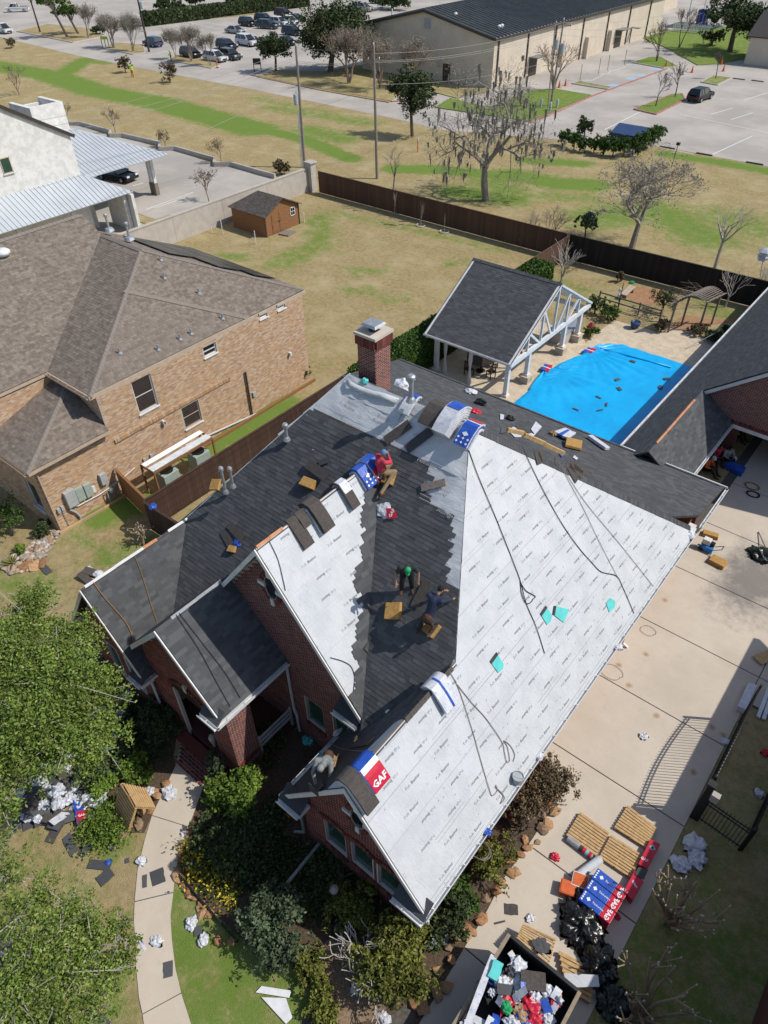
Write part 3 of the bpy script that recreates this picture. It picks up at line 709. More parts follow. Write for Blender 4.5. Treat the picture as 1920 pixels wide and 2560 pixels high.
felt(pR1,decks['R'],4.6545/4,res=.3,amp=.006);felt(pR2,decks['R'],1.12,res=.3,amp=.006);felt_print(pR,decks['R'],1.12,.135,1.35,.034)
felt(pMR,decks['MR'],1.12,res=.25,amp=.007,seed=2);felt_print(pMR,decks['MR'],1.12,.135,1.3,.034,seed=6)
felt(Plane([(-6.45,5.95,6.78),(-6.45,9.4,6.78),(-6.62,9.4,6.54),(-7.1,5.95,5.87)],(0,1,0)),decks['RL'],1.0,res=.3,amp=.004)
b=MB()
for x0,y0,x1,y1 in((220,360,1030,745),(985,1005,1195,1105)):
 a,e=pF1.px('c8',x0,y0),pF1.px('c8',x1,y1);a=pF1.at(*a,.03);e=pF1.at(*e,.03);b.beam(a,e,.30,.014,up=pF1.n)
b.build('starter_strip','ridge_cap',decks['F2'])
Z3=Vector((0,0,.03));AP=Vector(AP)
ridge_caps((-6.45,8.45,6.8),(-6.45,10.8,6.8),(1,0,-1.4),(-1,0,-1.4),decks['RL'],'ridge_cap',.16,.22)
hip_caps(AP+Z3,Vector((-3.9,25.15,3.2))+Z3,pR,pB,decks['R'],'shingle',.2)
ridge_caps((-22.7,28.95,3.02),(-3.85,28.95,3.02),(0,1,-.6),(0,-1,.25),decks['LB'],'shingle',.13)
SD=((1,0,-1.4),(-1,0,-1.4))
ridge_caps((-18.2,5.9,6.31),(-18.2,8.3,6.31),*SD,decks['LR'],'white_metal',.09,1.2,'ridge_flashing','stuff');ridge_caps((-18.2,9.4,6.31),(-18.2,10.3,6.31),*SD,decks['LR'],'white_metal',.09,.9,'ridge_flashing','stuff')
ridge_caps((-18.2,8.3,6.31),(-18.2,9.4,6.31),*SD,decks['LR'],'copper',.10,.55,'copper_flashing','stuff');ridge_caps((-12,8.66,9.88),(-12,9.7,9.88),*SD,decks['MR'],'copper',.09,.5,'copper_flashing','stuff')
ridge_caps((-14.22,6.6,7.01),(-14.22,8.9,7.01),*SD,decks['PR'],'galv',.10,1.0,'ridge_flashing','stuff')
b=MB();b.beam(Vector(LJ)+Vector((0,0,.04)),Vector(APL)+Vector((0,0,.04)),.06,.03);b.build('hip_edge','white_metal',decks['F1'])
ox=Vector((0,6.25,0));U=Vector((1,0,0));FR=Vector((0,-1,0))
wl_=-8.75;wr_=-4.15
hs=[(-7.85,-7.0,1.05,2.7),(-6.74,-5.92,1.2,2.75),(-5.7,-4.85,1.2,2.75)]
w1=wall(house,ox,U,[(wl_,3.4),(-6.45,6.55),(wr_,3.4)],0,hs+[(-6.60,-6.16,4.12,5.07)],FR,'brick_red','mortar',ind=130)
for h in hs:
 window(w1,ox,U,FR,*h,glass='green_glass',frame='grey_trim',fw_=.05,mull=(1,1),sill=False)
 soldier(w1,(h[0]-.06,6.25,h[2]-.24),(h[1]+.06,6.25,h[2]-.24),FR,.2,'brick_red',proud=.05)
 b=MB();cx=(h[0]+h[1])/2;r=(h[1]-h[0])/2+.02
 for i in range(13):
  t=i/12*2-1;x=cx+t*(r+.05);zz=h[3]+.02+.16*(1-t*t);ang=-t*.5
  b.box((x,6.225,zz+.11),(.062,.08,.22),M=Matrix.Rotation(-ang,3,'Y'))
 o_=b.build('brick_arch','brick_red',w1);o_['kind']='stuff'
def oval(parent,c,rx,rz,y):
 g=MB();g.poly([(c[0]+rx*math.cos(t),y-.005,c[1]+rz*math.sin(t))for t in np.linspace(0,2*math.pi,28)[:-1]][::-1]);g.poly([(c[0]+rx*math.cos(t),y+.06,c[1]+rz*math.sin(t))for t in np.linspace(0,2*math.pi,28)[:-1]])
 w_=g.build('oval_window','dark_glass',parent)
 b=MB()
 for i in range(34):
  t=2*math.pi*i/34
  if abs(math.cos(t))>.96 or abs(math.sin(t))>.97:continue
  b.box((c[0]+(rx+.11)*math.cos(t),y-.01,c[1]+(rz+.11)*math.sin(t)),(.2,.06,.06),M=Matrix.Rotation(-math.atan2(math.sin(t)*rx,math.cos(t)*rz),3,'Y'))
 o_=b.build('brick_surround','brick_red',w_);o_['kind']='stuff'
 for t in(0,math.pi/2,math.pi,1.5*math.pi):
  k_=MB();k_.box((c[0]+(rx+.13)*math.cos(t),y-.03,c[1]+(rz+.13)*math.sin(t)),(.30,.07,.14),M=Matrix.Rotation(-t,3,'Y'));k_.build('keystone','white_paint',w_)
 f_=MB();f_.tube([(c[0]+rx*math.cos(t),y-.012,c[1]+rz*math.sin(t))for t in np.linspace(0,2*math.pi,28)],.02,5);f_.build('frame','grey_trim',w_)
oval(w1,(-6.38,4.59),.25,.48,6.25)
wall(house,(-4.15,0,0),(0,1,0),[(6.25,2.95),(26.0,2.95)],0,[],(1,0,0),'brick_red','mortar',ind=60)
hm=[(-11.23,-10.4,1.3,2.8),(-9.9,-9.25,1.5,2.95)]
w2=wall(house,(0,8.95,0),U,[(-15.6,5.0),(-12.0,9.55),(-8.3,4.9)],0,hm+[(-12.31,-11.79,7.33,8.38)],FR,'brick_red','mortar',ind=60)
for h in hm:window(w2,(0,8.95,0),U,FR,*h,glass='green_glass',frame='grey_trim',fw_=.05,sill=False);soldier(w2,(h[0]-.06,8.95,h[2]-.22),(h[1]+.06,8.95,h[2]-.22),FR,.2,'brick_red',proud=.05)
oval(w2,(-12.05,7.86),.26,.5,8.95)
wall(house,(-8.75,0,0),(0,1,0),[(6.25,2.9),(8.95,2.9)],0,[],(-1,0,0),'brick_red','mortar')
w3=wall(house,(0,6.1,0),U,[(-20.1,3.3),(-18.2,6.0),(-16.3,3.3)],0,[(-19.2,-18.5,.6,2.4),(-17.9,-17.2,.6,2.4),(-18.42,-17.98,3.9,4.8)],FR,'brick_red','mortar')
oval(w3,(-18.2,4.35),.25,.46,6.1)
for h in[(-19.2,-18.5,.6,2.4),(-17.9,-17.2,.6,2.4)]:window(w3,(0,6.1,0),U,FR,*h,glass='green_glass',frame='grey_trim',sill=False)
wall(house,(-16.3,0,0),(0,1,0),[(6.1,3.3),(8.95,3.3)],0,[],(1,0,0),'brick_red','mortar')
wall(house,(-20.6,0,0),(0,-1,0),[(-27,2.9),(-6.1,2.9)],0,[],(-1,0,0),'brick_red','mortar')
b=MB();b.box((-12.4,27.5,1.4),(16.4,.2,2.8));b.build('back_wall','brick_red',house)
archc=-13.95
hw=.95
YP=6.2
w4=wall(house,(0,YP,0),U,[(-16.2,4.65),(-14.22,6.75),(-12.0,4.3)],0,[(archc-hw,archc+hw,0,3.2)],FR,'brick_red','mortar',ind=80,skip=lambda a0,a1,b0,b1:((a0+a1)/2-archc)**2/(hw*hw)+((b0-3.2)/.6)**2<1 and b0>3.15)
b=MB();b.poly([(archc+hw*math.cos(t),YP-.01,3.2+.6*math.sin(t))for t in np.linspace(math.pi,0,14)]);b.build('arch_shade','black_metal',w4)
b=MB()
for t in np.linspace(math.pi,0,26):b.box((archc+(hw+.1)*math.cos(t),YP-.03,3.2+.7*math.sin(t)),(.2,.07,.07),M=Matrix.Rotation(-t,3,'Y'))
b.build('brick_arch','brick_red',w4)['kind']='stuff'
b=MB();b.box((archc,YP-.04,3.95),(.16,.1,.34));b.build('keystone','concrete',w4)
wall(house,(-12.0,0,0),(0,1,0),[(YP,4.25),(YP+1.0,4.25)],0,[],(1,0,0),'brick_red','mortar',name='pier',ind=60)
wall(house,(0,YP+1.0,0),(-1,0,0),[(12.0,4.25),(13.0,4.25)],0,[],(0,1,0),'brick_red','mortar',name='pier')
soldier(house,(-12.0,YP,.9),(-12.0,YP+1.0,.9),(1,0,0),.2,'brick_red',proud=.04)
wall(house,(-16.2,0,0),(0,-1,0),[(-8.9,4.3),(-YP,4.3)],0,[],(-1,0,0),'brick_red','mortar')
b=MB();b.box((-14.1,7.6,.12),(4.2,2.7,.24));b.build('porch_floor','brick_red',house)
mat('white_bench',[(.5,.5,.49),(.42,.42,.41)],.6,3)
b=MB()
for z in(.75,1.0,1.25):b.beam((-12.1,7.25,z),(-12.1,8.9,z),.05,.1)
b.box((-12.1,8.85,.7),(.08,.08,1.3));b.box((-12.1,7.3,.7),(.08,.08,1.3));b.build('porch_railing','white_bench',house)
land=pts('d6',[(1215,95),(1405,250)])+[Vector((-12.9,YP-.02,0)),Vector((-15.2,YP-.02,0))]
bl=sheet('brick_landing',land,.05,'mortar',thick=.04)
b=MB();xs_=[v.x for v in land];ys_=[v.y for v in land]
def inq(x,y,P_):
 c=False;j=len(P_)-1
 for i in range(len(P_)):
  if(P_[i].y>y)!=(P_[j].y>y)and x<(P_[j].x-P_[i].x)*(y-P_[i].y)/(P_[j].y-P_[i].y)+P_[i].x:c=not c
  j=i
 return c
y=min(ys_);r_=0
while y<max(ys_):
 x=min(xs_)+(.11 if r_%2 else 0)
 while x<max(xs_):
  if inq(x,y,land):b.box((x,y,.055),(.205,.095,.02))
  x+=.222
 y+=.112;r_+=1
b.build('bricks','brick_red',bl)['kind']='stuff'
b=MB();b.box((archc,YP-.25,.09),(2.4,.4,.18));b.build('brick_step','brick_red',bl)
def rake(p,q,m='white_paint',d=.02,hgt=.24):
 p,q=Vector(p),Vector(q);b=MB();b.beam(p+Vector((0,-d,-hgt/2-.02)),q+Vector((0,-d,-hgt/2-.02)),.045,hgt,up=(0,1,0))if False else None
 dz=Vector((0,0,-1));b=MB();a=[p+dz*.01,q+dz*.01,q+dz*(hgt+.01),p+dz*(hgt+.01)]
 fr_=Vector((0,-d-.04,0));bk=Vector((0,-d,0))
 b.raw([v+fr_ for v in a]+[v+bk for v in a],[(0,1,2,3),(7,6,5,4),(0,4,5,1),(1,5,6,2),(2,6,7,3),(3,7,4,0)])
 return b.build('rake_board',m,house)
rake((-6.45,5.95,6.78),(-3.6,5.95,2.82));rake((-6.45,5.95,6.78),(-9.2,5.95,2.95))
rake((-12,8.62,9.85),(-8.26,8.62,4.8),'white_paint');rake((-12,8.62,9.85),(-15.2,8.62,5.53))
rake((-18.2,5.75,6.3),(-15.95,5.75,3.1));rake((-18.2,5.75,6.3),(-20.5,5.75,3.04));rake((-14.22,6.0,7.0),(-11.85,6.0,4.35));rake((-14.22,6.0,7.0),(-16.5,6.0,4.46))
b=MB()
for x0,x1,y0,y1,z in((-4.15,-3.78,6.3,25.9,2.82),(-9.1,-8.75,6.2,8.9,2.82)):b.box(((x0+x1)/2,(y0+y1)/2,z),(abs(x1-x0),y1-y0,.03))
b.build('soffit','white_paint',house)
b=MB()
b.box((-11.88,7.45,4.24),(.03,2.9,.18))
b.box((-3.77,15.7,2.9),(.03,19.4,.17));b.box((-9.13,7.3,2.9),(.03,2.7,.17));b.build('fascia','white_paint',house)
def cornice(x0,x1,y0,y1,z):
 b=MB();b.slab([(x0,y0,z),(x1,y0,z),(x1,y1,z+.35),(x0,y1,z+.35)],.05);c_=b.build('cornice_return','shingle',house)
 b=MB();b.box(((x0+x1)/2,(y0+y1)/2,z-.16),(x1-x0-.04,y1-y0,.22));b.build('cornice_box','white_paint',c_)
 gutter((x0,y0-.01,z),(x1,y0-.01,z),(0,-1,0),c_)
 return c_
cornice(-4.75,-3.68,5.75,6.2,2.95);cornice(-9.25,-8.35,5.75,6.2,2.95)
cornice(-12.65,-11.8,5.78,6.17,4.3);cornice(-16.6,-15.85,5.55,6.05,3.1);cornice(-9.3,-8.3,8.45,8.9,4.5)
gutter((-3.74,5.8,2.98),(-3.74,25.3,2.98),(1,0,0),house);gutter((-3.72,25.75,3.0),(-3.72,28.95,3.0),(1,0,0),house)
gutter((-9.17,5.8,2.98),(-9.17,8.4,2.98),(-1,0,0),house);gutter((-11.83,5.8,4.33),(-11.83,8.9,4.33),(1,0,0),house)
gutter((-15.93,5.6,3.08),(-15.93,6.4,3.08),(1,0,0),house)
b=MB();b.beam((-3.66,28.99,3.02),(-8.8,28.99,3.02),.05,.09);b.build('drip_edge','white_metal',house)
downspout([(-3.70,5.95,2.85),(-4.02,6.15,2.5),(-4.02,6.15,.3),(-3.9,5.8,.08),(-3.7,5.4,.06)],house)
downspout([(-3.66,7.3,2.9),(-4.05,7.3,2.6),(-4.05,7.3,.1)],house);downspout([(-3.68,20.0,2.9),(-4.05,20.2,2.6),(-4.05,20.2,.2),(-3.8,20.2,.08)],house)
downspout([(-11.75,8.8,4.25),(-11.85,8.86,3.9),(-11.85,8.86,1.5),(-11.75,8.86,1.2),(-11.75,8.86,.1)],house,'white_metal');downspout([(-9.1,5.9,2.9),(-8.85,6.15,2.4),(-8.85,6.15,.4),(-9.2,6.0,.2)],house,'galv')
downspout([(-16.1,6.0,3.0),(-16.2,6.05,2.7),(-16.2,6.05,.2)],house)
ch=WY('s',893,940,16.3);
cx0,cx1,cy0,cy1=-14.80,-14.0,16.45,17.27
chim=MB();chim.box(((cx0+cx1)/2,(cy0+cy1)/2,10.5),(cx1-cx0-.03,cy1-cy0-.03,6.0))
CHZ=12.42
chim=MB();chim.box(((cx0+cx1)/2,(cy0+cy1)/2,(8+CHZ)/2),(cx1-cx0-.03,cy1-cy0-.03,CHZ-8));chimo=chim.build('chimney','mortar',house)
def cwall(o,u,L,out,i):
 w_=wall(chimo,o,u,[(0,CHZ-.35),(L,CHZ-.35)],9.2,[],out,'brick_red','mortar',ind=0,name='chimney_face');return w_
cwall((cx0,cy0,0),(1,0,0),cx1-cx0,(0,-1,0),0);cwall((cx1,cy0,0),(0,1,0),cy1-cy0,(1,0,0),1)
soldier(chimo,(cx0-.03,cy0-.03,CHZ-.34),(cx1+.03,cy0-.03,CHZ-.34),(0,-1,0),.3,'brick_red',proud=.05);soldier(chimo,(cx1+.03,cy0-.03,CHZ-.34),(cx1+.03,cy1+.03,CHZ-.34),(1,0,0),.3,'brick_red',proud=.05)
b=MB();b.box(((cx0+cx1)/2,(cy0+cy1)/2,CHZ+.03),(cx1-cx0+.18,cy1-cy0+.18,.1));b.build('chimney_crown','concrete',chimo)
b=MB();b.lathe(((cx0+cx1)/2,(cy0+cy1)/2,CHZ+.08),[(.17,0),(.17,.22)],12);b.build('flue','black_metal',chimo)
b=MB();c_=Vector(((cx0+cx1)/2,(cy0+cy1)/2,CHZ+.3));b.raw([c_+Vector((x*.33,y*.31,0))for x,y in((-1,-1),(1,-1),(1,1),(-1,1))]+[c_+Vector((x*.27,y*.25,.08))for x,y in((-1,-1),(1,-1),(1,1),(-1,1))],[(3,2,1,0),(4,5,6,7),(0,1,5,4),(1,2,6,5),(2,3,7,6),(3,0,4,7)]);b.build('chimney_cap','galv',chimo)
def pipe_vent(base,h,r=.055,hat=True,m='galv',parent=house):
 b=MB();base=Vector(base);b.tube([base,base+Vector((0,0,h))],r,10);b.lathe(base,[(r*2.2,-.05),(r*1.6,.06),(r,.12)],10)
 if hat:b.lathe(base+Vector((0,0,h-.02)),[(r*1.25,0),(r*1.75,.03),(r*1.75,.14),(r*1.1,.19)],12)
 return b.build('roof_vent',m,parent,smooth=False)
pv=WP('c8',905,275,pB.o,pB.n);pipe_vent((pv.x,pv.y,pv.z),.75,.08)
for k_,x,y,h_ in(('c7',1328,500,.62),('c7',1372,465,.35),('c8',40,490,.15)):
 q=W(k_,x,y,8.2 if k_=='c7' else 9.7);pipe_vent((q.x,q.y,q.z-.35),h_+.35,.05 if k_=='c7' else.06)
# neighbouring houses
mat('solar',[(.012,.013,.018),(.02,.021,.028)],.25,2,spec=.5)
mat('box_grey',[(.42,.44,.45),(.35,.37,.38)],.5,6);mat('ac_green',[(.36,.42,.38),(.30,.36,.32)],.5,6)
mat('fence_brown',[.8,1.15],.85,14,tint=[(.10,.055,.036),(.085,.047,.031),(.115,.064,.042),(.095,.052,.034)],bump=.2)
mat('fence_black',[.8,1.15],.85,14,tint=[(.022,.018,.016),(.028,.023,.02),(.018,.015,.013)],bump=.2)
mat('fence_dark',[.8,1.2],.8,3,tint=[(.062,.034,.025),(.072,.04,.03),(.055,.031,.023)],bump=.15)
mat('stucco',[(.46,.42,.37),(.40,.365,.325)],.9,1.5,bump=.1,bscale=40)
mat('stone_white',[(.74,.73,.70),(.60,.59,.56),(.68,.66,.62)],.9,2.2,bump=.5,bscale=8)
mat('metal_roof',[(.52,.55,.58),(.47,.50,.53)],.4,.5,metal=.15)
mat('church_wall',[(.60,.52,.42),(.54,.465,.375)],.9,.6,bump=.15,bscale=10);mat('church_roof',[(.20,.205,.20),(.165,.17,.168)],.5,.5,metal=.1)
mat('brown_paint',[(.26,.125,.055),(.22,.105,.046)],.75,5,bump=.15);mat('bronze',[(.045,.035,.03),(.06,.048,.04)],.5,5)
nb=thing('brick_house','two storey tan brick house with brown shingle roof beside the clinic','house',(-35,19,0))
E9=5.9
apx=(-34.9,21.3,9.0);vt=(-38.65,21.3,9.0)
nR=Plane([(-29.13,13.2,E9),apx,(-29.2,27.9,E9)],(0,1,0))
nF=Plane([(-29.13,13.2,E9),apx,vt,(-32.8,13.2,E9)],(1,0,0))
nB=Plane([apx,(-29.2,27.9,E9),(-40,27.9,E9),(-40,21.3,9.0)],(1,0,0))
nW=Plane([(-32.8,8.6,E9),(-32.8,13.2,E9),vt,(-40.2,21.3,9.82),(-40.2,8.6,9.82)],(0,1,0))
nWL=Plane([(-40.2,8.6,9.82),(-40.2,21.3,9.82),(-48,26,5.7),(-48,8.6,5.7)],(0,1,0))
nLR=Plane([(-28.75,9.0,4.0),(-28.75,13.4,4.0),(-31.6,13.4,5.5)],(0,1,0))
nLF=Plane([(-28.75,9.0,4.0),(-31.6,13.4,5.5),(-44,13.4,5.5),(-44,9.0,4.0)],(1,0,0))
for i_,(k_,pl)in enumerate(dict(R=nR,F=nF,B=nB,W=nW,WL=nWL,LR=nLR,LF=nLF).items()):
 d_=deck(pl,'roof_slope',nb,'shingle_old',.12)
 if k_!='WL':shingles(pl,d_,'shingle_old',ind=300 if k_=='R' else 0,e=.15,wid=(.22,.45),lift=.007)
mat('cap_old',[(.225,.195,.17),(.195,.168,.146)],.95,8)
def cap_line(p,q,s1,s2):ridge_caps(p,q,s1,s2,nb,'cap_old',.2,.24)
cap_line((-29.13,13.2,E9),apx,(1,0,-.54),(0,-1,-.38));cap_line(apx,vt,(0,-1,-.38),(0,1,-.47));cap_line(apx,(-29.2,27.9,E9),(1,0,-.54),(0,1,-.47));cap_line((-28.75,9.0,4.0),(-31.6,13.4,5.5),(1,0,-.5),(0,-1,-.34))
jn=nR.px('c4',650,470);je=nR.px('c4',1290,612);cap_line(nR.at(*jn),nR.at(*je),(.4,.9,-.2),(.4,-.9,-.2));cap_line((-40.2,8.6,9.82),(-40.2,21.3,9.82),(1,0,-.5),(-1,0,-.5))
XN=-29.0
def wxr(k,L):
 q=[WX(k,x,y,XN)for x,y in L];ys=sorted(v.y for v in q);zs=sorted(v.z for v in q)
 return((ys[0]+ys[1])/2,(ys[2]+ys[3])/2,(zs[0]+zs[1])/2,(zs[2]+zs[3])/2)
wn=[wxr('c4',[(680,945),(780,900),(820,1060),(722,1115)]),wxr('c4',[(1050,770),(1115,735),(1127,785),(1062,820)]),wxr('c4',[(1437,545),(1475,530),(1480,553),(1442,575)]),wxr('c4',[(1343,590),(1382,573),(1388,600),(1348,620)]),wxr('c4',[(942,1080),(1030,1035),(1045,1140),(962,1195)])]
def nzt(y):return 3.95 if y<13.4 else 5.75
wN=wall(nb,(XN,0,0),(0,1,0),[(9.35,3.95),(13.4,3.95),(13.401,5.75),(27.5,5.75)],0,wn,(1,0,0),'brick_tan','mortar_tan',ind=300)
for i_,h in enumerate(wn):window(wN,(XN,0,0),(0,1,0),(1,0,0),*h,glass='dark_glass',frame='white_paint' if i_<4 else 'tan_trim',mull=(1,2),slats=i_ in(0,4))
wall(nb,(0,9.35,0),(1,0,0),[(-44,3.9),(-29.0,3.9)],0,[(-30.6,-29.6,.9,2.6)],(0,-1,0),'brick_tan','mortar_tan');window(nb,(0,9.35,0),(1,0,0),(0,-1,0),-30.6,-29.6,.9,2.6,'dark_glass')
wall(nb,(0,13.45,0),(1,0,0),[(-32.6,5.75),(-29.0,5.75)],3.9,[],(0,-1,0),'brick_tan','mortar_tan');b=MB();b.box((-36,27.45,2.9),(13.8,.1,5.8));b.build('far_wall','brick_tan',nb);wall(nb,(-32.7,0,0),(0,1,0),[(9.4,5.7),(13.4,5.7)],3.9,[],(1,0,0),'brick_tan','mortar_tan')
soldier(wN,(XN,13.6,3.0),(XN,21.3,3.0),(1,0,0),.19,'brick_tan','brick_band',proud=.06)
b=MB();b.beam((-29.1,13.1,E9-.1),(-29.1,27.9,E9-.1),.06,.2);b.beam((-29.1,13.15,E9-.1),(-32.8,13.15,E9-.1),.06,.2);b.build('fascia','tan_trim',nb)
gutter((-32.75,13.1,E9),(-29.1,13.1,E9),(0,-1,0),nb,'tan_trim');gutter((-32.75,8.7,E9),(-32.75,13.1,E9),(1,0,0),nb,'tan_trim');gutter((-28.72,9.0,4.0),(-28.72,13.4,4.0),(1,0,0),nb,'tan_trim',straps=False);gutter((-44,8.98,4.0),(-28.75,8.98,4.0),(0,-1,0),nb,'tan_trim',straps=False)
downspout([(-28.65,9.25,3.9),(-28.9,9.45,3.6),(-28.9,9.45,.1)],nb,'tan_trim');dsp=wxr('c4',[(1268,890),(1275,890),(1310,1105),(1300,1105)]);downspout([(-28.9,dsp[0],3.0),(-28.9,dsp[0],.1)],nb,'bronze',.09)
for x,y in((835,315),(853,408),(1032,487),(1155,618),(992,697),(935,725),(822,780),(622,798)):
 q=WP('c4',x,y,nR.o,nR.n);b=MB();b.tube([q,q+Vector((0,0,.32))],.05,8);b.lathe(q,[(.13,.0),(.10,.07),(.05,.1)],8);b.build('roof_vent','galv',nb)
for x,y,z in((670,195,9.0),(565,150,9.1)):
 q=W('c4',x,y,z);b=MB();b.lathe(q,[(.3,-.1),(.22,.05),(.09,.1)],12);b.tube([q,q+Vector((0,0,.75))],.07,10);b.lathe(q+Vector((0,0,.7)),[(.09,0),(.12,.02),(.12,.13),(.08,.17)],10);b.build('flue_vent','galv',nb)
q=WP('c4',15,285,nW.o,nW.n);b=MB();b.lathe(q,[(.35,0),(.42,.12),(.42,.2),(.3,.3),(.05,.36)],16);b.build('turbine_vent','white_metal',nb,smooth=True)
for r in range(3):
 for c_ in range(9):
  u_=.9+c_*1.12;v_=.45+r*1.75
  pts4=[nB.at(a,v,.12)for a,v in((u_,v_),(u_+1.06,v_),(u_+1.06,v_+1.68),(u_,v_+1.68))]
  if not all(nB.inside(*nB.uv(p_))for p_ in pts4):continue
  b=MB();b.slab(pts4,.05);s_=b.build('solar_panel','solar',nb)
def wbox(k,L,d,m,name,parent=nb,x=XN):
 r=wxr(k,L);b=MB();b.box((x+d/2+.01,(r[0]+r[1])/2,(r[2]+r[3])/2),(d,r[1]-r[0],r[3]-r[2]));return b.build(name,m,parent,bevel=.015)
wbox('c7',[(365,545),(425,520),(455,600),(400,640)],.22,'box_grey','electric_panel');wbox('c7',[(432,525),(475,505),(505,575),(460,600)],.16,'ac_green','meter_box');wbox('c7',[(480,500),(525,485),(548,552),(512,575)],.16,'ac_green','meter_box');wbox('c7',[(575,440),(612,422),(632,480),(598,500)],.2,'box_grey','junction_box')
wbox('c7',[(330,645),(348,636),(358,662),(340,668)],.12,'box_grey','small_box');wbox('c7',[(352,628),(368,620),(378,645),(362,652)],.12,'box_grey','small_box');wbox('c7',[(882,322),(897,316),(903,338),(888,344)],.1,'box_grey','small_box');wbox('c7',[(842,345),(857,340),(862,362),(848,368)],.1,'box_grey','small_box');wbox('c4',[(1305,998),(1322,990),(1326,1012),(1310,1020)],.1,'box_grey','small_box');wbox('c7',[(538,512),(555,505),(568,540),(552,548)],.08,'white_paint','warning_plate')
for k_,x,y in(('c7',962,128),('c4',1498,795),('c4',845,1150)):
 q=WX(k_,x,y,XN);b=MB();b.box(q+Vector((.1,0,0)),(.2,.12,.2));b.build('vent_hood','white_paint',nb)
a=[WX('c7',x,y,XN+.1)for x,y in((415,650),(450,665),(475,690),(480,715))];b=MB();b.tube(a,.055,8);b.build('conduit','box_grey',nb)
a=[WX('c7',x,y,XN+.08)for x,y in((460,630),(590,560),(720,470),(800,400))];b=MB();b.tube(a,.03,6);b.build('conduit','white_metal',nb)
a=[WX('c7',x,y,XN+.06)for x,y in((368,655),(410,745))];b=MB();b.tube(a,.02,6);b.build('conduit','galv',nb)
b=MB();b.beam(WX('c7',1100,270,XN+.1),WX('c7',1520,80,XN+.1),.06,.06);b.build('refrigerant_line','white_metal',nb)
gm=thing('gas_meter','grey gas meter with bent pipes at the foot of the tan brick wall','gas meter',WX('c7',660,560,XN+.2))
q=WX('c7',665,535,XN+.25);b=MB();b.lathe(q,[(.02,-.16),(.13,-.12),(.15,.0),(.13,.12),(.03,.17)],14);b.build('meter_body','galv',gm,smooth=True)
b=MB();b.tube([q+Vector((0,-.15,.1)),q+Vector((0,-.3,.15)),q+Vector((0,-.3,-.6))],.025,6);b.build('pipe','box_grey',gm);b=MB();b.tube([q+Vector((0,.15,.1)),q+Vector((0,.25,.2)),q+Vector((-.2,.25,.2))],.025,6);b.build('pipe','box_grey',gm)
ac=thing('ac_shelter','low timber frame with corrugated sheet top over two air conditioners','shelter',(-27.3,16,0))
cs=[(-27.85,14.0),(-27.85,17.8),(-26.75,17.8),(-26.75,14.0)]
for x,y in cs:b=MB();b.box((x,y,.93),(.09,.09,1.86));b.build('post','brown_paint',ac)
for i_ in range(4):
 p_,q_=cs[i_],cs[(i_+1)%4];b=MB();b.beam((*p_,1.87),(*q_,1.87),.06,.12);b.build('rail','brown_paint',ac)
mat('polycarb',[(.55,.57,.58),(.45,.47,.48)],.3,3)
for x0,x1 in((-27.8,-27.45),(-27.25,-26.8)):
 b=MB()
 for i_ in range(14):xa=x0+(x1-x0)*i_/14;xb=x0+(x1-x0)*(i_+1)/14;za=1.95+.02*(i_%2);zb=1.95+.02*((i_+1)%2);b.poly([(xa,14,za),(xb,14,zb),(xb,17.8,zb),(xa,17.8,za)])
 b.build('roof_sheet','polycarb',ac)
for y in(14.6,16.7):
 u_=thing('air_conditioner','grey green air conditioner under the timber frame, '+('end by the side gate' if y<15 else 'end by the dry lawn'),'air conditioner',(-27.3,y+.4,0),'air conditioners by the tan brick wall')
 b=MB();b.box((-27.3,y+.4,.62),(.82,.95,1.1));b.build('casing','ac_green',u_,bevel=.03)
 b=MB();b.lathe((-27.3,y+.4,1.17),[(.36,0),(.36,.03),(.05,.05)],16);b.build('fan_grille','black_metal',u_)
 b=MB();b.box((-27.3,y+.4,.035),(1.0,1.1,.07));b.build('pad','concrete',u_)
def board_fence(name,label,p,q,h,m,bw=.2,cap=True,posts=True,side=1):
 p,q=Vector((p[0],p[1],0)),Vector((q[0],q[1],0));L=(q-p).length;d=(q-p)/L;o=thing(name,label,'fence',p)
 k=max(1,int(L/bw));nrm=Vector((-d.y,d.x,0))
 bb=MB();bb.box((0,0,0),(bw-.003,.02,h-.08),t=.2);me=bpy.data.meshes.new('board');me.from_pydata(bb.v,[],bb.f);me.materials.append(MT[m])
 ang=math.atan2(d.y,d.x)
 for i in range(k):
  ob=bpy.data.objects.new('board',me);COL.objects.link(ob);ob.location=p+d*((i+.5)*bw)+Vector((0,0,h/2+random.uniform(-.006,.006)))+nrm*random.uniform(-.004,.004)-o.location;ob.rotation_euler=(0,0,ang);ob.parent=o
 for z in(.35,h*.55,h-.25):b=MB();b.beam(p+nrm*.05*side+Vector((0,0,z)),q+nrm*.05*side+Vector((0,0,z)),.05,.09);b.build('rail',m,o)
 if cap:b=MB();b.beam(p+Vector((0,0,h+.0)),q+Vector((0,0,h+.0)),.13,.035);b.build('cap_rail',m,o)
 return o
board_fence('board_fence','long brown board fence between dry lawn and utility field',(-53.6,54.7),(-25.3,54.7),2.1,'fence_brown',.19)
board_fence('board_fence','dark stained board fence behind arbor and bare trees',(-25.2,54.7),(-7.0,55.2),2.1,'fence_black',.19)
board_fence('board_fence','dark board fence joining back fence to hedge corner',(-25.25,46.0),(-25.25,54.6),2.0,'fence_brown',.19)
board_fence('board_fence','dark brown side fence between tan brick house and re-roofed house',(-25.4,12.35),(-25.4,29.5),1.9,'fence_dark',.19)
board_fence('board_fence','dark brown return fence meeting the re-roofed house',(-25.35,12.3),(-20.9,12.4),1.9,'fence_dark',.19)
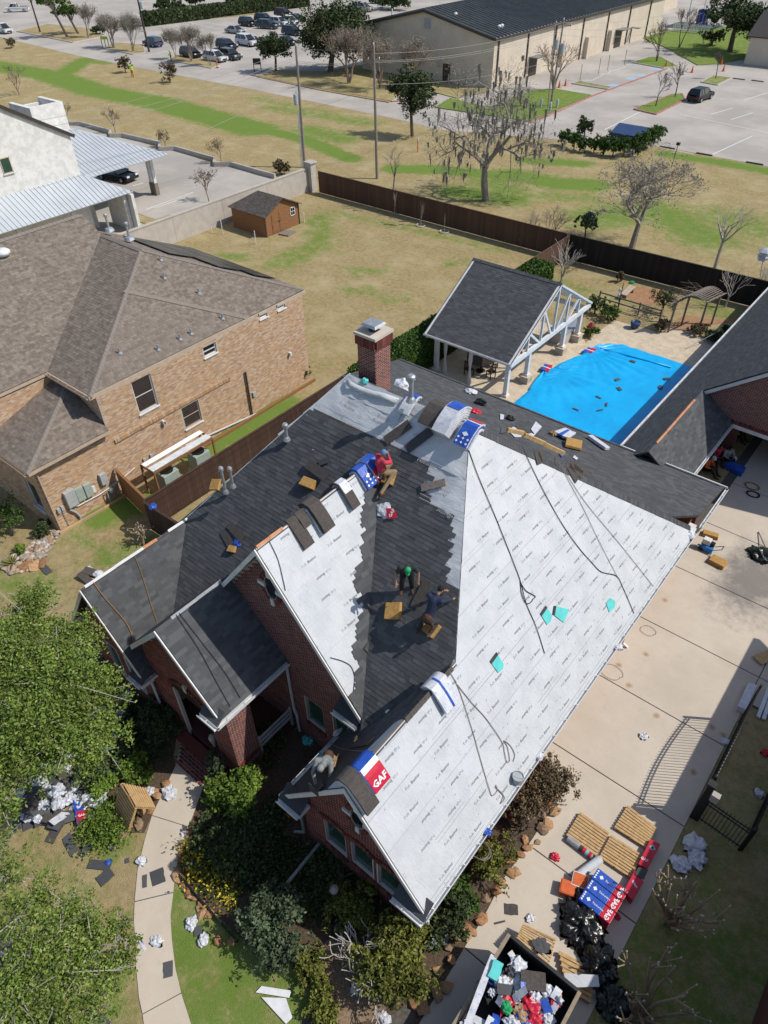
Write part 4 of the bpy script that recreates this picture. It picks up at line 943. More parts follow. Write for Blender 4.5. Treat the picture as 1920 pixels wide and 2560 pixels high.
board_fence('board_fence','short reddish brown gate fence beside gas meter',(-28.9,13.1),(-25.5,12.6),1.7,'brown_paint',.19)
cw=thing('boundary_wall','beige rendered boundary wall behind the shed with corner pillar','wall',(-54.6,45,0))
for i_ in range(4):
 y0,y1=31.5+i_*5.7,31.5+(i_+1)*5.7-.02;b=MB();b.box((-54.8,(y0+y1)/2,1.1),(.25,y1-y0,2.2));b.build('wall_panel','stucco',cw)
b=MB();b.beam((-54.8,31.5,2.24),(-54.8,54.2,2.24),.34,.09);b.build('coping','stucco',cw)
b=MB();b.box((-54.6,54.7,1.35),(.75,.75,2.7));b.build('pillar','stucco',cw);b=MB();b.box((-54.6,54.7,2.78),(1.0,1.0,.16));b.build('pillar_cap','stucco',cw,bevel=.03)
sh=thing('garden_shed','brown timber shed with grey shingle roof and double doors','shed',(-51.2,45,0))
x0,x1,y0,y1=-53.4,-49.0,42.8,47.1;zr=2.95;ze=1.95;ym=(y0+y1)/2
b=MB();b.raw([(x0,y0,0),(x1,y0,0),(x1,y1,0),(x0,y1,0),(x0,y0,ze),(x1,y0,ze),(x1,y1,ze),(x0,y1,ze),(x0,ym,zr),(x1,ym,zr)],[(0,1,5,4),(1,2,6,9,5),(2,3,7,6),(3,0,4,7)]);b.build('wall','brown_paint',sh)
mat('shingle_shed',[.8,1.1],.95,6,tint=[(.10,.085,.075),(.08,.07,.062),(.12,.10,.09)])
for ya,yb in((y0-.2,ym),(y1+.2,ym),(None,None)):
 za=ze-.1;xh=x0+1.5
 pl=Plane([(x0-.25,ya,za),(x1+.3,ya,za),(x1+.3,ym,zr+.03),(xh,ym,zr+.03)],(1,0,0))if ya else Plane([(x0-.25,y0-.2,za),(x0-.25,y1+.2,za),(xh,ym,zr+.03)],(0,1,0));d_=deck(pl,'roof_slope',sh,'shingle_shed',.06);shingles(pl,d_,'shingle_shed',ind=0)
for ya in(44.05,44.95):
 dd_=MB();dd_.box((x1+.02,ya,.95),(.04,.86,1.75));d_=dd_.build('door','brown_paint',sh)
 for z in(.5,1.35):b=MB();b.box((x1+.045,ya,z),(.02,.6,.6));b.build('door_panel','brown_paint',d_)
 b=MB();b.box((x1+.06,ya+(.36 if ya<44.5 else-.36),1.0),(.04,.04,.12));b.build('handle','black_metal',d_)
window(sh,(x1+.1,0,0),(0,1,0),(1,0,0),46.0,46.6,1.0,1.75,'dark_glass',mull=(2,2),sill=False);b=MB();b.box((x1+.8,44.6,.06),(1.1,1.2,.12),.2);b.build('ramp','old_wood',sh)
b=MB()
for yy in(y0+.03,y1-.03):b.box((x1+.02,yy,ze/2),(.06,.1,ze))
b.build('corner_trim','bronze',sh)['kind']='stuff'
for k_,x,y,h_ in(('c4',1155,175,1.15),('c4',1327,230,1.15),('c4',1100,172,.55),('c4',1578,118,.9)):
 q=W(k_,x,y);b=MB();b.tube([(0,0,0),(.0,0,h_)],.035,6);b.lathe((0,0,h_),[(.045,0),(.045,.03),(.01,.06)],6);o_=b.build('white_stake','white_paint',loc=None);o_.location=q
 tag(o_,'thin white post standing on lawn '+{1155:'against the beige wall',1327:'in front of the shed corner',1100:'and shorter than the rest, by the beige wall',1578:'behind the shed door side'}[x],'post','white posts near the shed')
cl=thing('stone_clinic','white stone building with pale standing seam metal roofs','building',(-66,30,0))
b=MB();b.raw([(-62.5,12,0),(-62.5,34.1,0),(-62.5,34.1,8.3),(-62.5,24,14.2),(-62.5,12,7.2),(-74,34.1,0),(-74,34.1,8.3),(-74,24,14.2),(-74,12,7.2)],[(0,1,2,3,4),(1,5,6,2)]);b.build('stone_wall','stone_white',cl)
b=MB();b.slab([(-62.3,34.5,8.2),(-62.3,24,14.35),(-75,24,14.35),(-75,34.5,8.2)],.25);b.build('dark_roof','bronze',cl)
q=[WX('c1',x,y,-62.45)for x,y in((15,1025),(75,1012),(103,1110),(45,1125))];ya,yb=q[0].y,(q[1].y+q[2].y)/2;za,zb=(q[2].z+q[3].z)/2,(q[0].z+q[1].z)/2
window(cl,(-62.45,0,0),(0,1,0),(1,0,0),q[0].y-.3,q[0].y+.55,q[3].z,q[0].z,'pale_glass' if 'pale_glass' in MT else 'green_glass',frame='tan_trim',rec=.02)
def seam_roof(P,u,name,m='metal_roof',step=.42,parent=cl,rib=.05):
 pl=Plane(P,u);d_=deck(pl,name,parent,m,.08);b=MB();us=[q_[0]for q_ in pl.q];x=min(us)+.05;vm=[q_[1]for q_ in pl.q]
 while x<max(us):
  vs=[];qq=pl.q
  for i in range(len(qq)):
   p_,q_=qq[i],qq[(i+1)%len(qq)]
   if(p_[0]>x)!=(q_[0]>x):vs.append(p_[1]+(q_[1]-p_[1])*(x-p_[0])/(q_[0]-p_[0]))
  if len(vs)>=2:b.beam(pl.at(x,min(vs),rib/2),pl.at(x,max(vs),rib/2),.03,rib,up=pl.n)
  x+=step
 o_=b.build('seam',m,d_);o_['kind']='stuff';return d_
seam_roof([(-59.4,14,3.5),(-59.4,36.9,3.5),(-62.5,34.1,5.1),(-62.5,14,5.1)],(0,1,0),'metal_roof');seam_roof([(-59.4,36.9,3.5),(-62.5,34.1,5.1),(-66,34.1,5.1),(-66,36.9,3.5)],(1,0,0),'metal_roof')
seam_roof([(-64.8,33,3.95),(-64.8,45.2,3.95),(-72.0,39.5,6.3),(-72.0,33,6.3)],(0,1,0),'metal_roof');seam_roof([(-64.8,45.2,3.95),(-72,39.5,6.3),(-78,39.5,6.3),(-78,45.2,3.95)],(1,0,0),'metal_roof')
b=MB();b.box((-63.5,25,1.65),(.3,20,3.3));b.box((-61.3,36.6,1.7),(4.2,.3,3.4));b.build('stone_wall','stone_white',cl)
for x,y in((-60.0,36.2),(-60.0,31),(-60,26)):b=MB();b.box((x,y,1.7),(.35,.35,3.4));b.build('column','stone_white',cl)
for dx in(0,.55):
 b=MB();b.box((-66.6-dx,44.1,2.4),(.3,.3,3.0));b.build('column','white_paint',cl);b=MB();b.box((-66.6-dx,44.1,.6),(.42,.42,1.2));b.build('column_base','old_wood',cl)
b=MB();b.box((-63.3,29.5,1.3),(.12,1.4,2.6));b.box((-63.3,32.0,1.3),(.12,1.4,2.6));b.build('dark_opening','dark_glass',cl)['kind']='stuff'
sb=thing('stone_chimney','square white stone enclosure with dark inside above the clinic roof edge','chimney',W('c1',230,780,7))
c_=W('c1',240,700,8.2)
for dx,dy,sx,sy in((1.7,0,.4,2.6),(-1.7,0,.4,2.6),(0,1.5,3.8,.4),(0,-1.5,3.8,.4)):b=MB();b.box((c_.x+dx,c_.y+dy,c_.z-4),(sx,sy,9.0 if dx>=0 else 8.2));b.build('stone_face','stone_white',sb)
rw=thing('retaining_wall','low grey stepped wall with planted recesses along the clinic car park','wall',W('c1',900,930))
path=[W('c1',x,y)for x,y in((350,778),(435,800),(445,812),(530,815),(720,868),(715,892),(800,890),(1040,945),(1035,978),(1140,975),(1395,1048),(1390,1080),(1500,1078),(1640,1118))]+[W('c2',x,y)for x,y in((20,1130),(125,1158))]
for i_ in range(len(path)-1):b=MB();b.beam(path[i_]+Vector((0,0,.25)),path[i_+1]+Vector((0,0,.25)),.25,.5);b.build('wall_segment','stucco',rw)
ck=thing('church_hall','large beige hall with grey green ribbed metal roof','building',(-78,130,0))
cxr,cxl,cyf,cyb=-65.3,-91.0,105.5,168;ce=6.5;cap_=9.1;cxm=(cxr+cxl)/2
b=MB();b.raw([(cxr,cyf,0),(cxl,cyf,0),(cxl,cyf,ce),(cxm,cyf,cap_),(cxr,cyf,ce),(cxr,cyb,0),(cxr,cyb,ce),(cxl,cyb,0),(cxl,cyb,ce),(cxm,cyb,cap_)],[(1,0,4,3,2),(0,5,6,4),(7,1,2,8),(5,7,8,9,6)]);b.build('wall','church_wall',ck)
seam_roof([(cxr+.4,cyf-.4,ce-.05),(cxr+.4,cyb,ce-.05),(cxm,cyb,cap_+.1),(cxm,cyf-.4,cap_+.1)],(0,1,0),'metal_roof','church_roof',1.0,ck,.22);seam_roof([(cxl-.4,cyf-.4,ce-.05),(cxl-.4,cyb,ce-.05),(cxm,cyb,cap_+.1),(cxm,cyf-.4,cap_+.1)],(0,1,0),'metal_roof','church_roof',1.0,ck,.22)
b=MB();b.beam((cxr+.42,cyf-.4,ce-.2),(cxr+.42,cyb,ce-.2),.1,.35);b.beam((cxr+.4,cyf-.42,ce-.2),(cxm,cyf-.42,cap_-.05),.06,.3);b.beam((cxl-.4,cyf-.42,ce-.2),(cxm,cyf-.42,cap_-.05),.06,.3);b.build('trim','bronze',ck)['kind']='stuff'
for y in(106.6,115.2,124,133.5,143,152,161):b=MB();b.box((cxr+.1,y,3.2),(.16,.22,6.2));b.build('downspout','bronze',ck)
for y,w_,h_ in((117.5,2.4,2.6),(148.5,2.6,2.8),(154,.2,2.4)):
 b=MB();b.box((cxr+.04,y,h_/2),(.1,w_,h_));d_=b.build('door','bronze',ck);b=MB();b.box((cxr+.8,y,h_+.1),(1.6,w_+.6,.15));b.build('canopy','church_roof',d_)
for y in(126.5,135.5,144.5):b=MB();b.box((cxr+.35,y,1.6),(.7,1.0,3.2));b.build('buttress','church_wall',ck)
q=WY('c2',1112,152,cyf);b=MB()
for i_ in range(7):b.box((q.x,cyf-.05,q.z-.6+i_*.2),(1.3,.1,.12))
b.build('louvre','box_grey',ck)['kind']='stuff'
q=WY('c2',1235,470,cyf);b=MB();b.box((q.x,cyf-.04,1.25),(1.4,.08,2.5));b.build('door','bronze',ck);q=WY('c2',1188,415,cyf);b=MB();b.box((q.x,cyf-.05,q.z),(.7,.1,.8));b.build('louvre','box_grey',ck)
for k_,x,y in(('c2',1275,60),('c2',1293,120),('c2',1575,200),('c2',1592,195)):
 q=W(k_,x,y,8.0 if y<150 else 6.7);b=MB();b.tube([q+Vector((0,0,-.6)),q+Vector((0,0,.6))],.18,8);b.lathe(q+Vector((0,0,.5)),[(.3,0),(.3,.15),(.1,.3)],8);b.build('roof_vent','white_metal',ck)
q=W('c2',882,95,7.5);b=MB();b.tube([q+Vector((0,0,-1)),q+Vector((0,0,.8))],.12,8);b.build('roof_vent','white_metal',ck)
an=thing('tan_annexe','small tan building with dark roof beside green lawn','building',W('c3',1590,430))
q=W('c3',1500,415);b=MB();b.box((q.x+7,q.y+5,2.0),(14,10,4.0));b.build('wall','church_wall',an);b=MB();b.slab([(q.x-.5,q.y-.5,4.0),(q.x+14,q.y-.5,4.0),(q.x+14,q.y+5,7.0),(q.x-.5,q.y+5,7.0)],.2);b.build('roof_slope','shingle_back',an);b=MB();b.slab([(q.x-.5,q.y+10.5,4.0),(q.x+14,q.y+10.5,4.0),(q.x+14,q.y+5,7.0),(q.x-.5,q.y+5,7.0)],.2);b.build('roof_slope','shingle_back',an)
far=thing('grey_hall','long low grey roofed hall beyond the church hall','building',(-100,190,0));b=MB();b.box((-92,200,2.5),(30,12,5));b.build('wall','church_wall',far);b=MB();b.slab([(-108,193,5),(-76,193,5),(-76,200,8),(-108,200,8)],.3);b.build('roof_slope','church_roof',far)
gg=thing('brick_garage','brick garage with charcoal shingle roof beside the covered pool','garage',(-2.2,40,0))
GX0,GE,GRX,GYF=-9.14,2.25,-.1,35.6
gz=lambda x:GE+.8*(x-GX0)
BX,BZ=-7.40,GE+.8*(-7.40-GX0)
gL=Plane([(GX0,29.0,GE),(GX0,56,GE),(GRX,56,gz(GRX)),(GRX,GYF-.25,gz(GRX)),(BX,GYF-.25,BZ),(BX,28.5,BZ),(BX-.6,28.5,BZ-.48)],(0,1,0));gBR=Plane([(BX,28.5,BZ),(BX,GYF,BZ),(-5.5,GYF,GE),(-5.5,29.0,GE),(BX+.6,28.5,BZ-.48)],(0,1,0));gR_=Plane([(GRX,GYF-.25,gz(GRX)),(GRX,56,gz(GRX)),(8.94,56,GE),(8.94,GYF-.25,GE)],(0,1,0))
for k_,pl in(('L',gL),('BR',gBR),('R',gR_)):
 d_=deck(pl,'roof_slope',gg,'shingle_back',.09)
 if k_!='R':shingles(pl,d_,ind=120 if k_=='BR' else 0)
gw=wall(gg,(0,GYF,0),(1,0,0),[(BX,BZ-.1),(GRX,gz(GRX)-.15),(8.8,GE)],2.42,[],(0,-1,0),'brick_red','mortar',ind=120)
soldier(gw,(-5.45,GYF,2.22),(8.7,GYF,2.22),(0,-1,0),.2,'brick_red');b=MB();b.beam((-5.45,GYF+.05,2.1),(8.7,GYF+.05,2.1),.2,.22);b.build('beam','white_paint',gg)
b=MB();ya,yb=GYF-.3,GYF-.24;b.raw([(BX,ya,BZ-.1),(GRX,ya,gz(GRX)-.1),(GRX,ya,gz(GRX)-.32),(BX,ya,BZ-.32),(BX,yb,BZ-.1),(GRX,yb,gz(GRX)-.1),(GRX,yb,gz(GRX)-.32),(BX,yb,BZ-.32)],[(3,2,1,0),(4,5,6,7),(0,1,5,4),(2,3,7,6)]);b.build('rake_board','white_paint',gg)
b=MB();b.box((0,42,1.1),(17.4,.2,2.2));b.box((-8.7,42.5,1.1),(.2,26.5,2.2));b.box((0,55.9,1.1),(17.4,.2,2.2));b.build('wall','brick_red',gg)['kind']='stuff'
wall(gg,(-5.75,0,0),(0,1,0),[(30.5,2.2),(GYF,2.2)],0,[],(1,0,0),'brick_red','mortar')
for x in(-5.3,1.6,8.5):b=MB();b.box((x,GYF+.2,1.0),(.45,.45,2.0));b.build('pier','brick_red',gg)
gutter((GX0-.02,29.2,GE),(GX0-.02,56,GE),(-1,0,0),gg,'white_metal');gutter((-5.47,29.3,GE),(-5.47,GYF-.1,GE),(1,0,0),gg)
ridge_caps((BX,29.4,BZ),(BX,GYF-.4,BZ),(1,0,-.8),(-1,0,-.8),gg,'copper',.09,1.2,'copper_flashing','stuff')
nh=thing('brick_house','neighbouring red brick house right of the driveway lawn','house',(9,8,0))
b=MB();b.box((9.0,5.4,2.7),(9,41.5,5.4));b.build('wall','brick_red',nh);b=MB();b.slab([(4.05,-15.5,5.45),(4.05,26.6,5.45),(9,26.6,8.6),(9,-15.5,8.6)],.2);b.build('roof_slope','shingle',nh);b=MB();b.slab([(14.0,-15.5,5.45),(14.0,26.6,5.45),(9,26.6,8.6),(9,-15.5,8.6)],.2);b.build('roof_slope','shingle',nh)
pvn=thing('garden_pavilion','open white timber pavilion with charcoal shingle gable roof beside pool','pavilion',(-20.6,38,0))
px0,px1,pyf,pyb,pym,pze,pzr=-23.8,-17.45,32.75,43.05,37.9,2.8,5.88
for ya in(pyf,pyb):
 pl=Plane([(px0,ya,pze),(px1,ya,pze),(px1,pym,pzr),(px0,pym,pzr)],(1,0,0));d_=deck(pl,'roof_slope',pvn,'white_paint',.12)
 if ya==pyf:shingles(pl,d_,ind=300)
 else:shingles(pl,d_)
ridge_caps((px0,pym,pzr),(px1,pym,pzr),(0,-1,-.6),(0,1,-.6),pvn,'shingle',.2)
def post(x,y,z0,z1,w_=.26,parent=pvn,base=True):
 b=MB();b.box((x,y,(z0+z1)/2),(w_,w_,z1-z0));p_=b.build('post','white_paint',parent,bevel=.01)
 b=MB();b.box((x,y,z0+.08),(w_+.14,w_+.14,.16));b.build('post_base','white_paint',p_);return p_
for x,y,z0 in((-23.3,33.5,0),(-18.05,33.55,0),(-17.95,35.8,.45),(-17.95,40.4,.45),(-17.95,42.6,.45),(-23.3,42.4,0),(-23.3,38,0)):
 post(x,y,z0,pze-.2)
 if z0:b=MB();b.box((x,y,z0/2),(.6,.6,z0));b.build('pedestal','stucco',pvn);b=MB();b.box((x,y,z0+.03),(.72,.72,.07));b.build('pedestal_cap','travertine',pvn)
for x in(px1-.12,px0+.12):
 T_=lambda y:pze+(pzr-pze)*(1-abs(y-pym)/(pym-pyf))-.16
 def bm_(a,c,w_=.14,h_=.2,nm='truss_member'):b=MB();b.beam(a,c,w_,h_,up=(1,0,0)if abs(a[1]-c[1])<.01 else(0,0,1));b.build(nm,'white_paint',pvn)
 bm_((x,pyf+.1,pze-.18),(x,pyb-.1,pze-.18),.16,.3,'tie_beam');bm_((x,pyf,pze-.08),(x,pym,pzr-.1),.12,.2,'rafter');bm_((x,pyb,pze-.08),(x,pym,pzr-.1),.12,.2,'rafter')
 for y,y2 in((37.9,37.9),(37.6,36.3),(38.2,39.5),(36.3,36.3),(39.5,39.5),(36.2,34.8),(39.6,41.0),(34.7,34.7),(41.1,41.1)):bm_((x,y,pze-.1),(x,y2,T_(y2)),.10,.13)
for y in(pyf+.7,pyb-.7):b=MB();b.beam((px0+.1,y,pze-.2),(px1-.1,y,pze-.2),.16,.26);b.build('header_beam','white_paint',pvn)
gutter((px0,pyf-.01,pze),(px1,pyf-.01,pze),(0,-1,0),pvn,straps=False)
mat('cloth_white',[(.62,.61,.59),(.52,.51,.5)],.9,6);mat('dark_wood',[(.03,.02,.016),(.045,.03,.022)],.5,6)
for x,y in((-22.7,33.6),(-20.6,33.3)):
 b=MB();n_=9
 for i_ in range(n_):
  a=2*math.pi*i_/n_
 prof=[(.11,2.55),(.09,1.6),(.05,1.1),(.10,.5),(.14,.02)]
 for j in range(len(prof)-1):
  for i_ in range(12):
   a0,a1=2*math.pi*i_/12,2*math.pi*(i_+1)/12;f=lambda a,k_:(x+prof[k_][0]*(1+.25*(int(round(a*6/math.pi))%2))*math.cos(a),y+prof[k_][0]*(1+.25*(int(round(a*6/math.pi))%2))*math.sin(a),prof[k_][1])
   b.poly([f(a0,j),f(a1,j),f(a1,j+1),f(a0,j+1)])
 o_=b.build('curtain','cloth_white');tag(o_,'tied white curtain hanging under pavilion eave, '+('by the hedge end' if x<-22 else 'at mid eave'),'curtain','pavilion curtains')
tb=thing('dining_table','dark round dining table under the pavilion','table',W('c5',1110,1200));tc_=W('c5',1110,1180)
b=MB();b.lathe((tc_.x,tc_.y,.72),[(.75,0),(.78,.02),(.75,.05)],20);b.build('table_top','dark_wood',tb);b=MB();b.lathe((tc_.x,tc_.y,0),[(.35,0),(.3,.06),(.08,.12),(.08,.72)],12);b.build('pedestal','dark_wood',tb)
def make_chair(loc,rz,label):
 t=thing('dining_chair',label,'chair',loc,'chairs round the dark dining table')
 R=Matrix.Rotation(rz,4,'Z');X=lambda x,y,z:(R@Vector((x,y,z)))+Vector(loc)
 def bb(nm,c,d):b=MB();b.box(X(*c),d,rz);b.build(nm,'dark_wood',t)
 bb('seat',(0,0,.45),(.46,.46,.05))
 for x in(-.2,.2):
  bb('leg',(x,.2,.22),(.05,.05,.44));bb('leg',(x,-.2,.5),(.05,.05,1.0))
 for i_ in range(4):bb('back_slat',(-.15+.1*i_,-.2,.75),(.035,.025,.5))
 bb('top_rail',(0,-.2,1.0),(.46,.04,.08));return t
for a,lb in((-.3,'dark slatted chair at the table, side towards the pool'),(1.2,'dark slatted chair at the table, side towards the arbor'),(2.8,'dark slatted chair at the table, side towards the hedge'),(4.4,'dark slatted chair at the table, side towards the house')):
 make_chair((tc_.x+1.0*math.cos(a),tc_.y+1.0*math.sin(a),.012),a+math.pi/2,lb)
kt=thing('stone_counter','pale stone outdoor counter with steel top under pavilion','counter',W('c6',300,960));q=W('c6',290,950);b=MB();b.box((q.x-.3,q.y+.6,.42),(1.2,2.4,.84));b.build('base','stucco',kt);b=MB();b.box((q.x-.3,q.y+.6,.88),(1.35,2.55,.07));b.build('top','galv',kt)
# trees, shrubs, hedges
def fol(name,tint,rough=.75):return mat(name,[.75,1.2],rough,.8,tint=tint,spec=.25)
fol('leaf_oak',[(.115,.175,.024),(.155,.22,.034),(.07,.115,.016),(.19,.255,.05),(.125,.185,.026),(.23,.275,.09),(.09,.14,.02)])
fol('leaf_dark',[(.042,.064,.022),(.06,.085,.03),(.03,.048,.018),(.08,.11,.042)])
fol('leaf_hedge',[(.04,.085,.012),(.06,.12,.018),(.03,.06,.01),(.09,.16,.03)])
fol('leaf_bright',[(.10,.17,.02),(.14,.22,.03),(.07,.12,.018),(.19,.26,.05)])
fol('leaf_olive',[(.11,.13,.02),(.15,.165,.03),(.07,.085,.016),(.19,.19,.045)])
fol('leaf_bluegreen',[(.06,.09,.045),(.085,.12,.06),(.04,.062,.03),(.12,.15,.085)])
fol('leaf_brown',[(.14,.095,.055),(.19,.13,.075),(.09,.065,.04),(.11,.10,.045)])
fol('leaf_grey',[(.26,.235,.19),(.32,.29,.24),(.19,.175,.14)])
fol('flower_yellow',[(.55,.40,.03),(.6,.48,.05),(.09,.14,.03),(.07,.11,.02)])
mat('bark',[(.13,.105,.085),(.09,.072,.058)],.95,8,bump=.5);mat('bark_grey',[(.30,.265,.23),(.22,.195,.17)],.95,8,bump=.4);mat('bark_white',[(.46,.42,.38),(.36,.325,.295)],.9,6);mat('bark_tan',[(.30,.23,.15),(.23,.17,.105)],.9,8);mat('bark_red',[(.27,.20,.16),(.21,.155,.125)],.9,8)
def WV(k,x,y,base):
 d=ray(k,x,y);n_=f0;t=np.dot(np.array([base[0],base[1],0])-np.array([0,0,0]),n_)/np.dot(d,n_);return Vector(C0+d*t)
def leaf_cloud(name,parent,blobs,size,m,up=.3,shell=.55,clump=.22,per=26):
 """leaves as small faces gathered in clumps through the crown volume; blobs: (x,y,z,rx,ry,rz,n)"""
 Vs=[]
 for(x,y,z,rx,ry,rz,n_)in blobs:
  nc=max(3,int(n_/per));d=rng.normal(size=(nc,3));d/=np.linalg.norm(d,axis=1)[:,None]
  r=(shell+(1-shell)*rng.random(nc))*(.85+.3*rng.random(nc));r[rng.random(nc)<.25]*=.6
  lump=1+.22*np.sin(d[:,0]*5+x)*np.cos(d[:,1]*4+y)+.15*np.sin(d[:,2]*7+d[:,0]*3)
  c=np.stack([x+d[:,0]*rx*r*lump,y+d[:,1]*ry*r*lump,z+d[:,2]*rz*r*lump],1)
  cr=clump*(rx+ry+rz)/3*(.6+.8*rng.random(nc))
  p_=np.repeat(c,per,0)+rng.normal(size=(nc*per,3))*np.repeat(cr,per)[:,None]*.6
  p_[:,2]=np.maximum(p_[:,2],.04)
  Vs.append(p_)
 P_=np.concatenate(Vs);N=len(P_)
 a=rng.normal(size=(N,3));a[:,2]*=.7;a/=np.linalg.norm(a,axis=1)[:,None]
 b_=rng.normal(size=(N,3));b_-=a*np.sum(a*b_,1)[:,None];b_/=np.linalg.norm(b_,axis=1)[:,None]+1e-9
 s=size*(.6+.8*rng.random(N))[:,None]
 V=np.stack([P_-a*s,P_+b_*s*.55,P_+a*s,P_-b_*s*.55],1).reshape(-1,3);V[:,2]=np.maximum(V[:,2],.02)
 return npmesh(name,V,np.arange(4*N).reshape(-1,4),m,parent)
def branch(b,p,d,L,r,lev,maxlev,rr,nb=(2,4),bend=.25,up=.15,spread=.75,sides=4,tips=None,minr=.006):
 k=4 if lev<2 else 3;q=[Vector(p)];dd=Vector(d).normalized();rs=[r];r1=max(minr,r*(.62 if lev<maxlev else.3))
 for i in range(k):
  dd=(dd+Vector((rr.gauss(0,bend),rr.gauss(0,bend),rr.gauss(0,bend*.6)+up*.3))).normalized();q.append(q[-1]+dd*(L/k));rs.append(r+(r1-r)*(i+1)/k)
 b.tube(q,rs,sides if lev<2 else 3,cap=lev==maxlev)
 if lev>=maxlev:
  if tips is not None:tips.append((q[-1],dd))
  return
 n_=rr.randint(*nb)
 for i in range(n_):
  t=rr.uniform(.45,1.0)if i else 1.0;j=min(k-1,int(t*k));pos=q[j].lerp(q[j+1],t*k-j)if t<1 else q[-1]
  ax=Vector((rr.gauss(0,1),rr.gauss(0,1),rr.gauss(0,1))).normalized();side=(ax-dd*ax.dot(dd)).normalized()
  nd=(dd*math.cos(spread*rr.uniform(.5,1.1))+side*math.sin(spread*rr.uniform(.5,1.1))+Vector((0,0,up))).normalized()
  branch(b,pos,nd,L*rr.uniform(.6,.85),rs[j+1]*.72,lev+1,maxlev,rr,nb,bend,up,spread,sides,tips,minr)
def bare(name,label,base,top,width,m='bark_grey',lev=4,nb=(3,4),trunk=.35,r=None,seed=1,stems=1,group=None,cat='tree',spread=.7,up=.12,bend=.16,leaf=None,minr=None,tips_out=None):
 base=Vector((base[0],base[1],0));h=top;rr=random.Random(seed);t=thing(name,label,cat,base,group);r=r or h*.022
 depth=(base-Vector((0,0,H))).length;minr=minr or max(.006,depth*.00019)
 tips=[]if tips_out is None else tips_out;tb_=MB();cb=MB()
 for s_ in range(stems):
  a=2*math.pi*s_/max(1,stems)+rr.random();lean=Vector((math.cos(a),math.sin(a),0))*(.0 if stems==1 else.28)
  hh=h*trunk;q0=base+lean*.2;q1=base+lean*hh*.9+Vector((0,0,hh))+Vector((rr.gauss(0,.02*h),rr.gauss(0,.02*h),0))
  tb_.tube([q0,q0.lerp(q1,.5)+Vector((rr.gauss(0,.01*h),rr.gauss(0,.01*h),0)),q1],[r,r*.85,r*.7],7)
  d0=(q1-q0).normalized()
  for j in range(rr.randint(3,4)if stems==1 else 2):
   aa=rr.random()*6.28;nd=(d0*.8+Vector((math.cos(aa),math.sin(aa),.2))*spread*.8).normalized()if j else d0
   branch(cb,q1,nd,(h-hh)*.42,r*.6,1,lev,rr,nb,bend,up,spread,4,tips,minr)
 zs=[v[2]for v in cb.v];mz=max(zs);xs=[math.hypot(v[0]-base.x,v[1]-base.y)for v in cb.v];xs.sort();mx=xs[int(len(xs)*.97)]
 fz=(h-h*trunk)/max(.1,mz-h*trunk);fx=(width/2)/max(.1,mx)
 f=lambda v:(base.x+(v[0]-base.x)*fx,base.y+(v[1]-base.y)*fx,h*trunk+(v[2]-h*trunk)*fz if v[2]>h*trunk else v[2])
 tb_.v=[(base.x+(v[0]-base.x)*(1 if stems==1 else fx),base.y+(v[1]-base.y)*(1 if stems==1 else fx),v[2])for v in tb_.v]
 cb.v=[f(v)for v in cb.v]
 if stems==1:
  pass
 for i_,(p_,d_)in enumerate(tips):tips[i_]=(Vector(f(p_)),d_)
 tb_.build('trunk',m,t);cb.build('crown',m,t)
 if leaf:
  mm,size,per,cl=leaf;P_=[(p_.x,p_.y,p_.z,cl,cl,cl,per)for p_,_ in tips];leaf_cloud('foliage',t,P_,size,mm,per=per,clump=.5,shell=.1)
 return t
def bare_px(name,label,k,base,box,**kw):
 B=W(k,*base);top=WV(k,(box[0]+box[2])/2,box[1],B);l=WV(k,box[0],(box[1]+box[3])/2,B);r_=WV(k,box[2],(box[1]+box[3])/2,B);bot=WV(k,(box[0]+box[2])/2,box[3],B)
 kw.setdefault('trunk',max(.12,min(.6,bot.z/max(.5,top.z)*.9)));return bare(name,label,B,max(1,top.z),(r_-l).length,**kw)
def ever_px(name,label,k,base,box,m='leaf_dark',n=5000,size=.12,group=None,nblob=9,trunk_m='bark',cat='tree',seed=0,per=26,clump=.2):
 B=W(k,*base);c_=WV(k,(box[0]+box[2])/2,(box[1]+box[3])/2,B);l=WV(k,box[0],(box[1]+box[3])/2,B);r_=WV(k,box[2],(box[1]+box[3])/2,B);rx=(r_-l).length/2;tp=WV(k,(box[0]+box[2])/2,box[1],B).z;bt=WV(k,(box[0]+box[2])/2,box[3],B).z;rz=(tp-bt)/2
 return ever(name,label,B,Vector((B.x+(c_.x-B.x),B.y+(c_.y-B.y),(tp+bt)/2)),rx*1.22,rz*1.15,m,n,size,group,nblob,trunk_m,cat,seed,per,clump)
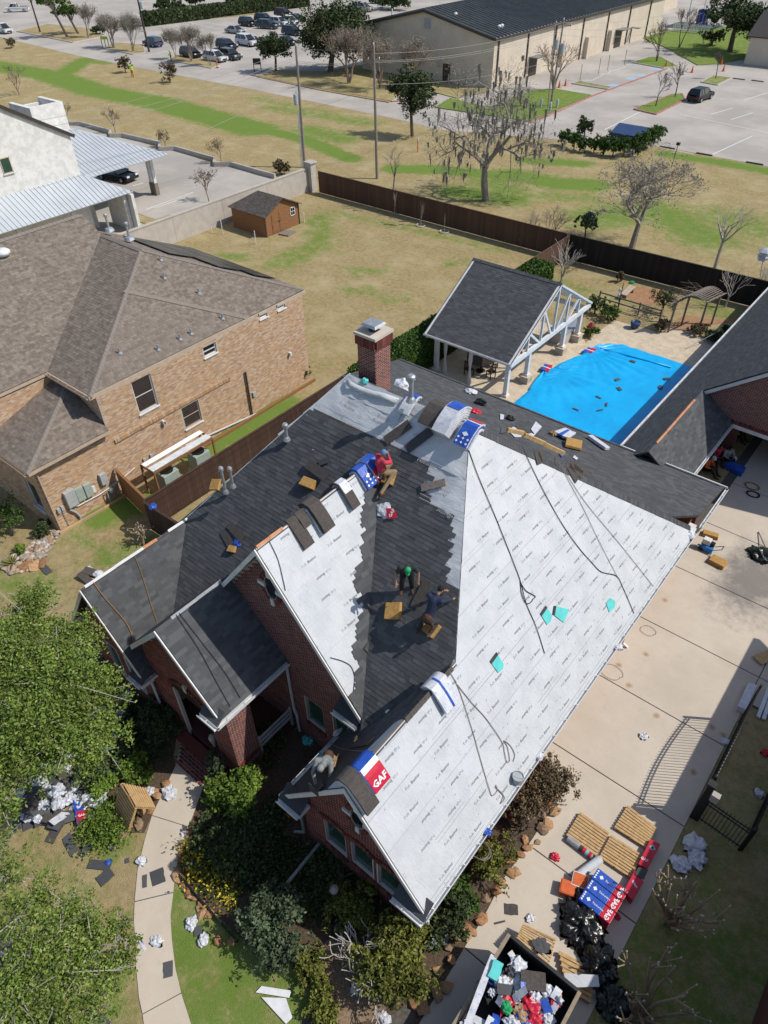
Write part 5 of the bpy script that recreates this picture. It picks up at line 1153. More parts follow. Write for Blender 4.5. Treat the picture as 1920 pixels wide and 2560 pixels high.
def ever(name,label,B,c_,rx,rz,m,n,size,group=None,nblob=9,trunk_m='bark',cat='tree',seed=0,per=26,clump=.2):
 rr=random.Random(seed+5);t=thing(name,label,cat,(B[0],B[1],0),group);blobs=[]
 for i in range(nblob):
  a=rr.random()*6.28;e=rr.uniform(-.6,.9);q=rr.uniform(.35,.62)
  blobs.append((c_[0]+rx*q*math.cos(a)*math.cos(e),c_[1]+rx*q*math.sin(a)*math.cos(e),c_[2]+rz*q*math.sin(e)*1.05,rx*rr.uniform(.38,.55),rx*rr.uniform(.38,.55),rz*rr.uniform(.38,.55),n/nblob))
 b=MB();r_=max(.05,rx*.07);top=Vector((c_[0],c_[1],max(.3,c_[2]-rz*.1)));b.tube([(B[0],B[1],0),Vector((B[0],B[1],0)).lerp(top,.5)+Vector((rr.gauss(0,.05),rr.gauss(0,.05),0)),top],[r_,r_*.8,r_*.5],7)
 for x,y,z,*_ in blobs:s_=Vector((B[0],B[1],0)).lerp(top,rr.uniform(.5,.9));b.tube([s_,s_.lerp(Vector((x,y,z)),.5)+Vector((0,0,.05*rx)),(x,y,z)],[r_*.4,r_*.3,r_*.12],4)
 b.build('trunk',trunk_m,t);leaf_cloud('crown',t,blobs,size,m,per=per,clump=clump);return t
def bush(name,label,k,base,r,h,m='leaf_dark',n=2600,size=.07,group=None,cat='shrub',seed=0,z=None):
 B=W(k,*base)if isinstance(k,str)else Vector(base);return ever(name,label,B,Vector((B.x,B.y,h*.52)),r*1.02,h*.56,m,n,size,group,8,'bark',cat,seed,20,.25)
G1='evergreen trees round the church car park'
ever_px('evergreen_tree','broad dark evergreen tree between parked cars and church hall','c2',(480,470),(255,0,735,440),'leaf_dark',22000,.19,G1,18)
ever_px('evergreen_tree','small round evergreen tree by the red kerb','c2',(128,465),(15,185,225,405),'leaf_dark',7000,.15,G1,seed=2)
ever_px('evergreen_tree','dense dark evergreen tree beside utility pole casting round shadow','c2',(1012,882),(855,420,1140,800),'leaf_dark',9000,.14,G1,seed=3)
ever_px('evergreen_tree','tall dark evergreen tree on lawn by white picket fence','c3',(1410,340),(1265,-90,1690,235),'leaf_dark',9000,.22,G1,seed=4)
ever_px('evergreen_tree','dark evergreen tree behind the hall roof by the silver suv','c2',(880,60),(780,-70,1020,50),'leaf_dark',4500,.22,G1,seed=5)
ever_px('round_shrub','dark rounded shrub on lawn below tall evergreen','c3',(1290,300),(1230,185,1385,300),'leaf_dark',2500,.16,cat='shrub',seed=6)
ever_px('evergreen_tree','narrow evergreen sapling behind brown fence corner','c6',(435,250),(370,60,515,240),'leaf_bluegreen',2600,.09,seed=8)
for i_,(x,y,x0,y0,x1,y1)in enumerate(((1060,105,990,-40,1120,70),(1130,95,1090,-10,1195,70),(1265,80,1200,-50,1330,35),(1465,60,1390,-60,1560,25))):
 ever_px('evergreen_tree','small evergreen tree rising behind the long clipped hedge, '+['leftmost along hedge and tallest','second, next to tallest','third with wide gap beside it','nearest hedge end by the big tree'][i_],'c1',(x,y),(x0,y0,x1,y1),'leaf_dark',2600,.22,'trees behind the car park hedge',7,seed=20+i_)
for i_,(x,y,x0,y0,x1,y1,lab)in enumerate(((440,245,210,-60,420,60,'leaning pine tree with tufted crown by the street pole'),(510,222,330,30,520,120,'thin pine tree with low tufts on grass island'))):
 ever_px('pine_tree',lab,'c1',(x,y),(x0,y0,x1,y1),'leaf_hedge',2200,.2,'pines by the far street',7,seed=30+i_)
ever_px('round_shrub','dark low shrub on grass island behind bare myrtles','c1',(620,225),(570,160,680,225),'leaf_dark',1500,.18,cat='shrub',seed=40)
def hedge(name,label,p,q,w,h,m,dens=500,size=.07,z0=0):
 p,q=Vector((p[0],p[1],0)),Vector((q[0],q[1],0));L=(q-p).length;d=(q-p)/L;nr=Vector((-d.y,d.x,0));t=thing(name,label,'hedge',p)
 b=MB();b.beam(p+Vector((0,0,h*.48)),q+Vector((0,0,h*.48)),w*.78,h*.86);b.build('core',m,t)
 A=[(L*h,0),(L*h,1),(L*w,2),(w*h,3),(w*h,4)];P_=[]
 for ar,f in A:
  k_=int(ar*dens);a,c_=rng.random(k_),rng.random(k_);off=rng.normal(size=k_)*.05*min(w,1)
  if f<2:x=a*L;y=(w/2+off)*(1 if f else-1);z=c_*h
  elif f==2:x=a*L;y=(c_-.5)*w;z=h+off*.8
  else:x=(0 if f==3 else L)+off;y=(a-.5)*w;z=c_*h
  x=x+np.zeros(k_);y=y+np.zeros(k_);z=z+np.zeros(k_)
  P_.append(np.stack([p.x+d.x*x+nr.x*y,p.y+d.y*x+nr.y*y,z+.06*np.sin(x*1.7)*(f==2)],1))
 P_=np.concatenate(P_);N=len(P_);a=rng.normal(size=(N,3));a/=np.linalg.norm(a,axis=1)[:,None];b_=np.cross(a,rng.normal(size=(N,3)));b_/=np.linalg.norm(b_,axis=1)[:,None];s=size*(.6+.8*rng.random(N))[:,None]
 V=np.stack([P_-a*s,P_+b_*s*.6,P_+a*s,P_-b_*s*.6],1).reshape(-1,3);V[:,2]=np.maximum(V[:,2],.02);npmesh('foliage',V,np.arange(4*N).reshape(-1,4),m,t);return t
a,b_=W('c1',940,170),W('c1',1659,110);hedge('clipped_hedge','long clipped dark hedge at the back of the church car park',a,W('c2',330,40),2.6,2.6,'leaf_dark',26,.26)
hedge('clipped_hedge','tall clipped hedge behind the red brick chimney',(-24.55,27.2),(-24.55,38.0),1.5,2.3,'leaf_hedge',420,.075)
hedge('clipped_hedge','clipped hedge at fence corner beyond pavilion roof',(-24.0,42.5),(-24.0,48.3),1.7,2.3,'leaf_hedge',380,.08)
for i_,(x,y,s_)in enumerate(((335,945,1.0),(400,965,1.05),(470,985,.9),(530,985,1.0),(590,1000,1.1),(650,1010,1.1),(720,1015,1.15),(780,1005,1.1),(830,985,1.1),(875,960,1.1),(915,935,1.1),(945,915,1.0))):
 bush('screen_shrub','leafy screening shrub in the row round the blue skip','c3',(x,y+5),1.0*s_,2.1*s_,'leaf_hedge',1400,.12,'shrubs screening the blue skip',seed=50+i_)
bush('round_shrub','single round shrub standing apart by the car park road','c3',(470,880),1.3,2.4,'leaf_dark',1500,.13,seed=70)
CM_='leafless crape myrtles round the church car park'
for i_,(k,bx,by,x0,y0,x1,y1,st,lab)in enumerate((('c1',740,312,610,85,800,255,3,'leafless crape myrtle beside the parking sign'),('c1',862,337,765,75,925,295,3,'leafless crape myrtle between sign and blue suv'),('c1',575,247,465,15,605,190,2,'leafless grey tree by the pines'),('c1',1142,382,1075,185,1185,335,3,'leafless crape myrtle nearest the worker in yellow'),('c1',1240,402,1140,165,1310,340,3,'leafless crape myrtle in front of black suv'),('c1',1362,427,1285,215,1430,370,2,'leafless crape myrtle in front of white suv'),('c2',600,545,450,170,770,430,3,'wide leafless tree beside the hall gable'),('c2',805,578,690,180,960,470,3,'wide leafless tree behind the utility pole'),('c2',1010,560,900,220,1200,470,3,'wide leafless tree in front of the hall door'))):
 bare_px('crape_myrtle',lab,k,(bx,by),(x0,y0,x1,y1),m='bark_grey' if i_<6 else 'bark_red',lev=4,nb=(4,5),stems=st,seed=100+i_,group=CM_,spread=.5,leaf=('leaf_grey',.06,4,.6))
for i_,(k,bx,by,x0,y0,x1,y1,st,lab,mm)in enumerate((('c3',930,692,885,455,1015,620,1,'thin leafless sapling at tip of the grass island','bark'),('c3',1055,632,1010,395,1145,545,1,'thin leafless sapling beside the black suv','bark'),('c3',1318,512,1285,330,1365,430,1,'thin leafless sapling on small island by cones','bark'),('c3',935,402,870,110,1065,330,3,'leafless multi-stem tree on green mound by hall entrance','bark'),('c3',1080,312,1020,40,1205,225,2,'leafless multi-stem tree by path to playground','bark'),('c3',270,585,150,270,450,470,3,'leafless reddish tree behind transformer pole','bark_red'))):
 bare_px('bare_tree',lab,k,(bx,by),(x0,y0,x1,y1),m=mm,lev=4,nb=(3,4),stems=st,seed=130+i_,group='leafless trees by the hall')
for i_,(k,bx,by,x0,y0,x1,y1,lab)in enumerate((('c1',125,617,15,430,195,590,'leafless brown tree behind the stone enclosure'),('c1',445,797,385,675,475,755,'twiggy sapling in first wall recess by enclosure'),('c1',750,867,645,705,775,815,'twiggy sapling in second wall recess'),('c1',1072,952,1015,845,1085,925,'small twiggy sapling in third wall recess'),('c1',1435,1057,1350,905,1480,1020,'twiggy sapling in last wall recess'),('c1',1355,1312,1240,1115,1410,1240,'twiggy sapling on clinic car park verge'))):
 bare_px('young_tree',lab,k,(bx,by),(x0,y0,x1,y1),m='bark_red',lev=3,nb=(3,4),seed=150+i_,group='saplings round the clinic car park',leaf=('leaf_brown',.06,4,.3))
for i_,(k,x,y,r_,h_,lab)in enumerate((('c1',815,472,1.3,2.7,'brown dried shrub beside worker with orange legs'),('c1',1105,537,1.5,3.0,'larger brown dried shrub near the service road'),('c1',75,312,1.1,2.2,'brown dried shrub by the white pickup'),('c2',165,1130,1.0,1.6,'low dried shrub beside beige boundary wall'))):
 bush('dried_shrub',lab,k,(x,y),r_,h_,'leaf_brown',1500,.12,'dried shrubs on the field',seed=160+i_)
tips=[]
mo=bare_px('mossy_oak','large leafless oak hung with grey moss beyond the brown fence','c2',(1490,1300),(1000,360,1800,1080),m='bark_grey',lev=5,nb=(3,4),seed=173,trunk=.26,r=.40,spread=1.05,up=-.02,bend=.22,tips_out=tips,minr=.014,leaf=('leaf_grey',.045,9,1.1))
V=[];Q=[]
rr=random.Random(3)
for p_,d_ in tips:
 if rr.random()>.40 or p_.z<2.5:continue
 L=rr.uniform(.3,1.3);a=rr.random()*6.28;w_=rr.uniform(.05,.14);x,y,z=p_
 for j in range(3):
  ax,ay=math.cos(a+j*1.1)*w_,math.sin(a+j*1.1)*w_;k_=len(V);V+=[(x-ax,y-ay,z),(x+ax,y+ay,z),(x+ax*.8+rr.gauss(0,.05),y+ay*.8,max(.5,z-L*.6)),(x+rr.gauss(0,.06),y+rr.gauss(0,.06),max(.4,z-L))];Q.append((k_,k_+1,k_+2,k_+3))
mat('moss',[(.33,.32,.28),(.26,.25,.215),(.4,.385,.34)],1,3);npmesh('hanging_moss',V,Q,'moss',mo)['kind']='stuff'
bare_px('bare_oak','spreading leafless oak with short trunk beyond the dark fence','d',(1365,535),(1270,322,1530,500),m='bark_grey',lev=5,nb=(3,4),seed=181,trunk=.26,r=.28,spread=.8,minr=.013,leaf=('leaf_grey',.06,3,.35))
bare_px('pale_tree','tall pale-barked leafless tree by the dark fence','c6',(1305,455),(1165,-10,1500,330),m='bark_white',lev=4,nb=(2,3),seed=191,trunk=.4,r=.16,minr=.012)
bare_px('bare_cypress','thin leafless cypress standing at the brown fence','c2',(893,1345),(800,895,965,1250),m='bark_grey',lev=3,nb=(3,4),seed=195,trunk=.45,r=.10,minr=.010)
for i_,(k,bx,by,x0,y0,x1,y1,mm,lab)in enumerate((('c6',60,290,-10,40,135,260,'bark_grey','leafless vase-shaped shrub tree at brown fence end'),('c6',225,258,160,35,395,235,'bark_red','leafless vase-shaped tree behind fence corner'),('c6',275,550,135,285,395,520,'bark_white','pale leafless fig tree in front of dark fence corner'),('c6',1372,716,1280,440,1495,640,'bark_white','pale leafless fruit tree by arbor'),('c6',1590,660,1485,430,1700,650,'bark_white','pale leafless fruit tree below the birdhouse'))):
 bare_px('fruit_tree',lab,k,(bx,by),(x0,y0,x1,y1),m=mm,lev=3 if i_>1 else 4,nb=(3,4),stems=1 if i_==3 else 3,seed=200+i_,group='leafless trees inside the back fence',minr=.011)
for i_,(x,y,x0,y0,x1,y1,lab)in enumerate(((515,112,470,-60,560,60,'leafless sapling against brown fence without ring'),(695,178,660,-10,720,140,'sapling in ringed bed on dry lawn, bushier'),(858,222,845,95,870,190,'thin sapling in ringed bed on dry lawn'),(1410,330,1370,260,1440,330,'low twiggy shrub at fence corner'))):
 bare_px('young_tree',lab,'c5',(x,y),(x0,y0,x1,y1),m='bark_grey',lev=2,nb=(3,4),seed=220+i_,group='saplings along the brown fence',minr=.009)
for x,y in((695,178),(858,222)):
 q=W('c5',x,y);b=MB();b.tube([q+Vector((.42*math.cos(t),.42*math.sin(t),.05))for t in np.linspace(0,6.283,14)],.06,5);b2=b.build('stone_ring','stucco');tag(b2,'pale ring edging round a sapling on dry lawn','edging','rings round saplings')
GB='shrubs in the front beds'
for i_,(k,x,y,r_,h_,mm,n_,sz,lab)in enumerate((('d7',110,370,1.05,1.5,'leaf_bright',6500,.07,'bright green shrub beside porch pier and walk'),('d7',360,1240,1.2,1.6,'leaf_bluegreen',7000,.06,'grey green rounded shrub at lawn corner'),('d7',1170,1430,1.55,1.5,'leaf_olive',9000,.06,'wide yellow green shrub below the window gable'),('d7',1470,1120,.75,1.1,'leaf_dark',2200,.06,'dark shrub with white scrap beside stone edging'),('d7',1560,1040,.7,.9,'leaf_hedge',2000,.06,'green shrub by wall and stone edging'),('d7',1445,1240,.7,.9,'leaf_dark',2000,.06,'dark shrub at downspout corner by stones'),('d8',290,440,1.0,1.2,'leaf_olive',3500,.05,'olive shrub against brick wall halfway up driveway'),('d8',470,160,1.2,1.3,'leaf_brown',4200,.05,'dry brown shrub with caught plastic by wall'),('d8',520,20,1.1,1.2,'leaf_brown',3800,.05,'dry brown shrub at top of stone bed'),('d6',960,175,.8,.9,'leaf_bright',3800,.06,'bright shrub behind leaning pallet'),('d6',730,250,.6,.8,'leaf_bright',3000,.06,'leafy shrub beside shingle heap'),('d6',1520,640,1.2,.6,'leaf_dark',3500,.06,'dark low shrub in shaded bed by walk'),('d7',200,700,1.7,.4,'leaf_dark',4500,.06,'low dark groundcover mound in shaded bed'),('d7',780,900,1.5,.35,'leaf_dark',3500,.06,'low dark groundcover mound under front windows'),('d7',850,1080,1.0,.9,'leaf_olive',2600,.06,'small olive shrub near stone lantern'),('d3',830,1480,1.2,.9,'leaf_dark',2600,.06,'dark shrub in porch corner'),('d3',170,1250,.9,1.4,'leaf_dark',2600,.06,'dark shrub below entrance arch'),('d2',1380,1450,1.0,1.3,'leaf_dark',2600,.06,'dark rounded shrub left of brick steps'),('d2',900,1700,1.4,.9,'leaf_dark',3000,.06,'dark shrub in shade by plastic scraps'))):
 bush('garden_shrub',lab,k,(x,y),r_,h_,mm,n_,sz,GB,seed=300+i_)
ever('small_conifer','small upright conifer at foot of porch pier',W('d3',545,1640),W('d3',545,1640)+Vector((0,0,.9)),.45,.85,'leaf_bluegreen',2200,.05,cat='shrub',seed=331)
for i_,(x,y)in enumerate(((565,1360),(595,1440),(600,1530),(630,1600),(655,1680),(690,1760),(660,1800))):
 bush('boxwood','small clipped boxwood in the row between lawn and leaf bed','d7',(x,y+20),.55,.7,'leaf_olive',1300,.045,'boxwood row beside the lawn',seed=340+i_)
for i_,(k,x,y,r_,h_,mm,lab)in enumerate((('c7',75,800,1.35,2.2,'leaf_hedge','large green shrub at corner of tan brick house'),('c7',245,790,.55,.8,'leaf_dark','small dark shrub on rock bed by wall corner'),('c7',120,900,.35,.5,'leaf_bright','tiny bright shrub on rock bed'),('c4',1588,930,.5,1.0,'leaf_hedge','single green shrub at far corner of tan brick house'),('c6',500,760,.9,1.3,'leaf_dark','dark shrub behind pavilion post'),('c6',580,800,.9,1.1,'leaf_hedge','green shrub at deck corner behind pavilion'),('c6',470,910,.7,.9,'leaf_hedge','green shrub by pavilion pedestal'),('c6',945,760,1.3,2.0,'leaf_dark','dark rounded shrub against the arbor'),('c6',940,880,.5,1.0,'leaf_brown','dry potted plant beside arbor post'),('c6',1190,900,.8,.7,'leaf_brown','dry tangled plant at arbor foot by pool'),('c6',1290,940,1.0,.8,'leaf_dark','dark shrub below garage eave by deck'),('c6',1390,890,.6,.5,'leaf_hedge','low green plant by garage eave'),('c6',665,550,.35,.8,'leaf_brown','dry orange brown plant near wooden bench'))):
 bush('garden_shrub',lab,k,(x,y),r_,h_,mm,1800,.06,seed=360+i_)
ag=thing('agave','yellow green spiky agave on the rock bed','plant',W('c7',75,970));b=MB();q=W('c7',75,975)
for i_ in range(26):
 a=random.random()*6.28;e=random.uniform(.3,1.2);d_=Vector((math.cos(a)*math.cos(e),math.sin(a)*math.cos(e),math.sin(e)));b.tube([q,q+d_*.35,q+d_*.6-Vector((0,0,.06))],[.03,.025,.004],4)
b.build('leaves','leaf_olive',ag)
ok=thing('live_oak','live oak with small glossy leaves overhanging the front lawn','tree',(-18.5,.5,0))
blobs=[]
rr=random.Random(11)
def cblob(k,x,y,z,r_,rz,n_):q=W(k,x,y,z);blobs.append((q.x,q.y,z,r_,r_,rz,n_))
for(x,y,z,r_,n_)in((60,1330,6.0,1.1,3000),(150,1380,5.6,1.2,3600),(40,1420,6.6,1.6,5600),(130,1470,6.6,1.5,5600),(200,1500,5.8,1.1,3400),(60,1540,6.8,1.6,6000),(150,1580,6.2,1.3,4400),(210,1590,5.2,.9,2400),(10,1640,6.0,1.0,3000),(90,1625,5.6,.9,2400),(190,1630,5.0,.6,1300),(0,1740,5.6,.9,1600),(70,1290,5.2,.8,1300),(0,1500,6.6,1.6,4000),(15,1380,6.0,1.4,3000)):
 cblob('d',x,y,z,r_,r_*.62,n_*.85)
b=MB();B=Vector((-18.5,.5,0));top=Vector((-17.2,2.0,3.6));b.tube([B,B.lerp(top,.5)+Vector((.1,-.1,0)),top],[.32,.27,.22],9)
for x,y,z,r_,*_ in blobs:m_=top.lerp(Vector((x,y,z)),.55)+Vector((0,0,.35));b.tube([top.lerp(B,rr.random()*.2),m_,(x,y,z)],[.12,.07,.02],5);[b.tube([(x,y,z),(x+rr.gauss(0,r_*.5),y+rr.gauss(0,r_*.5),z+rr.gauss(.1,r_*.3))],[.02,.006],3)for _ in range(14)]
b.build('trunk','bark_white',ok);leaf_cloud('crown',ok,[(*q[:6],q[6]*1.7)for q in blobs],.046,'leaf_oak',per=30,clump=.17,shell=.25)
ok2=thing('live_oak','second live oak with thinner crown over the lawn corner','tree',(-13.0,-3.2,0));blobs=[]
for(x,y,z,r_,n_)in((10,1890,4.6,.8,1300),(80,1940,4.4,.7,1300),(40,1980,5.0,1.0,2400),(130,2010,4.6,.9,2200),(200,2040,4.3,.8,1900),(250,2010,4.0,.55,1000),(60,2080,5.0,1.0,2800),(150,2100,4.6,.9,2400),(230,2100,4.3,.7,1700),(270,2060,4.0,.5,900),(30,2160,5.0,1.0,2800),(120,2180,4.8,.9,2400),(200,2170,4.3,.7,1500),(0,1820,4.4,.5,600),(90,2240,4.8,1.0,2000),(20,2250,5.0,1.0,2000),(150,1960,4.3,.6,900),(190,1990,4.2,.6,1000)):
 cblob('d',x,y,z,r_,r_*.6,n_*.5)
b=MB();B=Vector((-13.0,-3.2,0));top=Vector((-12.2,-2.0,2.8));b.tube([B,B.lerp(top,.5),top],[.26,.22,.18],9)
for x,y,z,r_,*_ in blobs:m_=top.lerp(Vector((x,y,z)),.55)+Vector((0,0,.3));b.tube([top,m_,(x,y,z)],[.10,.06,.015],5);[b.tube([(x,y,z),(x+rr.gauss(0,r_*.5),y+rr.gauss(0,r_*.5),z+rr.gauss(.1,r_*.3))],[.02,.006],3)for _ in range(14)]
b.build('trunk','bark_white',ok2);leaf_cloud('crown',ok2,[(*q[:6],q[6]*1.7)for q in blobs],.040,'leaf_oak',per=24,clump=.24,shell=.2)
def pollard(label,base,h,w_,n_,seed,m='bark_tan',group='pruned crape myrtles on the shaded lawn'):
 t=thing('pruned_myrtle',label,'tree',base,group);rr=random.Random(seed);b=MB();kn=MB()
 for i in range(n_):
  a=6.28*i/n_+rr.random()*.5;l=w_*rr.uniform(.35,1);e=base+Vector((math.cos(a)*l,math.sin(a)*l,h*rr.uniform(.7,1.05)));mid=base.lerp(e,.5)+Vector((rr.gauss(0,.08),rr.gauss(0,.08),.1));b.tube([base+Vector((rr.gauss(0,.1),rr.gauss(0,.1),0)),mid,e],[.06,.045,.03],6)
  for j in range(4):
   e2=mid.lerp(e,rr.uniform(.4,1))+Vector((rr.gauss(0,.22),rr.gauss(0,.22),rr.uniform(.05,.35)));b.tube([mid.lerp(e,.6),e2],[.025,.014],5)
   kn.lathe(e2,[(.012,-.04),(.028,-.01),(.03,.02),(.01,.05)],6)
 b.build('stems',m,t);kn.build('knuckles','bark_white',t)['kind']='stuff';return t
pollard('pruned crape myrtle with knobbly tips beside wrapped plastic scraps',W('d8',1160,730),1.9,1.15,12,1);pollard('pruned crape myrtle with knobbly tips at lawn edge by trailer',W('d8',1010,1190),1.9,1.3,12,2)
pollard('cut back shrub stump with thick bare stems beside side fence',W('c7',850,850),1.0,.35,7,3,group=None)
bare('bare_shrub','leafless pale shrub in leaf litter bed',W('d7',950,1540),1.3,2.6,m='bark_white',lev=3,nb=(3,4),stems=5,seed=410,cat='shrub',trunk=.3,r=.025,minr=.008,spread=.9,up=0)
bare('bare_shrub','leafless brown shrub by wall beside stone edging',W('d8',420,250),1.1,1.6,m='bark',lev=3,nb=(3,4),stems=5,seed=411,cat='shrub',trunk=.3,r=.02,minr=.008,spread=.7,up=.05)
for nm,lab,k,L,m_,n_ in(('ground_cover','low dark ground cover with yellow flowers in shaded front bed','d6',[(1330,700),(1400,800),(1500,900),(1450,700),(1600,1000),(1350,850),(1550,800)],'flower_yellow',350),('ground_cover','green ground cover beside the leaning pallet','d6',[(730,420),(760,520),(690,520),(640,560),(800,560),(700,600)],'leaf_bright',700),('ground_cover','dark ground cover under the front windows','d7',[(300,850),(450,950),(550,800),(250,600),(600,1000),(350,500),(150,850),(400,700),(700,820),(900,1000)],'leaf_dark',1500),('ground_cover','dark ground cover in shade of the entrance','d2',[(1100,1250),(1150,1450),(1050,1600),(1250,1600),(1000,1400),(1300,1350),(850,1100)],'leaf_dark',1200)):
 bl=[(W(k,x,y).x,W(k,x,y).y,.12,.75,.75,.22,n_)for x,y in L];o_=leaf_cloud(nm,None,bl,.05,m_,per=14,clump=.4,shell=.05);tag(o_,lab,'plants',kind='stuff')
# vehicles, poles, street things
def paint(name,c,rough=.3):
 if name not in MT:mat(name,[c,tuple(x*.92 for x in c)],rough,1,spec=.5)
 return name
for n_,c_ in dict(car_white=(.62,.63,.64),car_black=(.012,.013,.015),car_silver=(.36,.37,.38),car_blue=(.03,.085,.20),car_navy=(.018,.028,.055),car_grey=(.09,.10,.11),car_maroon=(.06,.02,.022),car_green=(.05,.075,.08),car_tan=(.42,.40,.36)).items():paint(n_,c_)
mat('tyre',[(.018,.018,.018),(.03,.03,.03)],.9,10);mat('rim',[(.45,.46,.47),(.35,.36,.37)],.35,8,metal=.6);mat('car_glass',[(.014,.016,.02),(.022,.025,.03)],.06,2,spec=.8);mat('lamp_white',[(.75,.77,.78),(.6,.62,.64)],.2,5);mat('lamp_red',[(.30,.012,.014),(.22,.01,.012)],.25,5)
def car(label,rear,front,col,kind='suv',group=None,scale=1.0):
 rear,front=Vector((rear[0],rear[1],.012)),Vector((front[0],front[1],.012));d=(front-rear);ang=math.atan2(d.y,d.x);ctr=(rear+front)/2
 L={'suv':4.8,'sedan':4.7,'pickup':5.8,'van':5.1,'big':5.4}[kind];wd_={'suv':1.9,'sedan':1.82,'pickup':2.0,'van':1.98,'big':2.04}[kind];hgt_={'suv':1.7,'sedan':1.45,'pickup':1.88,'van':1.75,'big':1.92}[kind]
 t=thing({'pickup':'pickup_truck','sedan':'parked_sedan','van':'parked_minivan'}.get(kind,'parked_suv'),label,'pickup' if kind=='pickup' else 'car',ctr,group,ang);M4=Matrix.Translation(ctr)@Matrix.Rotation(ang,4,'Z');h2=L/2;w2=wd_/2;clr=.24 if kind=='sedan' else.3;belt=hgt_*.60
 def put(b,nm,m,parent=t,bev=0,smooth=False):b.v=[tuple(M4@Vector(v))for v in b.v];return b.build(nm,m,parent,bevel=bev,smooth=smooth)
 hood=belt*.98 if kind!='sedan' else belt*.95;tail=belt if kind!='sedan' else belt*1.0
 prof=[(-h2,clr+.12),(-h2+.02,tail*.92),(-h2+.12,tail),(-h2*.3,belt),(h2*.42,belt),(h2*.9,hood*.90),(h2,hood*.72),(h2,clr+.1),(h2-.2,clr),(-h2+.2,clr)]
 b=MB();n_=len(prof)
 rows=[(-w2*.90,1),(-w2,0),(w2,0),(w2*.90,1)]
 vs=[]
 for y,inn in((-w2*.93,1),(-w2,.5),(w2,.5),(w2*.93,1)):
  for x,z in prof:zz=z if inn==1 else min(z,belt*.80)if z>belt*.6 else z;vs.append((x*(1 if inn!=1 else.985),y,zz))
 fs=[tuple(range(n_)),tuple(reversed(range(3*n_,4*n_)))]
 for r in range(3):
  for i in range(n_):j=(i+1)%n_;fs.append((r*n_+i,(r+1)*n_+i,(r+1)*n_+j,r*n_+j))
 b.raw(vs,fs);body=put(b,'body',col,bev=.05)
 if kind=='pickup':x0,x1,xr0,xr1=-.35,1.75,-.2,1.05
 elif kind=='sedan':x0,x1,xr0,xr1=-h2*.72,h2*.45,-h2*.38,h2*.10
 else:x0,x1,xr0,xr1=-h2*.97,h2*.48,-h2*.82,h2*.14
 g=MB();yb,yt=w2*.92,w2*.72;zt=hgt_-.06
 g.raw([(x0,-yb,belt-.02),(x1,-yb,belt-.02),(x1,yb,belt-.02),(x0,yb,belt-.02),(xr0,-yt,zt),(xr1,-yt,zt),(xr1,yt,zt),(xr0,yt,zt)],[(0,1,5,4),(1,2,6,5),(2,3,7,6),(3,0,4,7),(4,5,6,7)]);put(g,'windows','car_glass',bev=.03)
 r_=MB();r_.raw([(xr0-.06,-yt-.03,zt-.02),(xr1+.06,-yt-.03,zt-.02),(xr1+.06,yt+.03,zt-.02),(xr0-.06,yt+.03,zt-.02),(xr0+.1,-yt+.12,zt+.06),(xr1-.15,-yt+.12,zt+.06),(xr1-.15,yt-.12,zt+.06),(xr0+.1,yt-.12,zt+.06)],[(0,1,5,4),(1,2,6,5),(2,3,7,6),(3,0,4,7),(4,5,6,7),(3,2,1,0)]);put(r_,'roof',col,bev=.03)
 for s in(-1,1):
  for xa,xb in((x0,xr0),(x1,xr1))+(((x0+x1)/2-.1,(xr0+xr1)/2-.1),)+(((x0*.72+x1*.28)-.2,(xr0*.75+xr1*.25)-.15),):p_=MB();p_.beam((xa,s*yb,belt),(xb,s*yt,zt),.07,.06);put(p_,'pillar',col)
  for x in(-h2*.62,h2*.62):
   Wm=Matrix.Rotation(math.pi/2,3,'X');rad=.34 if kind!='sedan' else.32;w_=MB();w_.lathe((x,s*(w2-.10),rad),[(rad*.6,-.12),(rad*.96,-.11),(rad,-.06),(rad,.06),(rad*.96,.11),(rad*.6,.12)],16,M=Wm);wh=put(w_,'wheel','tyre');q_=MB();q_.lathe((x,s*(w2+.015),rad),[(rad*.62,-.01),(rad*.6,.012),(rad*.2,.02)],10,M=Wm);put(q_,'rim','rim',wh)
  for x,m_,nm in((h2-.04,'lamp_white','headlight'),(-h2+.02,'lamp_red','tail_light')):l_=MB();l_.box((x,s*(w2-.28),belt*.80),(.12,.36,.16));put(l_,nm,m_)
  m_=MB();m_.box((x1-.25,s*(yb+.12),belt+.06),(.12,.2,.13));put(m_,'mirror',col)
 if kind=='pickup':bd=MB();bd.box((-h2*.62,0,belt+.005),(h2*.62,wd_*.78,.02));put(bd,'bed','tyre')
 b=MB();b.box((h2-.02,0,clr+.22),(.08,wd_*.55,.22));put(b,'grille','car_black')
 return t
GC='cars in the church car park'
def cpx(label,k,rear,front,col,kind='suv',group=GC):return car(label,W(k,*rear),W(k,*front),col,kind,group)
cpx('white pickup truck driving on the far street','c1',(192,74),(38,80),'car_white','pickup',None)
cpx('white work pickup with front rack on the service road','c1',(-70,200),(112,228),'car_white','pickup',None)
cpx('blue suv parked alone beside leafless myrtles','c1',(1045,310),(945,290),'car_blue')
cpx('black suv parked behind leafless myrtle nearest the road','c1',(1178,360),(1305,385),'car_black')
cpx('white suv parked next to orange marker','c1',(1332,388),(1468,408),'car_white')
cpx('grey suv parked between white suv and navy suv','c1',(1432,372),(1562,396),'car_grey')
cpx('navy suv parked behind grey suv','c1',(1395,305),(1552,332),'car_navy')
cpx('large white suv parked across from navy suv','c1',(1532,282),(1680,308),'car_white','big')
cpx('silver sedan parked in front of the black suv row','c1',(1470,210),(1585,222),'car_silver','sedan')
cpx('black suv at outer end of the row by the hedge','c1',(1548,160),(1672,178),'car_black')
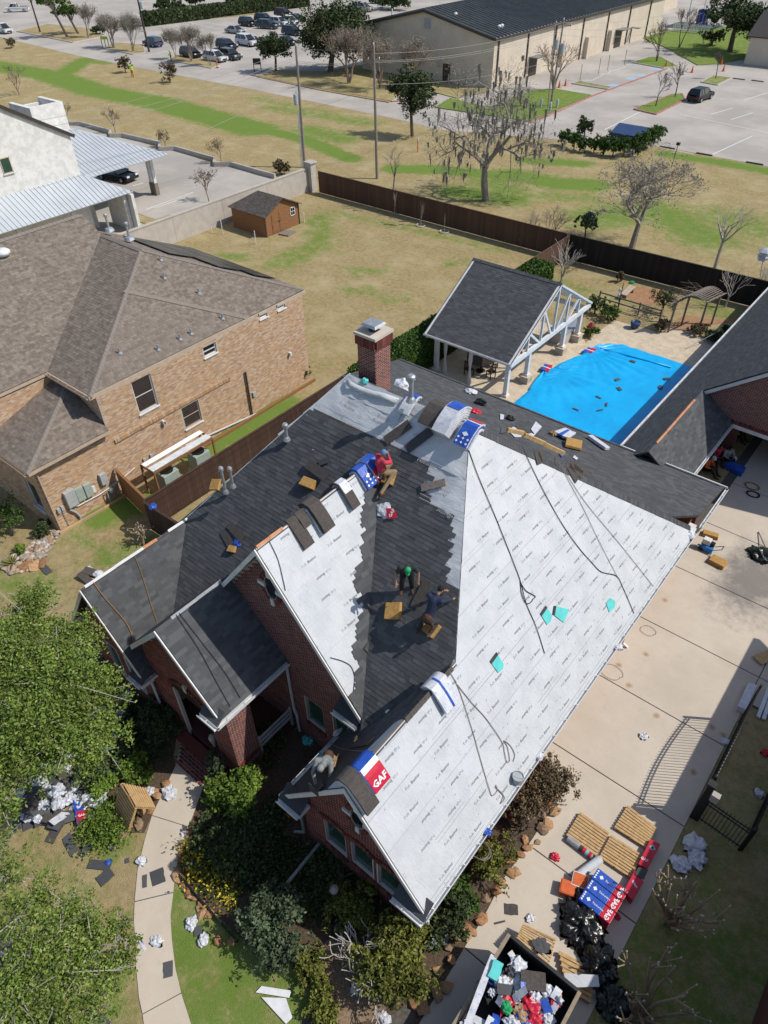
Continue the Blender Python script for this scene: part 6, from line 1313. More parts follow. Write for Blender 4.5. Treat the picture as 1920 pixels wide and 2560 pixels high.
cpx('silver tan suv parked alone near the hall','c2',(630,70),(755,78),'car_tan','big');cpx('dark suv beyond the silver tan suv','c2',(735,20),(850,28),'car_black')
cpx('dark green minivan parked below white suvs','c2',(15,182),(145,190),'car_green','van');cpx('white suv between green minivan and white crossover','c2',(95,160),(208,172),'car_white');cpx('white crossover beside the broad evergreen tree','c2',(165,152),(272,165),'car_white');cpx('maroon suv at back of the second row','c2',(130,103),(235,112),'car_maroon');cpx('dark grey sedan under broad evergreen tree edge','c2',(215,132),(310,142),'car_grey','sedan');cpx('black suv behind the green minivan','c2',(12,140),(100,148),'car_black');cpx('navy suv below the white crossover','c2',(180,222),(300,234),'car_navy');cpx('navy sedan partly under broad evergreen tree','c2',(150,285),(250,296),'car_navy','sedan');cpx('silver sedan beside small round evergreen','c2',(-60,285),(25,294),'car_silver','sedan')
cpx('black suv parked alone by grass island saplings','c3',(1165,668),(1262,632),'car_black','suv',None)
car('black sedan under the clinic canopy',W('c1',690,1150),W('c1',840,1178),'car_black','sedan')
mat('pole_wood',[(.28,.24,.20),(.22,.19,.16)],.9,3,bump=.3);mat('pole_dark',[(.05,.04,.034),(.07,.055,.045)],.9,3);mat('can_grey',[(.44,.48,.50),(.38,.42,.44)],.45,3);mat('wire',[(.34,.34,.33),(.28,.28,.28)],.5,3);mat('insulator',[(.5,.5,.49),(.4,.4,.4)],.3,4)
def pole(label,k,base,top,m='pole_wood',r=.16,arm=None,cans=()):
 B=W(k,*base);T=WV(k,*top,B);t=thing('utility_pole',label,'utility pole',B);b=MB();b.tube([B,B.lerp(T,.5),T],[r,r*.85,r*.68],10);b.build('shaft',m,t)
 for(x,y,r_,h_)in cans:
  c_=WV(k,x,y,B);off=Vector((c_.x,c_.y,0))-Vector((B.lerp(T,c_.z/T.z).x,B.lerp(T,c_.z/T.z).y,0));q=B.lerp(T,c_.z/T.z)+(off.normalized()if off.length>.01 else Vector((1,0,0)))*(r+r_);b=MB();b.lathe(q-Vector((0,0,h_/2)),[(r_*.9,0),(r_,.05),(r_,h_-.1),(r_*.95,h_),(r_*.3,h_+.06)],14);cn=b.build('transformer','can_grey',t,smooth=False)
  b=MB();b.tube([q+Vector((.1,0,h_/2)),q+Vector((.1,0,h_/2+.3))],.05,6);b.build('bushing','insulator',cn)
 if arm:
  a0,a1=[WV(k,*p_,B)for p_ in arm];b=MB();b.beam(a0,a1,.1,.12);b.build('crossarm',m,t)
  for p_ in(a0,a1):b=MB();b.lathe(p_,[(.03,0),(.08,.06),(.05,.12),(.08,.18),(.03,.25)],8);b.build('insulator','insulator',t)
 b=MB();b.lathe(T,[(.05,0),(.1,.08),(.06,.16),(.1,.22),(.02,.3)],8);b.build('insulator','insulator',t)
 return t,B,T
t1,B1,T1=pole('wooden utility pole with grey transformer beside the wall pillar','c2',(318,1085),(258,300),cans=((258,645,.26,1.0),))
b=MB()
for dx in(-.25,-.45):b.tube([B1+Vector((dx,-.1,0)),B1+Vector((dx*.8,-.05,5.5))],.05,6)
b.build('conduit','white_metal',t1)['kind']='stuff'
t2,B2,T2=pole('wooden utility pole with short crossarm between fence and field','c2',(785,1158),(762,298),arm=((728,388),(798,388)))
t3,B3,T3=pole('wooden utility pole with two transformers by the hall','c3',(250,692),(335,132),arm=((285,150),(382,168)),cans=((292,290,.28,1.1),(342,312,.28,1.1)))
t4,B4,T4=pole('dark utility pole by the far pines','c1',(262,212),(185,-40),'pole_dark',.2)
t5,B5,T5=pole('dark leaning utility pole with transformer beside blue suv','c1',(967,336),(880,-60),'pole_dark',.2,cans=((905,35,.3,1.1),))
b=MB();q=WV('c3',290,155,B3);b.beam(W('c3',232,705),WV('c3',282,150,B3),.14,.14);b.build('leaning_brace','pole_wood',t3)
def wire(label,p,q,sag,r=.016,n_=16):
 p,q=Vector(p),Vector(q);b=MB();b.tube([p.lerp(q,i/n_)-Vector((0,0,sag*4*(i/n_)*(1-i/n_)))for i in range(n_+1)],r,4);return tag(b.build('overhead_wire','wire'),label,'wire','overhead wires')
lf=[W('c1',-160,850,9.5),W('c1',-160,900,8.8),W('c1',-100,955,8.6),W('c1',200,1230,7.0)]
for i_,(dz,e)in enumerate(zip((-.1,-.9,-1.1,-3.2),lf)):wire('thin overhead wire from transformer pole towards the clinic, '+['topmost','second from top','third from top','lowest'][i_],T1+Vector((0,0,dz)),e,.8)
for i_,(d1,d2)in enumerate(((-.1,-.1),(-1.25,-1.25),(-1.4,-1.35))):wire('overhead wire joining the two poles at the brown fence, '+['topmost','middle','lower'][i_],T1+Vector((0,0,d1)),T2+Vector((0,0,d2)),.25,.014)
for i_,(d1,d2)in enumerate(((-.6,-.2),(-1.25,-.9),(-1.35,-1.2),(-3.2,-4.2))):wire('overhead wire from crossarm pole to the two-transformer pole, '+['topmost','second','third','lowest'][i_],T2+Vector((0,0,d1)),T3+Vector((0,0,d2)),.8,.018)
for i_,d1 in enumerate((-.2,-.9,-1.6)):wire('overhead wire from two-transformer pole along the hall, '+['topmost','middle','lowest'][i_],T3+Vector((0,0,d1)),WV('c3',1250,20+60*i_,W('c3',1250,330)),1.0,.022)
wire('guy wire slanting down from crossarm pole',T2+Vector((0,0,-1.4)),B2+Vector((-3.5,2.5,6.5)),0,.014);wire('slack service wire below the pole transformer',T2+Vector((0,0,-3.2)),T1+Vector((0,0,-5.8)),.3,.012)
mat('cone_orange',[(.62,.13,.03),(.52,.10,.025)],.6,6);mat('skip_blue',[(.03,.06,.14),(.04,.075,.17)],.5,3);mat('yellow_green',[(.45,.62,.05),(.4,.55,.05)],.6,6)
GCone='orange cones near the hall'
for x,y,lab in((1165,470,'orange traffic cone on road beside black suv sapling'),(1368,462,'orange traffic cone by small island sapling'),(305,568,'orange marker cone left of hall door'),(345,556,'orange marker cone right of hall door'),(995,432,'orange cone on the green mound edge'),(1355,418,'orange drum on lawn corner')):
 q=W('c3',x,y,.012);t=thing('traffic_cone',lab,'cone',q,GCone);b=MB();b.lathe(q,[(.24,.04),(.2,.06),(.05,.9),(.03,.95)],10);b.build('cone','cone_orange',t);b=MB();b.box(q+Vector((0,0,.02)),(.5,.5,.04));b.build('base','cone_orange',t)
q=W('c1',1408,440,.012);t=thing('delineator','orange delineator post beside the parked white suv','post',q);b=MB();b.tube([q,q+Vector((0,0,1.2))],.07,8);b.build('tube','cone_orange',t);b=MB();b.lathe(q,[(.3,0),(.28,.06),(.1,.1)],8);b.build('base','tyre',t)
q=W('c2',1048,985);t=thing('marker_stake','orange and white marker stake on field near mossy oak','stake',q);b=MB();b.box(q+Vector((0,0,.6)),(.08,.08,1.2));b.build('stake','cone_orange',t);b=MB();b.box(q+Vector((0,0,1.3)),(.22,.06,.35));b.build('plate','white_paint',t)
sg=thing('notice_board','dark notice board on two posts by the red kerb','sign',W('c2',12,465));q=W('c2',12,465)
for dx in(-.6,.6):b=MB();b.box(q+Vector((dx*.8,dx*.6,.9)),(.1,.1,1.8));b.build('post','black_metal',sg)
b=MB();b.box(q+Vector((0,0,1.5)),(1.3,.08,.9),.64);b.build('board','black_metal',sg)
sg=thing('parking_sign','yellow green sign panel on three posts beside myrtles','sign',W('c1',688,312));q=W('c1',688,312)
for i_ in(-1,0,1):b=MB();b.box(q+Vector((i_*.5,i_*.4,.9)),(.09,.09,1.8));b.build('post','pole_dark',sg)
b=MB();b.box(q+Vector((0,0,1.7)),(1.2,.06,.5),.68);b.build('panel','yellow_green',sg)
q0,q1=W('c3',640,950,0),W('c3',790,965,0);ctr=(q0+q1)/2+Vector((0,1.4,0));t=thing('blue_skip','dark blue lidded skip behind screening shrubs','skip',ctr)
b=MB();b.raw([(ctr.x-1.9,ctr.y-.8,.1),(ctr.x+1.9,ctr.y-.8,.1),(ctr.x+1.9,ctr.y+.8,.1),(ctr.x-1.9,ctr.y+.8,.1),(ctr.x-2,ctr.y-1,1.3),(ctr.x+2,ctr.y-1,1.3),(ctr.x+2,ctr.y+1,1.9),(ctr.x-2,ctr.y+1,1.9)],[(3,2,1,0),(0,1,5,4),(1,2,6,5),(2,3,7,6),(3,0,4,7),(4,5,6,7)]);b.build('body','skip_blue',t,bevel=.03)
for s in(-1,1):b=MB();b.slab([(ctr.x+s*1.0-.97,ctr.y-1.05,1.33),(ctr.x+s*1.0+.97,ctr.y-1.05,1.33),(ctr.x+s*1.0+.97,ctr.y+1.05,1.95),(ctr.x+s*1.0-.97,ctr.y+1.05,1.95)],.04);b.build('lid','skip_blue',t)
for i_,(x,y,m_,lab)in enumerate(((490,525,'line_white','white wheel stop at bay nearest grass strip'),(605,483,'line_white','white wheel stop second from grass strip'),(660,463,'line_white','white wheel stop third from grass strip'),(772,425,'line_white','white wheel stop beside green mound'),(1005,960,'asphalt','dark wheel stop next to skip hedge'),(1245,1003,'asphalt','dark wheel stop at middle of field edge'),(1570,1062,'asphalt','dark wheel stop furthest along field edge from skip'),(1470,515,'asphalt','dark wheel stop beside small island'),(1590,528,'asphalt','dark wheel stop further from small island'))):
 q=W('c3',x,y);b=MB();L=1.9;a=.68 if i_<4 else(0.0 if i_<7 else-.05);b.raw([Matrix.Rotation(a,3,'Z')@Vector(v)+q for v in((-L/2,-.1,.012),(L/2,-.1,.012),(L/2,.1,.012),(-L/2,.1,.012),(-L/2+.05,-.06,.14),(L/2-.05,-.06,.14),(L/2-.05,.06,.14),(-L/2+.05,.06,.14))],[(3,2,1,0),(4,5,6,7),(0,1,5,4),(1,2,6,5),(2,3,7,6),(3,0,4,7)]);tag(b.build('wheel_stop',m_),lab,'wheel stop','wheel stops')
for i_,(x,y)in enumerate(((185,700),(245,722),(290,702))):
 q=W('c3',x,y);b=MB();b.lathe(q,[(.16,0),(.16,1.0),(.12,1.12),(.03,1.16)],10);tag(b.build('bollard','can_grey'),'grey bollard at foot of the two-transformer pole, '+['nearest mossy oak','front one','nearest kerb'][i_],'bollard','bollards by the pole')
for i_,(x,y)in enumerate(((440,522),(560,478),(618,458),(727,422))):
 q=W('c3',x,y);t=thing('bay_sign','small sign on thin pole by hall bays, '+['nearest hall door','second from door','third from door','nearest green mound'][i_],'sign',q,'bay signs');b=MB();b.tube([q,q+Vector((0,0,2.2))],.035,6);b.build('pole','bronze',t);b=MB();b.box(q+Vector((0,0,2.0)),(.04,.32,.45),.68);b.build('plate','line_blue',t)
q=W('c3',1032,1085);t=thing('lamp_post','short dark post with square head at field edge','post',q);b=MB();b.tube([q,q+Vector((.15,0,2.3))],.04,6);b.build('pole','black_metal',t);b=MB();b.box(q+Vector((.15,0,2.4)),(.35,.3,.25));b.build('head','black_metal',t)
pf=thing('picket_fence','white picket fence in front of the blue playground','fence',W('c3',1160,222));p0,p1=W('c3',1040,205),W('c3',1290,230);L=(p1-p0).length;d_=(p1-p0)/L;bb=MB();bb.box((0,0,0),(.16,.05,1.6));me=bpy.data.meshes.new('picket');me.from_pydata(bb.v,[],bb.f);me.materials.append(MT['white_paint'])
for i_ in range(int(L/.34)):o_=bpy.data.objects.new('picket',me);COL.objects.link(o_);o_.location=p0+d_*(i_*.34)+Vector((0,0,.8))-pf.location;o_.rotation_euler=(0,0,math.atan2(d_.y,d_.x));o_.parent=pf
for z in(.4,1.3):b=MB();b.beam(p0+Vector((0,0,z)),p1+Vector((0,0,z)),.06,.12);b.build('rail','white_paint',pf)
mat('play_blue',[(.02,.17,.50),(.03,.22,.58)],.5,2);mat('slide_navy',[(.03,.05,.22),(.04,.06,.28)],.4,2)
pg=thing('playground','playground with bright blue shade canopy and navy slide','playground',W('c3',1260,190));c_=W('c3',1270,190)
b=MB();zc=5.2;b.raw([(c_.x-5,c_.y,zc),(c_.x+5,c_.y,zc),(c_.x+5,c_.y+9,zc),(c_.x-5,c_.y+9,zc),(c_.x,c_.y+4.5,zc+1.8)],[(0,1,4),(1,2,4),(2,3,4),(3,0,4)]);b.build('canopy','play_blue',pg)
for sx,sy in((-4.8,.2),(4.8,.2),(4.8,8.8),(-4.8,8.8)):b=MB();b.tube([(c_.x+sx,c_.y+sy,0),(c_.x+sx,c_.y+sy,zc)],.1,6);b.build('pole','white_paint',pg)
b=MB();b.tube([(c_.x-3,c_.y+3,2.6),(c_.x-2.6,c_.y+2,2.0),(c_.x-2.2,c_.y+.8,.8),(c_.x-2,c_.y+.2,.5)],.45,8);b.build('slide','slide_navy',pg);b=MB();b.box((c_.x-3,c_.y+4,1.4),(1.8,1.8,2.8));b.build('tower','slide_navy',pg)
ar=thing('garden_arbor','weathered wooden arbor with arched slatted top by the pool','arbor',W('c6',1120,870));a0=W('c6',990,885);a1=W('c6',1195,875);dpt=Vector((.35,1.5,0));AH=2.15
for p_ in(a0,a1,a0+dpt,a1+dpt):b=MB();b.box(p_+Vector((0,0,AH/2)),(.12,.12,AH));b.build('post','old_wood',ar)
ax_=a1-a0
def arch(t):return a0+ax_*t+Vector((0,0,AH+.55*math.sin(math.pi*min(max(t,0),1))if 0<=t<=1 else AH))
for off in(Vector((0,0,0)),dpt):
 for i_ in range(6):b=MB();b.beam(arch(-.08 if i_==0 else i_/6)+off,arch(1.08 if i_==5 else(i_+1)/6)+off,.06,.14);b.build('arch_rail','old_wood',ar)
for i_ in range(17):t_=-.08+1.16*i_/16;b=MB();b.beam(arch(t_)-dpt*.25+Vector((0,0,.08)),arch(t_)+dpt*1.25+Vector((0,0,.08)),.07,.04);b.build('slat','old_wood',ar)
vn=thing('dry_vine','tangle of dry vine stems over the arbor','vine',a0);b=MB();rr=random.Random(4)
for i_ in range(26):
 s_=arch(rr.uniform(-.1,.45))+dpt*rr.random()+Vector((0,0,.12));b.tube([s_,s_+Vector((rr.gauss(-.3,.3),rr.gauss(0,.3),rr.uniform(0,.3))),s_+Vector((rr.gauss(-.6,.5),rr.gauss(0,.5),rr.uniform(-.5,.35)))],[.014,.011,.006],4)
b.build('stems','bark_red',vn)
bn=thing('wooden_bench','pale wooden bench beside the bare dirt patch','bench',W('c6',715,650));p0=W('c6',700,625,.42);p1=W('c6',745,585,.42);d_=(p1-p0).normalized();c_=(p0+p1)/2;ang=math.atan2(d_.y,d_.x)
for s in(-.13,.13):b=MB();b.box(c_+Vector((-d_.y*s,d_.x*s,0)),(1.9,.22,.06),ang);b.build('seat_plank','tan_trim',bn)
for s in(-.7,.7):b=MB();b.box(c_+d_*s-Vector((0,0,.22)),(.12,.42,.4),ang);b.build('leg','old_wood',bn)
rf=thing('rail_fence','low two-rail dark fence from pavilion to arbor','fence',W('c6',640,760));r0,r1=W('c6',525,690),W('c6',930,815)
for z in(.45,.85):b=MB();b.beam(r0+Vector((0,0,z)),r1+Vector((0,0,z)),.05,.10);b.build('rail','old_wood',rf)
for t_ in(0,.33,.66,1):b=MB();b.box(r0.lerp(r1,t_)+Vector((0,0,.5)),(.1,.1,1.0));b.build('post','old_wood',rf)
q=W('c6',642,785);t=thing('garden_lantern','tall dark iron post with small white lanterns at deck corner','lantern',q);b=MB();b.tube([q,q+Vector((0,0,2.6))],.03,6);b.build('post','black_metal',t)
for z in(1.9,1.5):b=MB();b.lathe(q+Vector((-.15,0,z)),[(.03,0),(.09,.04),(.09,.2),(.02,.28)],8);b.build('lantern','white_paint',t)
q=W('c6',1590,640);T_=WV('c6',1625,400,q);t=thing('birdhouse','white tiered birdhouse on tall pole above the fence','birdhouse',q);b=MB();b.tube([q,T_],.04,6);b.build('pole','white_metal',t)
for i_,z in enumerate((0,.32)):b=MB();b.lathe(T_+Vector((0,0,z)),[(.42,0),(.42,.26),(.5,.27),(.5,.30)],6);b.build('tier','white_paint',t)
b=MB();b.lathe(T_+Vector((0,0,.64)),[(.55,0),(.3,.16),(.02,.26)],6);b.build('roof','can_grey',t)
p0,p1=W('c6',1105,995,.05),W('c6',1325,880,.9);t=thing('pool_net','long pole with green leaf net leaning at the pool edge','pool net',p0);b=MB();b.tube([p0,p1],.02,6);b.build('pole','galv',t);b=MB();b.lathe(p1,[(.05,-.02),(.22,0),(.24,.05),(.12,.14),(.02,.16)],10);b.build('net','leaf_dark',t)
q=W('c6',765,858);t=thing('plant_pot','dark blue glazed pot with dry twigs on the deck','pot',q);b=MB();b.lathe(q,[(.22,.01),(.33,.3),(.36,.5),(.30,.52),(.28,.45)],14);b.build('pot','skip_blue',t,smooth=True);b=MB()
for i_ in range(14):a=random.random()*6.28;b.tube([q+Vector((0,0,.45)),q+Vector((.4*math.cos(a),.4*math.sin(a),1.0+random.random()*.3))],[.012,.004],4)
b.build('twigs','bark_red',t)
mat('red_cloth',[(.55,.03,.05),(.45,.025,.04)],.8,8)
m,n,p=newmat('tarp_blue');tc=n.N('ShaderNodeTexCoord').outputs['Object'];c=n.mix(n.smooth(n.noise(.5,4,tc),.35,.7),(.0,.40,.80),(.0,.33,.70));n.S(p.inputs['Base Color'],c);p.inputs['Roughness'].default_value=.38;p.inputs['Specular IOR Level'].default_value=.5
bu=n.N('ShaderNodeBump');bu.inputs['Strength'].default_value=.5;bu.inputs['Distance'].default_value=.06;n.l.new(n.noise(1.4,7,tc,.65,2.2),bu.inputs['Height']);n.l.new(bu.outputs[0],p.inputs['Normal'])
out=[W('c6',x,y,.08)for x,y in((-60,1370),(60,1270),(130,1165),(200,1135),(270,1090),(420,1030),(530,970),(600,965),(690,970),(900,1035),(1150,1115),(1200,1130))]+[Vector((-8.9,42.6,.08)),Vector((-8.9,29.5,.08)),Vector((-17.2,29.3,.08))]
bm=bmesh.new();vs=[bm.verts.new(v)for v in out];bm.faces.new(vs);bmesh.ops.triangulate(bm,faces=bm.faces[:]);bmesh.ops.subdivide_edges(bm,edges=bm.edges[:],cuts=44,use_grid_fill=True)
anchors=[W('c6',178,1125,.1),W('c6',465,1005,.1)]
cxy=Vector((sum(v.x for v in out)/len(out),sum(v.y for v in out)/len(out),0))
bm.normal_update()
for v in bm.verts:
 z=.10+.025*noise.noise((v.co.x*.8,v.co.y*.8,0))+.02*noise.noise((v.co.x*2.5,v.co.y*2.5,3))
 for a in anchors:
  dx,dy=v.co.x-a.x,v.co.y-a.y;r_=math.hypot(dx,dy)
  if r_<5:th=math.atan2(dy,dx);z+=.11*max(0,1-r_/5.5)*abs(math.sin(th*13+a.x))
 if v.is_boundary:z=.05+.05*abs(noise.noise((v.co.x*2,v.co.y*2,1)))
 v.co.z=z
me=bpy.data.meshes.new('pool_tarp');bm.to_mesh(me);bm.free();me.materials.append(MT['tarp_blue']);me.polygons.foreach_set('use_smooth',[True]*len(me.polygons));tp=bpy.data.objects.new('pool_tarp',me);COL.objects.link(tp);tag(tp,'bright blue plastic tarp stretched over the swimming pool','tarp')
b=MB();f_=[W('c6',x,y,.14)for x,y in((500,985),(600,1010),(700,1035),(850,1075),(1010,1120))]
b.tube(f_,.07,6);b.build('folded_hem','tarp_blue',tp,smooth=True)
# on the roof: bundles, pads, ropes, offcuts
mat('wrap_white',[(.62,.63,.66),(.50,.52,.56),(.16,.20,.50)],.4,4.2,bump=.4,bscale=14);mat('wrap_blue',[(.02,.07,.36),(.03,.10,.45)],.35,4,bump=.4,bscale=14);mat('wrap_red',[(.55,.02,.05),(.45,.018,.04)],.35,4,bump=.3,bscale=14);mat('teal',[(.12,.58,.55),(.10,.50,.48)],.5,4);mat('rope_black',[(.02,.02,.022),(.03,.03,.032)],.8,20);mat('rope_tan',[(.32,.18,.07),(.26,.14,.05)],.8,20);mat('rope_grey',[(.20,.17,.16),(.26,.22,.20)],.8,20);mat('print_white',[(.8,.8,.82),(.75,.75,.77)],.5,5);mat('shingle_brown',[(.085,.074,.068),(.062,.055,.05)],.95,12,bump=.4,bscale=90);mat('cardboard',[(.36,.25,.15),(.30,.2,.12)],.9,6)
def strip(path,wdir,w,th,b=None):
 """solid strip following path (list of Vectors), width along wdir, thickness th upward from path"""
 b=b or MB();wd_=Vector(wdir).normalized()*(w/2);n_=len(path);up=[]
 for i in range(n_):
  d=(path[min(i+1,n_-1)]-path[max(i-1,0)]).normalized();u_=d.cross(wd_.normalized());u_=u_ if u_.z>0 else-u_;up.append(u_.normalized()*th)
 vs=[]
 for p_,u_ in zip(path,up):vs+=[p_-wd_,p_+wd_,p_+wd_+u_,p_-wd_+u_]
 fs=[(0,1,2,3),tuple(4*(n_-1)+k for k in(3,2,1,0))]
 for i in range(n_-1):
  a=4*i
  for k in range(4):fs.append((a+k,a+4+k,a+4+(k+1)%4,a+(k+1)%4))
 b.raw(vs,fs);return b
def drape_path(P,s1,s2,l1,l2,lift=0.0,n_=5,r=.12):
 P=Vector(P);s1=Vector(s1).normalized();s2=Vector(s2).normalized();q=[P+s1*(l1*(1-i/n_))for i in range(n_)]+[P]+[P+s2*(l2*(i+1)/n_)for i in range(n_)]
 out=[]
 for i,p_ in enumerate(q):
  t=(i-n_)/n_;out.append(p_+Vector((0,0,lift-.10*math.exp(-(t*3)**2)+.06)))
 return out
def bundle(label,P,along,s1,s2,cols,l1=.5,l2=.5,n=1,lift=.03,w=.34,text=None,group='shingle bundles on the roof',gaf=False,dia=False):
 """bundle(s) of shingles bent over a ridge"""
 t=thing('shingle_bundle',label,'shingle bundle',P,group);al=Vector(along).normalized()
 def offs(P_,h):
  out=[]
  for k in range(len(P_)):
   d=(P_[min(k+1,len(P_)-1)]-P_[max(k-1,0)]).normalized();u_=d.cross(al);u_=u_ if u_.z>0 else-u_;out.append(P_[k]+u_.normalized()*h)
  return out
 base_=drape_path(P,s1,s2,l1,l2,lift)
 for i in range(n):
  pth=offs(base_,i*.08);o=al*random.uniform(-.025,.025);b=strip([q+o for q in pth],al,w*random.uniform(.96,1.03),.072);b.build('bundle',cols[i%len(cols)],t,bevel=.012)
 top=offs(base_,n*.08)
 if text:
  for(c_,i0,i1,wd2)in text:
   b=strip([q for q in top[i0:i1+1]],al,w*wd2,.006);b.build('wrapper_panel',c_,t)
 s1v=Vector(s1).normalized();nn=al.cross(s1v);nn=nn if nn.z>0 else-nn
 if gaf:b=MB();put_text(b,'GAF',top[1]+nn*.02,-al if al.cross(-s1v).dot(nn)<0 else al,-s1v,.24,.03);b.build('lettering','print_white',t)
 if dia:
  b=MB();c_=top[2]+nn*.02
  for dx in(-.2,0,.2):
   for dy in(.0,.14):q=c_+al*dx*w/.6+s1v*(dy+.05);b.poly([q+al*.045,q+s1v*.045,q-al*.045,q-s1v*.045])
  b.poly([c_-s1v*.1+al*.12,c_-s1v*.02,c_-s1v*.1-al*.12,c_-s1v*.18]);b.build('print','print_white',t)['kind']='stuff'
 return t
eX=Vector((1,0,0));eY=Vector((0,1,0));dF=Vector((0,-1,-.9));dB=Vector((0,1,-.85));dR=Vector((1,0,-1.4));dL=Vector((-1,0,-1.4));dMR=Vector((1,0,-1.35));dML=Vector((-1,0,-1.35))
def ridge_pt(k,x,y):q=WY(k,x,y,RY);return Vector((q.x,RY,RZ))
bundle('stack of brown topped shingle bundles bent over the main ridge',ridge_pt('c8',1090,375),eX,dF,dB,['wrap_white','wrap_white','wrap_white','shingle_brown'],.68,.4,4,.04,.6)
bundle('tall stack of white wrapped bundles bent over the main ridge',ridge_pt('c8',1205,400),eX,dF,dB,['wrap_white']*6,.74,.42,6,.04,.54,text=[('wrap_blue',5,8,.9)])
bundle('blue wrapped bundle at the ridge end beside white stack',Vector((-9.42,RY-.12,RZ)),eX,dF,dB,['wrap_white','wrap_blue'],.72,.3,3,.02,.52,text=[('wrap_blue',0,6,.95),('wrap_red',7,10,.95)],dia=True)
bundle('single white bundle lying over the ridge near chimney',ridge_pt('c8',915,320),eX,dF,dB,['wrap_white'],.62,.2,2,.06,.42,text=[('wrap_blue',5,9,.9)])
def mr_pt(k,x,y):q=WX(k,x,y,-12.0);return Vector((-12.0,q.y,9.85))
bundle('blue wrapped bundle draped over the gable ridge, white pattern',mr_pt('c8',555,770),eY,dMR,dML,['wrap_white','wrap_blue'],.72,.35,2,.04,.52,text=[('wrap_blue',0,7,.96)],dia=True)
bundle('blue and red wrapped bundle beside worker in red shirt',mr_pt('c8',615,715),eY,dMR,dML,['wrap_white','wrap_blue'],.72,.35,3,.04,.5,text=[('wrap_red',0,3,.95),('wrap_blue',3,7,.95)],gaf=True)
bundle('opened bundle of dark shingles with blue wrapper on gable ridge',mr_pt('c8',420,885),eY,dMR,dML,['wrap_white','shingle_brown'],.95,.35,2,.05,.36,text=[('wrap_white',3,6,.9)])
bundle('opened bundle of curled dark shingles on white gable slope',mr_pt('c8',215,1025),eY,dMR,dML,['wrap_white','shingle_brown','shingle_brown'],.95,.3,3,.05,.46)
bundle('dark shingles hanging over gable ridge by copper flashing',mr_pt('c8',85,1100),eY,dMR,dML,['shingle_brown'],1.0,.12,1,.04,.42)
bundle('two dark shingles hanging over gable ridge beside curled bundle',mr_pt('c8',140,1075),eY,dMR,dML,['shingle_brown'],.5,.12,1,.06,.34)
q=WX('d7',905,180,-6.45)
gb=bundle('curled dark shingle bundle over wing ridge by kneeling roofer',Vector((-6.45,q.y-.42,6.78)),eY,dR,dL,['wrap_white','wrap_white','shingle_brown'],1.0,.3,3,.05,.5)
gb2=bundle('blue and red lettered bundle over wing ridge beside curled shingles',Vector((-6.45,q.y+.15,6.78)),eY,dR,dL,['wrap_white','wrap_blue'],.8,.35,2,.05,.62,text=[('wrap_red',0,4,.97),('print_white',4,5,.97),('wrap_blue',5,8,.96)])
pp=drape_path(Vector((-6.45,q.y+.15,6.78)),dR,dL,.8,.35,.05);b=MB();nrm=Vector((1.4,0,1)).normalized();c_=pp[1].lerp(pp[2],.3)+nrm*.175;put_text(b,'GAF',c_,eY,-dR,.28,.03);b.build('lettering','print_white',gb2)
q=WX('d4',800,1245,-6.45);bundle('white wrapped bundle draped over wing ridge near rope knot',Vector((-6.45,q.y,6.78)),eY,dR,dL,['wrap_white'],.9,.35,2,.05,.7,text=[('wrap_blue',0,7,.1)])
def pad(label,pl,k,x,y,sx,sy,th,rz,lift=.06,wedge=.5):
 a=pl.px(k,x,y);c_=pl.at(*a,lift);t=thing('foam_pad',label,'foam pad',c_,'foam cushions');R=Matrix((pl.u,pl.v,pl.n)).transposed()@Matrix.Rotation(rz,3,'Z')
 b=MB();vs=[Vector((s*sx/2,q_*sy/2,0))for s,q_ in((-1,-1),(1,-1),(1,1),(-1,1))]+[Vector((s*sx/2*.94,q_*sy/2*.94,th*(1 if q_<0 else wedge)))for s,q_ in((-1,-1),(1,-1),(1,1),(-1,1))]
 b.raw([R@v+c_ for v in vs],[(3,2,1,0),(4,5,6,7),(0,1,5,4),(1,2,6,5),(2,3,7,6),(3,0,4,7)]);b.build('foam','foam',t,bevel=.02);return t
pad('square foam pad between two roofers on dark shingles',pF2,'d4',455,590,.55,.55,.2,.5)
pad('foam pad under the roofer in navy',pF2,'d4',755,720,.62,.45,.18,-.15,.06)
pad('foam pad under the roofer in red shirt',pF2,'c8',745,815,.62,.45,.2,.2,.06)
pad('wedge of foam on dark shingles near the side hip',pF1,'c8',210,855,.6,.35,.22,.1)
pad('foam wedge with blue wrapper below side ridge',pF1,'c7',1385,885,.35,.25,.14,.3)
pad('foam block by vent pipes at the side hip',pF1,'c7',1285,505,.45,.45,.12,.4,.05)
pad('foam block beside white bundles on rear slope',pLB,'d1',450,415,.8,.75,.25,.4)
def loose(label,pl,k,x,y,L,w_,rz,m='shingle_brown',th=.014,lift=.05,name='loose_shingle',cat='shingle',group='loose shingles on the roof'):
 a=pl.px(k,x,y);c_=pl.at(*a,lift);R=Matrix((pl.u,pl.v,pl.n)).transposed()@Matrix.Rotation(rz,3,'Z');b=MB();b.box(c_,(L,w_,th),M=R);return tag(b.build(name,m),label,cat,group)
def aim(pl,k,x0,y0,x1,y1):a,e=pl.px(k,x0,y0),pl.px(k,x1,y1);return math.atan2(e[1]-a[1],e[0]-a[0]),math.hypot(e[0]-a[0],e[1]-a[1])
def loose2(label,pl,k,x0,y0,x1,y1,w_,**kw):an,L=aim(pl,k,x0,y0,x1,y1);return loose(label,pl,k,(x0+x1)/2,(y0+y1)/2,L,w_,an,**kw)
loose2('dark shingle strip on wrinkled underlay nearest chimney',pF1,'c8',735,565,905,445,.34,lift=.09);loose2('dark shingle strip on wrinkled underlay nearest ridge bundles',pF1,'c8',880,625,1050,495,.34,m='shingle',lift=.09)
